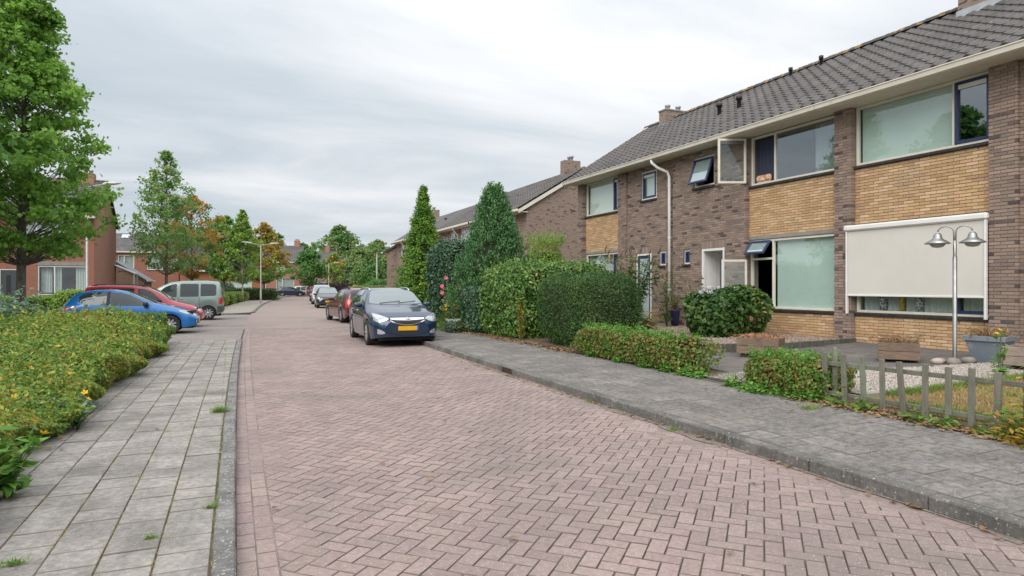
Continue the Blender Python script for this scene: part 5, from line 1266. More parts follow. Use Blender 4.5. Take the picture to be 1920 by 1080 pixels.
def conifer(name, label, loc, h, r, n, ls, m, aspect, kind, seed=1, base=.1):
    rg = np.random.default_rng(seed); t = thing(name, label, 'conifer', loc)
    tb = MB(); tb.tube([(loc[0], loc[1], loc[2] - .05), (loc[0], loc[1], loc[2] + h * .5), (loc[0] + .03, loc[1], loc[2] + h * .97)], [.11, .07, .012], 8); put('trunk', tb, M_BARK, t)
    nt_ = n // 14; f = rg.random(nt_) ** (1.55 if kind == 'thuja' else 1.45); ang = rg.uniform(0, 6.283, nt_)
    if kind == 'thuja': rad = r * (1 - f) ** 1.0 * (1 + .13 * np.sin(ang * 4 + f * 46) + .15 * rg.normal(size=nt_)) + .06
    else: rad = r * np.minimum(1, (1 - f) ** .82 * 1.18) * (1 + .10 * np.sin(ang * 4 + f * 9) + .07 * rg.normal(size=nt_)) + .05
    rad *= np.where(rg.random(nt_) < .25, .75, 1.0)
    C = np.stack([loc[0] + np.cos(ang) * rad, loc[1] + np.sin(ang) * rad, loc[2] + base + f * (h - base)], 1)
    O = np.stack([np.cos(ang), np.sin(ang), 0 * ang], 1)
    up = (.45 if kind == 'thuja' else 1.6); d = unit(O + np.array([0, 0, up]))
    i = np.repeat(np.arange(nt_), 14); s = rg.uniform(0, 1, len(i))
    L_ = (.25 * (1 - .62 * f[i]) if kind == 'thuja' else .30 + 0 * s)
    P = C[i] + d[i] * (s * L_ - .06)[:, None] + rg.normal(size=(len(i), 3)) * (.045 if kind == 'thuja' else .035)
    leaves('foliage', leaf_arrays(P, O[i], ls, .35, aspect, wn=.5, wr=.8, wu=.3, axis=d[i] * 2.2), m, t)
    hb = MB(); hb.lathe([(r * .80, base), (r * .82, base + h * .08), (r * .56 if kind == 'thuja' else r * .72, h * .35), (r * .28 if kind == 'thuja' else r * .52, h * .6), (r * .06 if kind == 'thuja' else .22 * r, h * .84), (0, h * .9)], loc, 18); put('shade_hull', hb, M_HULL, t); return t
conifer('juniper', 'broad dark green flame shaped juniper behind the hedges', (7.85, 19.35, .2), 4.5, 1.26, 32000, .105, M_JUN, .28, 'jun', 71)
conifer('thuja', 'tall pointed bright green thuja, the spire in front of the second row', (7.25, 25.6, .2), 5.35, 1.08, 34000, .10, M_THUJA, .42, 'thuja', 72)
dl = block_hedge('shrub', 'tall dark round topped laurel between the juniper and the thuja', (7.35, 21.9, 1.7), (.85, .9, 1.5), M_LAURD, 17000, .11, 3.2, 73, None, .07, .5, 'shrub', M_HULL, .84)
lt2 = block_hedge('shrub', 'pale twiggy shrub showing above the dark laurel', (8.3, 24.2, 1.75), (.9, .9, 1.35), M_HYPG, 4200, .12, 2.4, 74, None, .1, .5, 'shrub', M_HULL, .6); sprigs(lt2, (8.3, 24.2, 1.75), (.9, .9, 1.35), 60, .5, 10, .1, M_HYPG, 8)
sa = block_hedge('shrub', 'loose bright green shrub at the corner of the far end house', (12.0, 24.0, 1.75), (.85, .9, 1.6), M_BRIGHT, 9000, .085, 2.3, 75, None, .13, .55, 'shrub', M_HULL, .72); sprigs(sa, (12.0, 24.0, 1.75), (.85, .9, 1.6), 130, .55, 12, .08, M_BRIGHT, 9); sprigs(sa, (12.0, 24.0, 1.6), (.85, .9, 1.5), 24, .5, 10, .07, M_AUT, 19)
hy = block_hedge('hydrangea', 'large rounded hydrangea bush in the gravel bed with a few pale flower heads', (10.95, 12.15, .85), (.90, .80, .60), M_HYD, 7600, .125, 2.3, 76, None, .17, .68, 'shrub', M_HULL, .74, wu=.55, bf=4.2, lo=.82, hi=1.12)
hm = MB()
for k in range(60):
    d = Vector(RNG.normal(size=3)).normalized(); c = d * .055; a = d.orthogonal().normalized() * .016; b_ = d.cross(a).normalized() * .016; hm.add([c - a, c - b_, c + a, c + b_], [(0, 1, 2, 3)])
hme = hm.mesh('flower_head'); hme.materials.append(M_PET_B)
for k in range(16):
    a = random.uniform(2.0, 5.6); e = random.uniform(.1, 1.2); flower(hy, 10.95 + .93 * math.cos(a) * math.cos(e), 12.15 + .83 * math.sin(a) * math.cos(e), .90 + .66 * math.sin(e), random.uniform(.7, 1.2), hme, 'flower_head')
bd, tips = stem_plant('buddleia', 'leggy buddleia with brown seed spikes before the navy framed door', 'shrub', (11.0, 16.0, .34), 2.35, 22, M_MIX, .20, 44, .72, (), .26, seed=15, stem_m=M_STEM)
for p in tips: sp = MB(); sp.tube([p, (p[0] + .03, p[1], p[2] + .10), (p[0] + .08, p[1], p[2] + .17)], [.010, .022, .005], 6); put('seed_spike', sp, M_STEM, bd)
bd2, tips = stem_plant('buddleia', 'thin arching buddleia leaning right in front of the downpipe', 'shrub', (11.75, 15.5, .35), 1.75, 10, M_MIX, .17, 28, .7, (), .26, seed=16, stem_m=M_STEM)
for p in tips: sp = MB(); sp.tube([p, (p[0] + .03, p[1], p[2] + .10), (p[0] + .08, p[1], p[2] + .17)], [.008, .018, .005], 6); put('seed_spike', sp, M_STEM, bd2)
block_hedge('shrub', 'small dark yew ball right of the big yew hedge', (9.75, 15.0, .66), (.42, .42, .42), M_YEW, 6000, .06, 2.8, 77, None, .05, .3, 'shrub')
stem_plant('yucca', 'small spiky plant at the foot of the buddleia', 'plant', (10.35, 14.6, .33), .5, 5, M_AUT2, .34, 12, .25, (), .14, seed=18, base_leaves=18)
stem_plant('rose_bush', 'thin rose bush beside the porch behind the hydrangea', 'shrub', (11.6, 13.9, .36), 1.55, 9, M_MIX, .10, 22, .55, (), .5, seed=19, stem_m=M_STEM)
# flower bed beyond the car
def hollyhock(label, loc, h, seed, dry=False, nf=2):
    t, tips = stem_plant('hollyhock', label, 'flower', loc, h, 2, M_STRAW if dry else M_GRASS, .13, 22, .14, (), .8, seed=seed, stem_m=M_STEMG, base_leaves=10)
    pm = MB()
    for k in range(6):
        a = 2 * math.pi * k / 6; pm.add([(0, 0, 0), (.05 * math.cos(a - .55), .05 * math.sin(a - .55), .02), (.06 * math.cos(a), .06 * math.sin(a), .03), (.05 * math.cos(a + .55), .05 * math.sin(a + .55), .02)], [(0, 1, 2, 3)])
    me = pm.mesh('flower'); me.materials.append(M_PET_P)
    for k in range(nf): p = tips[k % 2]; o = flower(t, p[0] - .02, p[1] - .05, p[2] - .22 * (k // 2) + .02, 1.2, me); o.rotation_euler = (1.0, -.5, 0)
hollyhock('tall hollyhock with a pink bloom at its top, left of the others', (6.55, 20.2, .18), 1.85, 81, True, 3)
hollyhock('pale dry hollyhock stem in the middle of the flower bed', (6.6, 19.7, .18), 1.55, 82, True, 0)
hollyhock('shorter hollyhock with a dark pink bloom near the juniper', (6.85, 19.1, .18), 1.5, 83, False, 2)
stem_plant('yellow_daisy', 'tall clump of yellow daisies beside the thuja', 'flower', (6.6, 22.2, .18), 1.55, 16, M_GRASS, .14, 26, .30, [(k, .02, 2.2, fme) for k in range(8)], .25, seed=84)
stem_plant('marigold', 'clump of small yellow flowers low in the flower bed', 'flower', (6.3, 19.4, .17), .8, 22, M_GRASS, .09, 18, .42, [(k, .01, 1.5, fme) for k in range(16)], .4, seed=85, base_leaves=60)
stem_plant('dry_plant', 'brown withered plant beside the small clipped hedge block', 'plant', (6.5, 18.9, .17), .95, 22, M_DRY, .08, 16, .35, (), .3, seed=86, stem_m=M_STEM)
wb = block_hedge('flowering_plant', 'low grey green plant with a white flower cushion at the pavement edge', (6.25, 18.6, .30), (.35, .4, .16), M_HYPG, 1500, .05, 2.5, 87, None, .08, .4, 'plant')
for k in range(26): flower(wb, 6.18 + random.uniform(-.2, .2), 18.55 + random.uniform(-.2, .2), .50 + random.uniform(-.03, .03), .5, hme, 'flower_head')
carpet('ground_plants', 'mixed green leaves covering the soil of the flower bed', [(6.4, 18.4, .12), (6.35, 19.2, .18), (6.5, 20, .25), (6.6, 21, .3), (6.7, 23, .35), (6.8, 24.5, .3)], 4000, .09, M_GRASS, 'plant', zr, .12, .4)
grow_tree('tree', 'green tree across the street, seen mirrored in the upstairs window with the navy sash', (-9.6, 21.4, 0), 10.7, 3.0, 3.4, EGG, 150, 80, .26, M_LIND, .18, 91, spread=.6)
# ------------------------------------------------------------------ cars (local axes: x from nose to tail, y across, z up)
def paint(name, c, metal=.25, rough=.32): 
    m = mat(name, c, tuple(v * .9 for v in c), ns=1.5, rough=rough, metal=metal, coat=1.0, spec=.5); return m
def car_glass(name, base, refl):
    if name in MATS: return MATS[name]
    m = bpy.data.materials.new(name); m.use_nodes = True; nt = m.node_tree; nt.nodes.clear(); N = nt.nodes.new; L = nt.links.new
    out = N('ShaderNodeOutputMaterial'); lw = N('ShaderNodeLayerWeight'); lw.inputs[0].default_value = .5
    pw = N('ShaderNodeMath'); pw.operation = 'POWER'; L(lw.outputs['Facing'], pw.inputs[0]); pw.inputs[1].default_value = 3.0
    ma = N('ShaderNodeMath'); ma.operation = 'MULTIPLY_ADD'; ma.use_clamp = True; L(pw.outputs[0], ma.inputs[0]); ma.inputs[1].default_value = .9; ma.inputs[2].default_value = refl
    d = N('ShaderNodeBsdfDiffuse'); d.inputs[0].default_value = (*base, 1); g = N('ShaderNodeBsdfGlossy'); g.inputs['Roughness'].default_value = .03; g.inputs[0].default_value = (.95, .98, 1, 1)
    mx = N('ShaderNodeMixShader'); L(ma.outputs[0], mx.inputs[0]); L(d.outputs[0], mx.inputs[1]); L(g.outputs[0], mx.inputs[2]); L(mx.outputs[0], out.inputs[0]); MATS[name] = m; return m
M_CG = car_glass('car_glass', (.03, .04, .04), .06); M_CW = car_glass('car_windscreen', (.075, .105, .105), .17)
M_TYRE = mat('tyre', (.022, .022, .022), (.035, .034, .033), ns=9, rough=.9); M_RIM = mat('alloy', (.50, .50, .51), (.42, .42, .44), ns=20, rough=.35, metal=.7)
M_TRIM = mat('black_trim', (.02, .02, .022), rough=.6); M_CHROME = mat('chrome', (.75, .76, .78), rough=.15, metal=1.0)
M_LAMP = mat('lamp_lens', (.62, .65, .67), (.32, .34, .36), ns=26, rough=.12, metal=.35, coat=1); M_TAIL = mat('tail_lens', (.55, .02, .02), (.40, .015, .015), ns=25, rough=.15, coat=1)
M_PLATE = mat('plate_yellow', (.78, .42, .01), (.66, .34, .02), ns=24, rough=.45); M_EU = mat('plate_blue', (.02, .10, .55), rough=.45); M_GREYP = mat('grey_plastic', (.10, .10, .105), (.085, .085, .09), ns=8, rough=.65)
M_AMBER = mat('amber_lens', (.7, .25, .02), rough=.2, coat=1); M_DARKIN = mat('car_underside', (.012, .012, .012), rough=.9)

def tabf(tab, win=.05):
    a = np.array(tab, float)
    def f(x):
        x = np.atleast_1d(x); s = 0
        for o in (-1, -.5, 0, .5, 1): s = s + np.interp(x + o * win, a[:, 0], a[:, 1])
        return s / 5
    return f
class Car:
    def __init__(s, name, label, loc, rz, L, W, zt, zs, w, wt, wheels, r, m, zl=.22, group=None, nx=110, side_bulge=.0, cat='car'):
        s.t = thing(name, label, cat, loc, rz, group); s.L = L; s.W = W; s.m = m
        fz, fs, fw, ft = tabf(zt, .035), tabf(zs, .06), tabf(w, .02), tabf(wt, .05)
        xs = np.unique(np.concatenate([np.linspace(0, L, nx), [.012, .03, .055, .09, .13, L - .012, L - .03, L - .055, L - .09, L - .13], *[np.linspace(x - r - .05, x + r + .05, 25) for x in wheels]]))
        xs = xs[(xs >= 0) & (xs <= L)]; V = []; n = 21
        for x in xs:
            W_ = float(fw(x)[0]); zt_, zs_, wt_ = float(fz(x)[0]), float(fs(x)[0]), float(ft(x)[0])
            zs_ = min(zs_, zt_ - .03); b = zl + (.06 * max(0, 1 - x / .35)) + .12 * max(0, 1 - (L - x) / .3); ra = r + .045
            for xw in wheels:
                if abs(x - xw) < ra: b = max(b, r + math.sqrt(ra * ra - (x - xw) ** 2) * 1.0)
            b = min(b, zs_ - .08); h = zs_ - b; wt_ = min(wt_, W_ * .97)
            half = [(W_ * .955, b), (W_ * .985, b + .25 * h), (W_, b + .55 * h), (W_ * .99, b + .82 * h), (W_ * .955, zs_)]
            e = half[-1][0]; dz = zt_ - zs_
            half += [(e + (wt_ - e) * .52 + .012 * min(1, dz * 3), zs_ + dz * .48), (wt_ + .004, zs_ + dz * .86), (wt_ * .93, zs_ + dz * .955), (wt_ * .62, zs_ + dz * .992), (wt_ * .3, zs_ + dz), (0, zt_)]
            V += [(x - L / 2, y, z) for y, z in half] + [(x - L / 2, -y, z) for y, z in half[-2::-1]]
        F = [(i * n + k, i * n + k + 1, (i + 1) * n + k + 1, (i + 1) * n + k) for i in range(len(xs) - 1) for k in range(n - 1)]
        caps = [tuple(range(n)), tuple(range((len(xs) - 1) * n, len(xs) * n))[::-1]]
        me = bpy.data.meshes.new('body'); me.from_pydata(V, [], F + caps); sm = [True] * len(F) + [False] * 2; me.polygons.foreach_set('use_smooth', sm); me.update()
        put('body', me, m, s.t, local=True); s.bvh = BVHTree.FromPolygons([Vector(v) for v in V], F + caps)
        b = MB(); b.box(-L / 2 + .12, -W / 2 + .22, .17, L / 2 - .12, W / 2 - .22, .72); b.box(-L / 2 + .3, -W / 2 + .10, .20, L / 2 - .3, W / 2 - .10, .30); put('underbody', b, M_DARKIN, s.t, local=True)
        s.fw = fw; s.wheels = wheels; s.r = r; s.xoff = L / 2
    def hit(s, kind, a, z, side=1, off=.006):
        if kind == 's': o, d = Vector((a - s.xoff, 3 * side, z)), Vector((0, -side, 0))
        elif kind == 'f': o, d = Vector((-6, a, z)), Vector((1, 0, 0))
        elif kind == 't': o, d = Vector((a - s.xoff, z, 5)), Vector((0, 0, -1))
        else: o, d = Vector((6, a, z)), Vector((-1, 0, 0))
        p, nrm, _, _ = s.bvh.ray_cast(o, d)
        if p is None: return None
        if nrm.dot(d) > 0: nrm = -nrm
        return p + nrm * off
    def patch(s, name, kind, tab, m, side=1, off=.006, na=14, nz=6, parent=None, smooth=True):
        a = np.array(tab, float); V = []; F = []; ok = {}
        for i, x in enumerate(np.linspace(a[0, 0], a[-1, 0], na)):
            lo, hi = np.interp(x, a[:, 0], a[:, 1]), np.interp(x, a[:, 0], a[:, 2])
            for j in range(nz):
                p = s.hit(kind, x, lo + (hi - lo) * j / (nz - 1), side, off)
                if p is not None: ok[i, j] = len(V); V.append(tuple(p))
        for i in range(na - 1):
            for j in range(nz - 1):
                q = [(i, j), (i + 1, j), (i + 1, j + 1), (i, j + 1)]
                if all(k in ok for k in q): F.append(tuple(ok[k] for k in q))
        if not F: return None
        me = bpy.data.meshes.new(name); me.from_pydata(V, [], F); me.polygons.foreach_set('use_smooth', [smooth] * len(F)); me.update()
        return put(name, me, m, parent or s.t, local=True)
    def both(s, name, kind, tab, m, **k):
        for sd in (1, -1):
            if kind == 's': s.patch(name, kind, tab, m, side=sd, **k)
            else: s.patch(name, kind, [(sd * q[0], q[1], q[2]) for q in (tab if sd > 0 else tab[::-1])], m, **k)
    def add_wheels(s, inset=.01, spokes=7, rim=M_RIM, seg=28, hub=True, rim_f=.66):
        r = s.r
        for xw in s.wheels:
            yw = float(s.fw(xw)[0]) - inset
            for sd in (1, -1):
                b = MB(); b.lathe([(r * .70, -.10), (r * .93, -.105), (r * .995, -.085), (r, -.05), (r, .05), (r * .995, .085), (r * .93, .105), (r * .70, .10), (r * .66, .06)], (0, 0, 0), seg, 'Y')
                wo = put('wheel', b, M_TYRE, s.t, local=True); wo.location = (xw - s.xoff, sd * (yw - .105), r)
                b = MB(); b.lathe([(r * .72, .085), (r * .70, .10), (r * .66, .10), (r * .62, .05), (0, .035)], (0, 0, 0), seg, 'Y', 0)
                for k in range(spokes):
                    t = 2 * math.pi * k / spokes; M = Matrix.Rotation(t, 4, 'Y')
                    b.cbox(r * .10, .055, -.032 * r / .3, r * .67, .098, .032 * r / .3, .008, 1, M)
                b.lathe([(r * .17, .06), (r * .17, .103), (0, .106)], (0, 0, 0), 12, 'Y', 1)
                ro = put('rim', b, [M_TRIM, rim], wo, local=True)
                if sd < 0: ro.rotation_euler = (0, 0, math.pi)
    def mirrors(s, x, z, m, y=None, sz=(.075, .115, .07)):
        for sd in (1, -1):
            p = s.hit('s', x, z, sd, 0) or Vector((x - s.xoff, sd * s.W / 2, z)); b = MB(); c = (p.x + .02, p.y + sd * sz[1] * 1.05, p.z + .03); V = []; F = []
            for i in range(7):
                ph = math.pi * i / 6
                for k in range(12):
                    t = 2 * math.pi * k / 12; cs = lambda q: math.copysign(abs(q) ** .65, q)
                    V.append((c[0] + sz[0] * cs(math.cos(ph)), c[1] + sz[1] * cs(math.sin(ph)) * cs(math.cos(t)), c[2] + sz[2] * cs(math.sin(ph)) * cs(math.sin(t))))
            for i in range(6):
                for k in range(12): F.append((i * 12 + k, i * 12 + (k + 1) % 12, (i + 1) * 12 + (k + 1) % 12, (i + 1) * 12 + k))
            b.add(V, F, 0, True); b.cbox(p.x - .03, min(p.y - sd * .02, p.y + sd * .06), p.z - .02, p.x + .04, max(p.y - sd * .02, p.y + sd * .06), p.z + .015, .006); put('mirror', b, m, s.t, local=True)
    def plate(s, rear, z, y=0, w=.52, h=.11):
        p = s.hit('r' if rear else 'f', y, z, 1, .012); b = MB(); x0 = p.x; x1 = p.x + (.012 if rear else -.012)
        b.box(min(x0, x1), y - w / 2, z - h / 2, max(x0, x1), y + w / 2, z + h / 2); o = put('number_plate', b, M_PLATE, s.t, local=True)
        b = MB(); sg = (1 if rear else -1); e = x1 + sg * .002; ye = y + (w / 2 - .045) * (-1 if rear else 1) ; ye0, ye1 = (y - w / 2, y - w / 2 + .045) if not rear else (y + w / 2 - .045, y + w / 2)
        b.box(min(x1, e), ye0, z - h / 2 + .002, max(x1, e), ye1, z + h / 2 - .002); put('country_strip', b, M_EU, o, local=True)
    def rails(s, x0, x1, y, m=M_TRIM):
        for sd in (1, -1):
            pts = []
            for q in np.linspace(0, 1, 9):
                p = s.hit('t', x0 + (x1 - x0) * q, sd * y, 1, 0); pts.append((p.x, p.y, p.z + .035 * min(1, 8 * q, 8 * (1 - q)) - .004))
            b = MB(); b.tube(pts, .018, 7); put('roof_rail', b, m, s.t, local=True)
    def line(s, name, kind, pts, wd, m, off=.004, side=1):
        V = []; F = []
        for i, (a, z) in enumerate(pts):
            for q in (-1, 1):
                p = s.hit(kind, a + (q * wd / 2 if kind == 's' else 0), z + (q * wd / 2 if kind != 's' else 0), side, off)
                if p is None: return
                V.append(tuple(p))
            if i: F.append((2 * i - 2, 2 * i - 1, 2 * i + 1, 2 * i))
        me = bpy.data.meshes.new(name); me.from_pydata(V, [], F); put(name, me, m, s.t, local=True)
    def seams(s, xs, z0, z1):
        for x in xs:
            for sd in (1, -1): s.line('door_gap', 's', [(x, z0 + (z1 - z0) * k / 6) for k in range(7)], .012, M_TRIM, .003, sd)
    def handles(s, pts, m):
        for x, z in pts:
            for sd in (1, -1):
                p = s.hit('s', x, z, sd, .0)
                if p: b = MB(); b.cbox(p.x - .09, p.y - .02, z - .016, p.x + .09, p.y + .02, z + .016, .008); put('door_handle', b, m, s.t, local=True)

PK_R = 'cars parked along the right hand kerb'; PK_L = 'cars parked nose in at the left bays'
# --- the navy estate facing the camera
navy = paint('paint_car_navy', (.008, .030, .080), .3)
c = Car('estate_car', 'dark blue estate car parked at the right kerb facing the camera', (4.19, 18.30, 0), R(88.2), 4.70, 1.81,
    [(0, .60), (.03, .70), (.10, .76), (.35, .86), (.8, .95), (1.2, 1.01), (1.42, 1.06), (1.75, 1.24), (2.1, 1.395), (2.35, 1.45), (2.8, 1.485), (3.4, 1.485), (4.0, 1.455), (4.28, 1.40), (4.42, 1.25), (4.58, 1.03), (4.66, .96), (4.70, .80)],
    [(0, .52), (.1, .68), (.4, .80), (1.4, .94), (2.4, .97), (4.2, 1.02), (4.55, .97), (4.7, .72)],
    [(0, .52), (.03, .63), (.1, .73), (.25, .82), (.5, .875), (.9, .90), (3.9, .905), (4.3, .86), (4.6, .78), (4.7, .70)],
    [(0, .40), (.1, .56), (.5, .66), (1.2, .72), (1.45, .72), (1.9, .65), (2.3, .60), (3.5, .585), (4.2, .57), (4.6, .62), (4.7, .55)],
    [.955, 3.64], .325, navy, .20, PK_R)
c.patch('windscreen', 'f', [(-.70, 1.075, 1.12), (-.64, 1.06, 1.26), (-.57, 1.05, 1.39), (-.3, 1.045, 1.425), (0, 1.045, 1.43), (.3, 1.045, 1.425), (.57, 1.05, 1.39), (.64, 1.06, 1.26), (.70, 1.075, 1.12)], M_CW, na=26, nz=10)
c.both('side_window', 's', [(1.72, 1.015, 1.04), (2.0, 1.0, 1.20), (2.3, .995, 1.345), (2.62, .995, 1.395)], M_CG, na=16)
c.both('side_window', 's', [(2.70, .995, 1.40), (3.0, 1.0, 1.405), (3.42, 1.01, 1.39)], M_CG)
c.both('side_window', 's', [(3.50, 1.02, 1.385), (3.85, 1.03, 1.35), (4.10, 1.06, 1.28), (4.25, 1.10, 1.18)], M_CG)
c.both('headlight', 'f', [(.47, .70, .735), (.58, .65, .775), (.69, .625, .815), (.76, .635, .835), (.81, .67, .84)], M_LAMP, na=12)
c.patch('grille', 'f', [(-.46, .66, .70), (-.38, .60, .70), (-.2, .565, .70), (0, .555, .70), (.2, .565, .70), (.38, .60, .70), (.46, .66, .70)], M_TRIM, na=24, off=.008)
c.patch('grille_bar', 'f', [(-.43, .69, .725), (-.25, .672, .727), (0, .662, .727), (.25, .672, .727), (.43, .69, .725)], M_CHROME, na=20, off=.016)
c.line('grille_trim', 'f', [(y, .56 + .5 * abs(y) ** 1.9) for y in np.linspace(-.44, .44, 15)], .02, M_CHROME, .014)
p = c.hit('f', 0, .685, 1, .02); bd = MB()
bd.tube([(p.x, .062 * math.cos(t), .685 + .062 * math.sin(t)) for t in np.linspace(0, 6.283, 21)], .010, 6); bd.extrude([(p.x - .006, -.085, .692), (p.x - .006, .0, .705), (p.x - .006, .012, .688), (p.x - .006, .085, .680), (p.x - .006, 0, .664), (p.x - .006, -.012, .682)], (.008, 0, 0)); put('emblem', bd, M_CHROME, c.t, local=True)
c.patch('air_intake', 'f', [(-.56, .40, .42), (-.44, .335, .415), (0, .315, .41), (.44, .335, .415), (.56, .40, .42)], M_TRIM, na=24, off=.007)
c.line('intake_trim', 'f', [(y, .30 + .45 * abs(y) ** 2.2) for y in np.linspace(-.55, .55, 15)], .016, navy, .016)
c.both('fog_lamp', 'f', [(.56, .355, .37), (.63, .335, .425), (.70, .33, .455), (.735, .35, .46)], M_LAMP, na=8)
c.patch('bumper_lip', 'f', [(-.72, .215, .26), (0, .205, .255), (.72, .215, .26)], M_TRIM, na=20, nz=4)
c.plate(False, .475, -.02); c.mirrors(1.80, .99, navy); c.rails(2.3, 4.15, .56, M_CHROME); c.seams([1.62, 2.67, 3.55], .32, .96); c.handles([(2.48, .86), (3.40, .88)], M_CHROME)
for sd in (1, -1): c.line('side_moulding', 's', [(x, .42 + .02 * (x - 1.3)) for x in np.linspace(1.4, 3.2, 9)], .02, navy, .012, sd)
b = MB()
for y0_, y1_ in ((.45, -.12), (-.05, -.55)):
    pts = [c.hit('f', y, 1.062 + .01 * k, 1, .018) for k, y in enumerate(np.linspace(y0_, y1_, 6))]; b = MB(); b.tube([tuple(q) for q in pts if q], .007, 5); put('wiper', b, M_TRIM, c.t, local=True)
c.add_wheels(spokes=10)

def wagon_tables(L, H, W):
    return None
# --- the dark red estate seen from behind
red1 = paint('paint_car_maroon', (.125, .014, .026), .3)
c = Car('estate_car', 'dark red estate car parked with its tail towards the camera behind the blue one', (5.02, 28.9, 0), R(-86.5), 4.55, 1.74,
    [(0, .58), (.05, .68), (.4, .82), (1.2, .95), (1.45, 1.02), (2.1, 1.36), (2.5, 1.43), (3.6, 1.45), (4.15, 1.40), (4.28, 1.33), (4.44, 1.0), (4.50, .93), (4.55, .80)],
    [(0, .50), (.1, .64), (1.4, .88), (4.3, .95), (4.48, .90), (4.55, .70)], [(0, .55), (.06, .72), (.3, .84), (.8, .87), (3.8, .87), (4.3, .84), (4.5, .80), (4.55, .76)],
    [(0, .45), (.5, .66), (1.4, .70), (2.2, .58), (4.1, .575), (4.4, .66), (4.55, .64)], [.88, 3.55], .315, red1, .21, PK_R)
c.patch('rear_window', 'r', [(-.64, .985, 1.0), (-.60, .98, 1.25), (-.53, .975, 1.355), (0, .97, 1.375), (.53, .975, 1.355), (.60, .98, 1.25), (.64, .985, 1.0)], M_CG, na=24, nz=8)
c.both('side_window', 's', [(1.72, .92, .95), (2.2, .91, 1.30), (2.6, .91, 1.34)], M_CG); c.both('side_window', 's', [(2.68, .91, 1.345), (3.4, .93, 1.34)], M_CG); c.both('side_window', 's', [(3.48, .94, 1.33), (3.95, .96, 1.29), (4.12, 1.0, 1.2)], M_CG)
c.both('tail_light', 'r', [(.60, .62, .98), (.70, .62, .985), (.77, .63, .97)], M_TAIL, na=8, nz=8); c.both('reversing_light', 'r', [(.60, .66, .72), (.72, .66, .72)], M_LAMP, na=4, nz=3, off=.010)
for sd in (1, -1): c.patch('tail_light', 's', [(4.33, .63, .93), (4.50, .63, .93)], M_TAIL, side=sd, na=5, nz=6)
c.patch('bumper', 'r', [(-.80, .26, .44), (0, .24, .44), (.80, .26, .44)], M_GREYP, na=20, off=.02); c.patch('bumper_strip', 'r', [(-.80, .53, .60), (-.66, .53, .60), (.66, .53, .60), (.80, .53, .60)], M_GREYP, na=20, nz=3, off=.018)
c.patch('badge', 'r', [(.28, .845, .875), (.48, .845, .875)], M_CHROME, na=4, nz=2, off=.012); c.plate(True, .68); c.add_wheels(); c.mirrors(1.75, .95, red1); c.rails(2.3, 4.0, .54); c.seams([1.6, 2.64, 3.55], .32, .92)
# --- dark hatchback behind it, silver van, dark car
blk = paint('paint_car_black', (.018, .022, .032), .2)
HZT = [(0, .56), (.04, .66), (.3, .80), (.75, .92), (1.0, .99), (1.7, 1.36), (2.1, 1.43), (2.9, 1.44), (3.4, 1.38), (3.6, 1.20), (3.78, .98), (3.85, .80)]
HZS = [(0, .48), (.1, .62), (.9, .86), (3.4, .93), (3.75, .90), (3.85, .7)]
HW = [(0, .55), (.05, .68), (.25, .79), (.6, .825), (3.3, .825), (3.65, .78), (3.85, .70)]
HWT = [(0, .45), (.5, .62), (1.0, .68), (1.8, .57), (3.3, .54), (3.7, .58), (3.85, .55)]
def hatch(label, loc, rz, m, group, nx=60, wheels=(.70, 3.13), full=True, name='hatchback', plate=True, three=False):
    c = Car(name, label, loc, rz, 3.85, 1.65, HZT, HZS, HW, HWT, list(wheels), .295, m, .21, group, nx)
    c.patch('windscreen', 'f', [(-.62, 1.03, 1.06), (-.54, 1.015, 1.34), (0, 1.01, 1.385), (.54, 1.015, 1.34), (.62, 1.03, 1.06)], M_CW, na=18, nz=7)
    c.both('side_window', 's', [(1.30, .92, .95), (1.75, .91, 1.27), (2.15, .91, 1.34), (2.45, .915, 1.345)], M_CG); c.both('side_window', 's', [(2.55, .92, 1.345), (3.0, .94, 1.325), (3.3, 1.0, 1.24), (3.42, 1.08, 1.15)], M_CG)
    c.patch('rear_window', 'r', [(-.52, 1.02, 1.1), (-.46, 1.0, 1.32), (0, .99, 1.35), (.46, 1.0, 1.32), (.52, 1.02, 1.1)], M_CG, na=14)
    c.both('headlight', 'f', [(.42, .62, .66), (.56, .60, .72), (.68, .61, .77), (.73, .65, .77)], M_LAMP, na=9); c.both('tail_light', 'r', [(.52, .72, .95), (.62, .70, .98), (.68, .72, .95)], M_TAIL, na=7)
    c.patch('grille', 'f', [(-.32, .55, .62), (0, .53, .63), (.32, .55, .62)], M_TRIM, na=12, nz=3); c.patch('air_intake', 'f', [(-.5, .30, .40), (0, .27, .42), (.5, .30, .40)], M_TRIM, na=14, nz=3)
    c.plate(False, .465); c.plate(True, .62); c.mirrors(1.32, .93, m); c.seams([1.25, 2.5], .32, .90); c.handles([(2.32, .80)], m); c.add_wheels(spokes=8); return c
hatch('black hatchback parked facing the camera between the dark red estate and the silver van', (6.42, 47.6, 0), R(86), blk, PK_R)
sil = paint('paint_car_silver', (.42, .46, .50), .5)
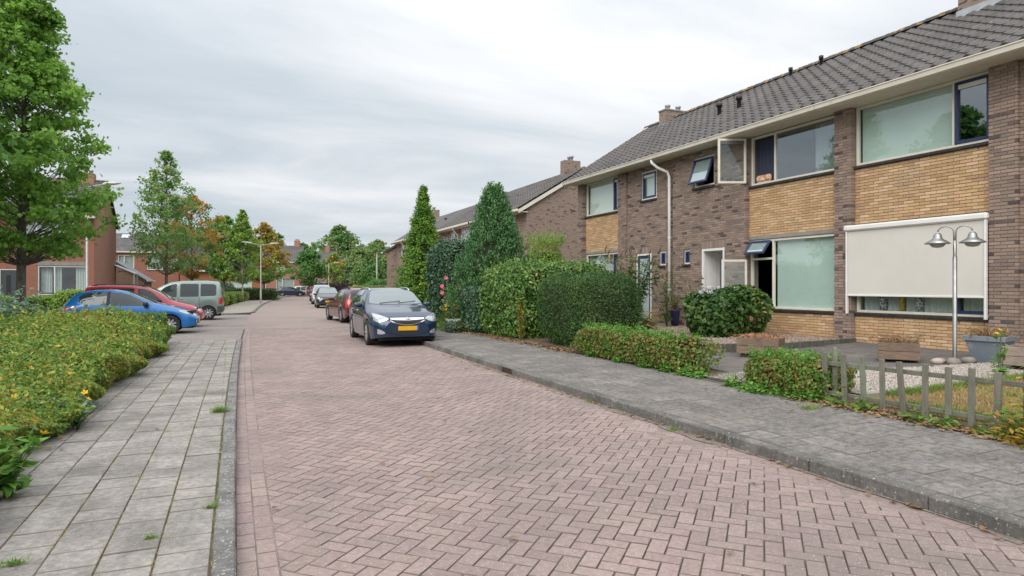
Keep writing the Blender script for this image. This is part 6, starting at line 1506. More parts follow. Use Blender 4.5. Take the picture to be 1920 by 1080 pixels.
def van(name, label, loc, rz, m, group, L=4.11, H=1.80, W=1.72, nx=70, cat='van', bump=M_GREYP, twin=True):
    k = L / 4.11; h = H / 1.80
    zt = [(0, .58 * h), (.04, .72 * h), (.35, .92 * h), (.85, 1.06 * h), (1.05, 1.12 * h), (1.55, 1.50 * h), (1.95, 1.70 * h), (2.4, 1.77 * h), (3.4, 1.785 * h), (3.93, 1.74 * h), (4.0, 1.62 * h), (4.08, 1.05 * h), (4.11, .8 * h)]
    zs = [(0, .50 * h), (.15, .74 * h), (1.0, 1.0 * h), (3.9, 1.06 * h), (4.05, 1.0 * h), (4.11, .7 * h)]
    w = [(0, .58), (.06, .72), (.3, .82), (.7, .86), (3.8, .86), (4.0, .84), (4.11, .81)]; wt = [(0, .5), (.5, .66), (1.1, .72), (1.9, .64), (3.9, .635), (4.05, .74), (4.11, .7)]
    s_ = lambda T: [(x * k, z) for x, z in T]; sw = lambda T: [(x * k, z * W / 1.72) for x, z in T]
    c = Car(name, label, loc, rz, L, W, s_(zt), s_(zs), sw(w), sw(wt), [.80 * k, 3.49 * k], .31, m, .23, group, nx, cat=cat)
    c.patch('windscreen', 'f', [(-.66, 1.16 * h, 1.2 * h), (-.60, 1.13 * h, 1.60 * h), (0, 1.13 * h, 1.66 * h), (.60, 1.13 * h, 1.60 * h), (.66, 1.16 * h, 1.2 * h)], M_CW, na=18, nz=8)
    c.both('side_window', 's', [(1.38 * k, 1.06 * h, 1.10 * h), (1.75 * k, 1.045 * h, 1.48 * h), (2.02 * k, 1.04 * h, 1.60 * h), (2.22 * k, 1.04 * h, 1.62 * h)], M_CG)
    c.both('side_window', 's', [(2.36 * k, 1.06 * h, 1.60 * h), (2.42 * k, 1.05 * h, 1.63 * h), (3.06 * k, 1.06 * h, 1.63 * h), (3.10 * k, 1.07 * h, 1.60 * h)], M_CG); c.both('side_window', 's', [(3.18 * k, 1.08 * h, 1.60 * h), (3.22 * k, 1.07 * h, 1.63 * h), (3.75 * k, 1.09 * h, 1.61 * h), (3.82 * k, 1.13 * h, 1.54 * h)], M_CG)
    c.patch('rear_window', 'r', [(-.60, 1.12 * h, 1.5 * h), (-.55, 1.1 * h, 1.58 * h), (.55, 1.1 * h, 1.58 * h), (.60, 1.12 * h, 1.5 * h)], M_CG, na=12)
    c.both('tail_light', 'r', [(.70, .72 * h, 1.02 * h), (.79, .72 * h, 1.02 * h)], M_TAIL, na=4); 
    for sd in (1, -1): c.patch('tail_light', 's', [(3.92 * k, .72 * h, 1.0 * h), (4.07 * k, .72 * h, 1.0 * h)], M_TAIL, side=sd, na=4)
    c.patch('bumper', 'r', [(-.82, .34, .62), (0, .32, .62), (.82, .34, .62)], bump, na=14, off=.02); 
    for sd in (1, -1): c.patch('bumper', 's', [(3.86 * k, .36, .62), (4.09 * k, .36, .62)], bump, side=sd, na=5, nz=4, off=.015)
    c.patch('bumper', 'f', [(-.72, .30, .52), (0, .28, .54), (.72, .30, .52)], bump, na=14, off=.02)
    c.both('headlight', 'f', [(.42, .66 * h, .80 * h), (.60, .66 * h, .84 * h), (.70, .68 * h, .82 * h)], M_LAMP, na=8)
    c.plate(True, .72); c.plate(False, .45); c.mirrors(1.45 * k, 1.07 * h, M_TRIM); c.seams([1.30 * k, 2.30 * k, 3.13 * k], .36, 1.02 * h); c.handles([(2.10 * k, .95 * h), (2.42 * k, .95 * h)], m); c.add_wheels(spokes=9); return c
van('van', 'silver people carrier parked facing the camera behind the black hatchback', (7.30, 57.6, 0), R(84), sil, PK_R, 4.2, 1.66, 1.75, 50, 'car', sil)
hatch('dark grey car, the last one parked along the right kerb', (8.35, 68.6, 0), R(82), paint('paint_car_grey', (.06, .065, .075), .3), PK_R, 40)
# --- left bays
blue = paint('paint_car_blue', (.001, .15, .46), .1)
PZT = [(0, .50), (.04, .60), (.25, .72), (.6, .83), (1.0, .935), (1.25, 1.0), (1.75, 1.25), (2.05, 1.37), (2.4, 1.425), (2.9, 1.415), (3.25, 1.35), (3.42, 1.27), (3.6, 1.06), (3.74, .92), (3.835, .74)]
c = Car('hatchback', 'bright blue three door hatchback parked nose to the road in the nearest left bay', (-2.86, 24.12, 0), R(178), 3.835, 1.65, PZT, [(0, .44), (.1, .56), (.6, .74), (1.2, .86), (3.2, .95), (3.6, .93), (3.835, .66)], HW[:-1] + [(3.835, .70)], HWT[:-1] + [(3.835, .55)], [.77, 3.21], .295, blue, .20, PK_L, 100)
c.patch('windscreen', 'f', [(-.60, 1.02, 1.06), (-.53, 1.0, 1.30), (0, .995, 1.36), (.53, 1.0, 1.30), (.60, 1.02, 1.06)], M_CW, na=18, nz=8)
c.both('side_window', 's', [(1.32, .905, .93), (1.6, .905, 1.09), (1.9, .915, 1.24), (2.15, .92, 1.315), (2.42, .93, 1.34)], M_CG, na=18); c.both('side_window', 's', [(2.54, .935, 1.345), (2.9, .95, 1.335), (3.15, .99, 1.28), (3.27, 1.05, 1.20)], M_CG)
for sd in (1, -1): c.patch('door_pillar', 's', [(2.43, .93, 1.35), (2.53, .93, 1.35)], M_TRIM, side=sd, na=3)
c.patch('rear_window', 'r', [(-.55, 1.0, 1.06), (-.48, .98, 1.26), (0, .97, 1.30), (.48, .98, 1.26), (.55, 1.0, 1.06)], M_CG, na=14)
c.both('headlight', 'f', [(.40, .555, .60), (.52, .55, .67), (.66, .57, .73), (.74, .64, .76)], M_LAMP, na=10); c.both('tail_light', 'r', [(.52, .80, .90), (.66, .78, .93), (.72, .80, .92)], M_TAIL, na=6)
for sd in (1, -1):
    c.patch('headlight', 's', [(.18, .60, .66), (.32, .64, .73), (.50, .71, .755)], M_LAMP, side=sd, na=7, nz=4); c.patch('tail_light', 's', [(3.52, .80, .90), (3.66, .79, .92), (3.80, .80, .90)], M_TAIL, side=sd, na=6, nz=4)
    q = c.hit('s', 3.42, .86, sd, .004); b = MB(); b.lathe([(.07, 0), (.07, .006), (0, .006)], (0, 0, 0), 18, 'Y'); o = put('fuel_cap', b, M_CHROME, c.t, local=True); o.location = (q.x, q.y - (.006 if sd < 0 else 0), q.z)
    q = c.hit('f', sd * .60, .36, 1, .004); b = MB(); b.lathe([(.055, 0), (.055, -.012), (0, -.014)], (q.x, q.y, q.z), 14, 'X'); put('fog_lamp', b, M_LAMP, c.t, local=True)
c.patch('air_intake', 'f', [(-.42, .32, .44), (0, .30, .45), (.42, .32, .44)], M_TRIM, na=14, nz=3); c.plate(False, .40); c.plate(True, .70); c.mirrors(1.42, .93, M_TRIM); c.seams([1.22, 2.50], .30, .92); c.handles([(2.36, .82)], blue); c.add_wheels(spokes=9)
redm = paint('paint_car_red', (.50, .03, .06), .05)
c = van('people_carrier', 'red people carrier with roof rails parked behind the bright blue hatchback', (-2.85, 27.55, 0), R(178), redm, PK_L, 3.85, 1.60, 1.70, 70, 'car', redm); c.rails(1.75, 3.55, .56)
green = paint('paint_car_greygreen', (.25, .325, .295), .3)
van('van', 'grey green van with rear side windows parked nose away in the left bay', (-2.30, 33.05, 0), R(-1), green, PK_L, 4.11, 1.80, 1.72, 90)
# --- far ones before the brick house
FARP = 'small cars parked before the far brick house'
hatch('dark blue hatchback parked before the far brick house', (8.3, 99.2, .0), R(172), navy, FARP, 36)
van('people_carrier', 'white car parked beside the dark blue hatchback before the brick house', (10.9, 101.6, 0), R(168), paint('paint_car_white', (.62, .63, .65), 0), FARP, 4.0, 1.55, 1.7, 36, 'car', sil)
hatch('white hatchback, the farthest right of the cars before the brick house', (13.0, 103.5, .0), R(165), paint('paint_car_white', (.62, .63, .65), 0), FARP, 36)
hatch('red hatchback almost hidden beyond the white cars', (12.6, 100.6, .0), R(160), redm, FARP, 30)
hatch('white car beyond the dark red estate near the pavilion', (19.0, 102.0, .25), R(120), paint('paint_car_white', (.62, .63, .65), 0), FARP, 30)
# ------------------------------------------------------------------ front gardens: paving, gravel, lawn, fence, planters, lamp
M_PATH = mat('path_paver_dark', (.155, .135, .125), (.115, .105, .10), ns=1.1, rough=.9, rnd=.22, bump=.5, bs=120, speck=(.30, .28, .26), speck_s=55, speck_t=.65, dirt=(.22, .19, .165), dirt_s=.9, dirt_lo=.52, dirt_hi=.75)
M_WOODG = mat('wood_weathered', (.21, .195, .16), (.15, .142, .115), ns=3, rough=.9, rnd=.2, bump=.5, bs=60, grain=((14, 14, 1.2), 4, (.14, .135, .11)), dirt=(.20, .225, .16), dirt_s=2.2, dirt_lo=.52, dirt_hi=.75)
M_WOODB = mat('wood_brown', (.235, .165, .115), (.19, .135, .10), ns=2.5, rough=.85, rnd=.2, bump=.4, bs=50, grain=((2, 2, 22), 4, (.13, .095, .07)))
M_WOODD = mat('wood_dark', (.10, .07, .05), (.08, .06, .045), ns=3, rough=.9)
M_STEEL = mat('brushed_steel', (.40, .40, .39), (.32, .32, .32), ns=6, rough=.48, metal=1.0)
M_OPAL = mat('lamp_opal', (.42, .42, .40), rough=.3)
M_PLANTER = mat('planter_grey_blue', (.20, .235, .28), (.165, .195, .24), ns=3, rough=.6, rnd=0, dirt=(.30, .32, .34), dirt_s=3)
M_STONE = mat('field_stone', (.34, .30, .26), (.22, .20, .185), ns=4, rough=.9, rnd=.35, bump=.5, bs=40)
M_EDGE = mat('edging_wood', (.15, .145, .13), (.10, .10, .085), ns=4, rough=.9, rnd=.2, bump=.5, bs=50, grain=((10, 10, 1), 4, (.08, .08, .065)))

def zgs(x, y): return zg(x, y)
path_poly = [(6.56, 6.95), (7.6, 6.75), (9.2, 7.0), (10.0, 6.75), (12.5, 6.3), (12.5, 9.85), (10.1, 9.62), (8.7, 9.95), (7.3, 9.95), (7.25, 7.75), (6.56, 7.75)]
pth = sheet('path', path_poly, lambda x, y: zg(x, y) + .004, M_SOIL)
def inside(x, y, poly):
    c = False; n = len(poly)
    for i in range(n):
        (x0, y0), (x1, y1) = poly[i], poly[i - 1]
        if (y0 > y) != (y1 > y) and x < (x1 - x0) * (y - y0) / (y1 - y0) + x0: c = not c
    return c
V, F = paver_geo([(-.149, -.149), (.149, -.149), (.149, .149), (-.149, .149)], 0, .003, .03); pt_me = worn('paving_tile', V, F, M_PATH, M_ARRIS_D)
k = 0
for i in range(22):
    for j in range(14):
        x = 6.62 + .3025 * i + .06; y = 6.3 + .3025 * j + (.15 if i % 2 else 0)
        if not inside(x, y, path_poly): continue
        o = bpy.data.objects.new('paving_tile', pt_me); COL.objects.link(o); o.parent = pth
        o.location = (x, y, zg(x, y) + .018 + random.uniform(-.003, .003)); o.rotation_euler = (random.uniform(-.008, .008), -.0215 + random.uniform(-.008, .008), random.uniform(-.01, .01))
def pebbles(name, label, poly, n, s, m, z0, base_m, base=True):
    if base: sheet('gravel_base', poly, lambda x, y: z0(x, y) + .004, base_m)
    xs = [p[0] for p in poly]; ys = [p[1] for p in poly]; P = []
    while len(P) < n:
        x, y = random.uniform(min(xs), max(xs)), random.uniform(min(ys), max(ys))
        if inside(x, y, poly): P.append((x, y, z0(x, y) + .004 + random.random() * s * .4))
    P = np.array(P); base_v = np.array([(1, 0, 0), (-1, 0, 0), (0, 1, 0), (0, -1, 0), (0, 0, .7), (0, 0, -.7)]); base_f = np.array([(0, 2, 4), (2, 1, 4), (1, 3, 4), (3, 0, 4), (2, 0, 5), (1, 2, 5), (3, 1, 5), (0, 3, 5)])
    q = RNG.normal(size=(n, 3, 3)); q = np.linalg.qr(q)[0]; sc = s * RNG.uniform(.5, 1.1, (n, 1, 3))
    V = np.einsum('nij,kj->nki', q, base_v) * sc + P[:, None, :]; F = (base_f[None] + 6 * np.arange(n)[:, None, None]).reshape(-1, 3)
    o = put(name, np_mesh(name, V.reshape(-1, 3), F), m); stuff(o); return o
M_PEB = mat('pebble_pale', (.42, .37, .33), rough=.9, stops=[(0, (.30, .255, .22)), (.5, (.44, .39, .345)), (.85, (.56, .51, .46)), (1, (.24, .21, .19))], ns=3)
M_PEBB = mat('pebble_brown', (.36, .27, .22), rough=.9, stops=[(0, (.20, .145, .12)), (.5, (.33, .25, .205)), (.85, (.45, .36, .31)), (1, (.14, .115, .10))], ns=3)
gp = [(7.15, 5.52), (12.45, 5.35), (12.45, 6.26), (10.0, 6.70), (9.2, 6.95), (7.6, 6.70), (7.1, 6.75)]
pebbles('gravel', '', gp, 11000, .020, M_PEB, lambda x, y: zg(x, y) + .012, M_GRAVEL)
pebbles('gravel', '', [(6.5, 6.98), (7.6, 6.9), (7.6, 7.7), (6.5, 7.65)], 900, .012, M_PEB, lambda x, y: zg(x, y) + .018, M_GRAVEL, False)
gb = [(8.75, 10.03), (10.12, 9.70), (12.48, 9.95), (12.48, 17.3), (9.2, 17.3), (7.55, 14.5), (7.4, 10.03)]
def zb(x, y): return .345 + max(0, x - 10) * .004
sheet('gravel_base', gb, zb, mat('gravel_base_brown', (.27, .205, .165), (.20, .15, .12), ns=20, rough=.95, bump=1, bs=60))
pebbles('gravel', '', [(8.8, 10.06), (10.12, 9.73), (12.44, 9.98), (12.44, 15), (9.0, 15), (7.7, 13.2), (7.5, 10.06)], 12000, .022, M_PEBB, zb, None, False)
ed = thing('garden_edging', 'low weathered wooden edging along the raised gravel bed', 'edging', (10.1, 9.65, .2))
def edge_run(p, q):
    n = max(1, round((Vector(q) - Vector(p)).length / .115)); d = (Vector(q) - Vector(p)) / n; u = d.normalized(); w = Vector((-u.y, u.x)) * .04
    for k in range(n):
        a = Vector(p) + d * k + u * .003; e = Vector(p) + d * (k + 1) - u * .003; b = MB(); top = .40 + random.uniform(-.008, .008)
        b.prism([tuple(a), tuple(e), tuple(e + w), tuple(a + w)], .17, top); put('plank', b, M_EDGE, ed)
edge_run((12.5, 9.90), (10.1, 9.64)); edge_run((10.1, 9.64), (8.72, 9.97)); edge_run((8.72, 9.97), (7.35, 9.97))
# dry lawn with its concrete edge
lawn_poly = [(6.75, 2.0), (12.45, 2.0), (12.45, 5.28), (7.15, 5.45), (6.8, 5.3)]
sheet('lawn', lawn_poly, lambda x, y: zg(x, y) + .003, mat('lawn_ground', (.21, .145, .07), (.16, .13, .06), ns=1.5, rough=1, dirt=(.12, .13, .04), dirt_s=1.2, dirt_lo=.5, dirt_hi=.7))
def blades(name, n, region, h, m, zf, w=.006, lean=.6):
    P = np.array([region() for _ in range(n)]); z = np.array([zf(a, b) for a, b in P]); hh = h * RNG.uniform(.4, 1.2, n); an = RNG.uniform(0, 6.28, n); ln = RNG.normal(size=(n, 2)) * lean * hh[:, None]
    dx, dy = np.cos(an) * w, np.sin(an) * w
    V = np.empty((n, 3, 3), np.float32); V[:, 0] = np.stack([P[:, 0] - dx, P[:, 1] - dy, z], 1); V[:, 1] = np.stack([P[:, 0] + dx, P[:, 1] + dy, z], 1); V[:, 2] = np.stack([P[:, 0] + ln[:, 0], P[:, 1] + ln[:, 1], z + hh], 1)
    return put(name, np_mesh(name, V.reshape(-1, 3), np.arange(3 * n).reshape(n, 3)), m)
def reg(poly):
    xs = [p[0] for p in poly]; ys = [p[1] for p in poly]
    def f():
        while True:
            x, y = random.uniform(min(xs), max(xs)), random.uniform(min(ys), max(ys))
            if inside(x, y, poly): return x, y
    return f
stuff(blades('grass', 26000, reg([(6.75, 3.0), (11.5, 3.0), (11.5, 5.3), (7.15, 5.42), (6.8, 5.3)]), .045, M_STRAW, zg))
stuff(blades('grass', 3200, lambda: (random.uniform(7.3, 11), 5.36 + random.gauss(0, .05)), .09, M_GRASS, zg))
stuff(blades('grass', 1500, lambda: (6.85 + abs(random.gauss(0, .12)), random.uniform(3.2, 4.9)), .10, M_GRASS, zg))
kb_ = MB()
for k in range(11):
    a = 7.1 + k * .5; o = MB(); y = 5.47 - .02 * k * .5; o.cbox(a, y, .1, a + .494, y + .06, zg(a, y) + .045, .008); put('edging_stone', o, M_CONC, ed)
# soil strip, weeds and litter outside the fence
carpet('weed', 'weeds and seedlings growing at the foot of the picket fence, between the pickets', [(6.42, 5.3, .06), (6.45, 5.0, .06), (6.4, 4.4, .06), (6.42, 4.1, .07), (6.45, 3.7, .07), (6.5, 3.5, .08)], 520, .075, M_GRASS, 'weed', zr, .05, .4)
carpet('weed', 'leafy yellow green weeds at the right end of the picket fence', [(6.45, 3.45, .10), (6.4, 3.2, .14), (6.5, 3.0, .15), (6.35, 2.8, .12)], 900, .075, M_AUT2, 'weed', zr, .11, .45)
carpet('weed', 'green bushy weed by the thick fence post', [(6.55, 3.55, .06), (6.5, 3.25, .12), (6.55, 3.05, .10)], 600, .07, M_IVY, 'weed', zr, .13, .4)
def litter(name, n, rgn, s, m, zf):
    P = np.array([rgn() for _ in range(n)]); z = np.array([zf(a, b) for a, b in P]) + .008 + RNG.random(n) * .012
    return stuff(leaves(name, leaf_arrays(np.column_stack([P, z]), np.tile([0, 0, 1.], (n, 1)), s, .5, .6, wn=1, wr=.28, wu=.5, fold=.25), m))
litter('leaf_litter', 900, lambda: (6.42 + random.gauss(0, .10), random.uniform(3.0, 6.0)), .055, M_DRY, zr)
litter('leaf_litter', 900, lambda: (Gx(14) - .05 + random.gauss(0, .12), random.uniform(11.5, 19)), .07, M_DRY, zr)
litter('leaf_litter', 210, lambda: (Rk(8) - abs(random.gauss(0, .07)) - .01, random.uniform(2.4, 14)), .055, M_DRY, lambda x, y: .0)
litter('leaf_litter', 90, lambda: (random.uniform(.2, 6.3), random.uniform(2.5, 15)), .05, M_DRY, lambda x, y: .0 if x < Rk(y) - .05 else max(zr(x, y), .112))
litter('leaf_litter', 160, lambda: (-1.62 + random.gauss(0, .10), random.uniform(3, 18)), .05, M_AUT, lambda x, y: .062)
litter('leaf_litter', 46, lambda: (random.uniform(-1.6, 0), random.uniform(3, 18)), .045, M_DRY, lambda x, y: .064)
def tuft(label, x, y, z, n, h, r, m=M_GRASS):
    o = blades('grass_tuft', n, lambda: (x + random.gauss(0, r), y + random.gauss(0, r * .6)), h, m, lambda a, b: z, .004, .8); tag(o, label, 'grass tuft')
tuft('green grass tuft growing in the joint of the left kerb, the largest there', -.10, 8.32, .06, 170, .085, .045)
tuft('tiny grass tuft in the tile joint near the bottom of the left pavement', -.42, 4.3, .06, 50, .03, .02)
tuft('small grass tuft at the lower left edge of the pavement tiles', -1.05, 4.2, .06, 70, .04, .03)
tuft('little grass tuft between kerb stone and tiles in the middle of the left pavement', -.11, 4.75, .06, 50, .035, .02)
tuft('grass tuft on the right pavement in front of the fence', 6.02, 5.35, .15, 120, .06, .07)
tuft('weed in the right gutter under the kerb', Rk(5.6) - .05, 5.6, 0, 70, .06, .04)
tuft('weed in the right gutter farther up the kerb', Rk(7.4) - .05, 7.4, 0, 60, .06, .05)
def mosses(): 
    k = random.randrange(1, 5); y = random.uniform(3.0, 17); return (Lk(y) - .128 - k * .2735 + random.gauss(0, .006), y)
stuff(blades('moss_tufts', 1500, mosses, .016, M_AUT2, lambda x, y: .056, .004, .8))
stuff(blades('moss_tufts', 260, lambda: (Lk(6) - .127 + random.gauss(0, .005), random.uniform(3, 17)), .03, M_GRASS, lambda x, y: .056, .004, .7))
stuff(blades('moss_tufts', 500, lambda: (random.uniform(4.6, 6.3), random.gauss(6, 2.4)), .03, M_AUT2, lambda x, y: zr(x, y) - .004, .005, .8))

# --- picket fence
fn = thing('picket_fence', 'low weathered grey wooden picket fence between lawn and right pavement', 'fence', (6.66, 4.4, .16))
pk_y = [5.64, 5.38, 5.13, 4.90, 4.66, 4.43, 4.19, 3.97, 3.74, 3.36, 3.14, 2.92, 2.70]
for i, y in enumerate(pk_y):
    b = MB(); h = .57 + random.uniform(-.012, .012); b.cbox(-.012, -.032, -.03, .012, .032, h, .004); o = put('picket', b, M_WOODG, fn, local=True)
    o.location = (-.03, y - 4.4, 0); o.rotation_euler = (random.uniform(-.02, .02) + (-.05 if i in (2, 4) else 0), random.uniform(-.05, .03), random.uniform(-.15, .15))
for z, dz in ((.10, -.01), (.46, -.015)):
    b = MB(); b.cbox(-.013, -1.62, z - .025, .013, 1.36, z + .025, .004); o = put('rail', b, M_WOODG, fn, local=True); o.location = (.0, -.0, 0); o.rotation_euler = (dz, 0, 0)
for y, r, lab in ((5.58, .032, None), (3.50, .052, 'thick round cracked post')):
    b = MB(); b.lathe([(r, -.1), (r * 1.02, .3), (r * .97, .62), (r * .8, .635), (0, .64)], (0, 0, 0), 12); o = put('post', b, mat('post_dark', (.20, .175, .14), (.13, .11, .085), ns=5, rough=.9, bump=.7, bs=40, grain=((16, 16, 1), 4, (.07, .06, .05))) if lab else M_WOODG, fn, local=True); o.location = (.045, y - 4.4, 0)
    if lab: o['label'] = lab
# --- planters
def plank_box(label, loc, rz, s, h, m, wheels=True, fill=True, nrow=2):
    t = thing('planter_box', label, 'planter', loc, rz)
    z0 = .07
    for r_ in range(nrow):
        za, zb_ = z0 + h * r_ / nrow + .003, z0 + h * (r_ + 1) / nrow - .003
        for sx in (-1, 1):
            b = MB(); b.cbox(sx * (s / 2 - .012) - .012, -s / 2, za, sx * (s / 2 - .012) + .012, s / 2, zb_, .004); put('plank', b, m, t, local=True)
            b = MB(); b.cbox(-s / 2 + .026, sx * (s / 2 - .012) - .012, za, s / 2 - .026, sx * (s / 2 - .012) + .012, zb_, .004); put('plank', b, m, t, local=True)
    b = MB(); b.box(-s / 2 + .026, -s / 2 + .026, z0 + .01, s / 2 - .026, s / 2 - .026, z0 + h - .03); put('soil', b, M_SOIL, t, local=True)
    for sx in (-1, 1):
        for sy in (-1, 1):
            b = MB()
            if wheels: b.lathe([(0, -.015), (.034, -.015), (.034, .015), (0, .015)], (sx * s * .3, sy * s * .3, .034), 12, 'Y'); b.box(sx * s * .3 - .012, sy * s * .3 - .02, .05, sx * s * .3 + .012, sy * s * .3 + .02, z0)
            else: b.box(sx * s * .36 - .04, sy * s * .36 - .04, 0, sx * s * .36 + .04, sy * s * .36 + .04, z0)
            put('caster' if wheels else 'foot', b, M_BLK if wheels else M_WOODD, t, local=True)
    return t
def dry_tuft(label, x, y, z, r, h, n, m=M_DRY, cat='plant'):
    P = np.stack([RNG.normal(size=n) * r * .5 + x, RNG.normal(size=n) * r * .5 + y, z + RNG.random(n) * h * .8], 1); D_ = unit(np.stack([P[:, 0] - x, P[:, 1] - y, np.full(n, h * .8)], 1))
    o = leaves('withered_plant', leaf_arrays(P, RNG.normal(size=P.shape), .075, .5, .14, wn=.6, wr=.5, axis=D_ * 2), m); tag(o, label, cat)
plank_box('wooden planter box with a low rust coloured plant, left of the others', (9.0, 9.08, zg(9, 9) + .01), R(35), .72, .29, M_WOODB, False)
dry_tuft('low rust coloured plant in the left wooden planter box', 9.0, 9.08, zg(9, 9) + .36, .36, .07, 900, mat('sedum_rust', (.40, .20, .11), rough=.8, stops=[(0, (.30, .13, .07)), (.6, (.45, .22, .12)), (1, (.5, .3, .17))], ns=3))
plank_box('wooden planter box on casters with withered twigs, in the middle of the yard', (10.36, 7.38, zg(10.4, 7.4) - .01), R(37), .60, .28, M_WOODB, True)
dry_tuft('withered reddish twigs in the middle planter box', 10.36, 7.38, zg(10.4, 7.4) + .33, .34, .15, 500)
plank_box('pale wooden planter box on casters at the right edge of the yard', (11.05, 5.72, zg(11, 5.7) + .01), R(10), .62, .28, mat('wood_pale', (.36, .29, .23), (.28, .225, .185), ns=3, rough=.85, grain=((2, 2, 22), 4, (.2, .16, .13))), True)
zp = thing('planter', 'tapered blue grey square planter with a dried grass plant', 'planter', (11.42, 6.55, zg(11.4, 6.5) + .012), R(12))
zp.scale = (.86, .86, .9)
b = MB(); s0, s1, h_ = .20, .31, .40
b.add([(-s0, -s0, 0), (s0, -s0, 0), (s0, s0, 0), (-s0, s0, 0), (-s1, -s1, h_), (s1, -s1, h_), (s1, s1, h_), (-s1, s1, h_)], [(0, 1, 5, 4), (1, 2, 6, 5), (2, 3, 7, 6), (3, 0, 4, 7), (3, 2, 1, 0)]); put('tub', b, M_PLANTER, zp, local=True)
b = MB()
for (x0, y0, x1, y1) in ((-.345, -.345, .345, -.29), (-.345, .29, .345, .345), (-.345, -.289, -.29, .289), (.29, -.289, .345, .289)): b.cbox(x0, y0, h_ - .005, x1, y1, h_ + .085, .006)
put('rim', b, M_PLANTER, zp, local=True); b = MB(); b.box(-.289, -.289, h_ - .02, .289, .289, h_ + .05); put('soil', b, M_SOIL, zp, local=True)
dry_tuft('dried brown grass plant in the tapered grey planter', 11.42, 6.55, zg(11.4, 6.5) + .40, .32, .20, 1100)
stem_plant('weed', 'tall yellow flowering weed standing in front of the tapered planter', 'plant', (9.9, 5.55, zg(9.9, 5.5)), .78, 3, M_IVY, .12, 20, .06, [(k, .02, .9, fme) for k in range(3)], .35, seed=31, base_leaves=26)
bp = MB(); bp.lathe([(0, 0), (.10, 0), (.155, .44), (.165, .45), (.165, .48), (.145, .48), (.14, .42), (0, .42)], (0, 0, 0), 18); bpo = put('flower_pot', bp, mat('pot_blue', (.035, .04, .13), (.03, .033, .10), ns=6, rough=.35)); bpo.location = (12.12, 15.62, .355); tag(bpo, 'tall dark blue flower pot against the wall below the downpipe', 'flower pot')
stem_plant('potted_plant', 'thin straggly plant growing in the dark blue pot', 'plant', (12.12, 15.62, .77), .65, 12, M_MIX, .09, 16, .28, (), .35, seed=33, stem_m=M_STEM)
# --- double garden lamp
gl = thing('garden_lamp', 'stainless steel garden lamp post with two bell shaped shades', 'lamp post', (10.80, 6.72, zg(10.8, 6.7) - .09))
b = MB(); b.lathe([(.032, -.02), (.032, 1.84), (.024, 1.845), (.024, 1.845)], (0, 0, 0), 18); put('pole', b, M_STEEL, gl, local=True)
b = MB(); b.lathe([(.026, 1.84), (.026, 2.10), (0, 2.11)], (0, 0, 0), 14); put('upper_tube', b, M_STEEL, gl, local=True)
for sd, ang in ((1, R(-62)), (-1, R(-62))):
    ca, sa_ = math.cos(ang) * sd, math.sin(ang) * sd
    pts = [(0 + .012 * ca, .012 * sa_, 2.08)] + [((.015 + .11 - .11 * math.cos(t)) * ca, (.015 + .11 - .11 * math.cos(t)) * sa_, 2.24 + .11 * math.sin(t) * .9) for t in np.linspace(0, math.pi * .95, 12)]
    b = MB(); b.tube(pts, .011, 8); put('arm', b, M_STEEL, gl, local=True)
    hx, hy = .235 * ca, .235 * sa_
    b = MB(); b.lathe([(.0, 2.235), (.035, 2.232), (.058, 2.20), (.068, 2.15), (.085, 2.13), (.12, 2.11), (.19, 2.062), (.185, 2.056), (.11, 2.09)], (hx, hy, 0), 22); sh = put('lamp_shade', b, M_STEEL, gl, local=True)
    b = MB(); b.lathe([(.115, 2.075), (.105, 2.03), (.07, 2.0), (0, 1.99)], (hx, hy, 0), 18); put('diffuser', b, M_OPAL, sh, local=True)
for i, (x, y, s_, lab) in enumerate([(10.52, 6.82, .085, 'pale round stone left of the garden lamp foot'), (10.66, 6.66, .11, 'grey field stone directly before the garden lamp foot'), (10.62, 6.85, .08, 'small brown stone behind the grey one at the lamp foot'), (10.99, 6.62, .10, 'flat dark stone right of the garden lamp foot')]):
    b = MB(); V = []; n = 10
    for a in range(6):
        ph = math.pi * a / 5
        for k in range(n):
            t = 2 * math.pi * k / n; q = 1 + .13 * math.sin(3 * t + i) + .08 * math.sin(2 * ph + 2 * i); V.append((1.2 * s_ * q * math.sin(ph) * math.cos(t), s_ * q * math.sin(ph) * math.sin(t), .68 * s_ * math.cos(ph)))
    b.add(V, [(a * n + k, a * n + (k + 1) % n, (a + 1) * n + (k + 1) % n, (a + 1) * n + k) for a in range(5) for k in range(n)], 0, True)
    o = put('stone', b, M_STONE if i else mat('stone_pale', (.50, .42, .36), (.40, .34, .30), ns=5, rough=.85)); o.location = (x, y, zg(x, y) + .055); o.rotation_euler = (0, 0, i * .8); tag(o, lab, 'stone')

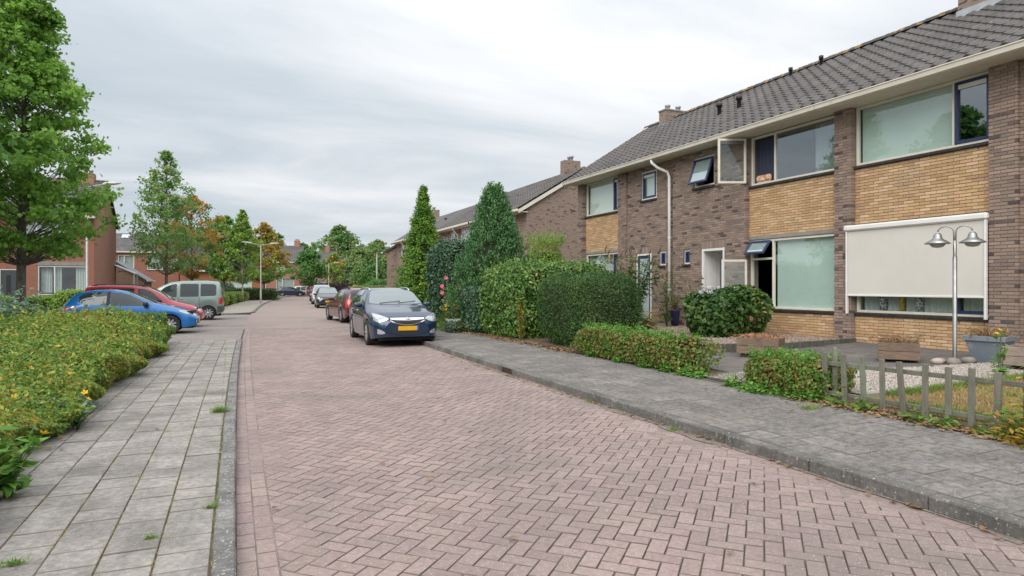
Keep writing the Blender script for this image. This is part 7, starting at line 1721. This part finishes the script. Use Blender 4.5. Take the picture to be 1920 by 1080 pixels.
# ------------------------------------------------------------------ street furniture
M_POLE = mat('pole_galvanised', (.42, .42, .40), (.36, .36, .35), ns=3, rough=.5, metal=.35); M_HEAD = mat('lamp_head', (.58, .58, .55), (.5, .5, .48), ns=4, rough=.45)
def street_lamp(label, x, y, h, arms, z0=.0, group='street lamps'):
    t = thing('street_lamp', label, 'street lamp', (x, y, z0), 0, group)
    b = MB(); b.lathe([(.075, -.05), (.075, 1.1), (.05, 1.12), (.035, h), (0, h + .01)], (0, 0, 0), 12); put('pole', b, M_POLE, t, local=True)
    for a in arms:
        ca, sa_ = math.cos(a), math.sin(a); b = MB(); b.tube([(0, 0, h - .06), (.35 * ca, .35 * sa_, h + .03), (.8 * ca, .8 * sa_, h + .10)], .028, 8); put('arm', b, M_POLE, t, local=True)
        b = MB(); V = []
        for q, (w, zt_, zb_) in zip((0, .12, .45, .72, .8), ((.06, .05, -.05), (.13, .08, -.06), (.15, .085, -.05), (.10, .06, -.03), (.03, .03, 0))):
            for (yy, zz) in ((-w, 0), (-w * .6, zt_), (w * .6, zt_), (w, 0), (w * .6, zb_), (-w * .6, zb_)): V.append(((.72 + q) * ca - yy * sa_, (.72 + q) * sa_ + yy * ca, h + .10 + .08 * q + zz))
        b.add(V, [(i * 6 + k, i * 6 + (k + 1) % 6, (i + 1) * 6 + (k + 1) % 6, (i + 1) * 6 + k) for i in range(4) for k in range(6)], 0, True); put('lamp_head', b, M_HEAD, t, local=True)
street_lamp('street lamp in front of the red house, its arm reaching out of the maple crown', -6.05, 35.3, 6.15, [R(-20)])
street_lamp('double armed street lamp beside the yellow orange street tree', 2.45, 59.0, 5.05, [R(10), R(190)])
street_lamp('far street lamp before the purple hedge', 14.1, 103, 5.0, [R(0)])
fp = MB(); fp.lathe([(.09, 0), (.075, 5.6), (.075, 5.75)], (0, 0, 0), 10); fp.lathe([(.085, 5.75), (.085, 5.95), (0, 5.96)], (0, 0, 0), 10, mi=1); o = put('flagpole', fp, [M_HEAD, mat('cap_red', (.5, .06, .03), rough=.5)]); o.location = (17.9, 85.5, 0); tag(o, 'white pole with a red tip above the bushes left of the brown row', 'pole')
ws = MB(); ws.cbox(-.45, -.04, .35, .45, .04, 1.75, .01); ws.box(-.42, -.03, 0, -.36, .03, .35); ws.box(.36, -.03, 0, .42, .03, .35)
o = put('sign_board', ws, mat('board_blue', (.01, .11, .50), rough=.4)); o.location = (3.4, 100.5, 0); o.scale = (1.5, 1, 1.6); tag(o, 'bright blue board standing before the brick house behind the lamp', 'sign')
pg = thing('pergola', 'white pergola and grey fence panel at the rear corner of the red house', 'pergola', (-6.6, 52.9, 0))
b = MB(); b.box(-.6, -.05, 2.5, .0, .05, 2.6); b.extrude([(-.7, -.9, 2.95), (-.7, .9, 2.95), (.55, .9, 2.35), (.55, -.9, 2.35)], (0, 0, .06)); put('roof', b, M_WHITE, pg, local=True)
for yy in (-.8, .8): b = MB(); b.box(.42, yy - .05, 0, .52, yy + .05, 2.35); put('post', b, M_WHITE, pg, local=True)
for k in range(6): b = MB(); b.box(-.5, -.95, .3 + k * .22, .4, -.92, .48 + k * .22); put('slat', b, M_WOODG, pg, local=True)
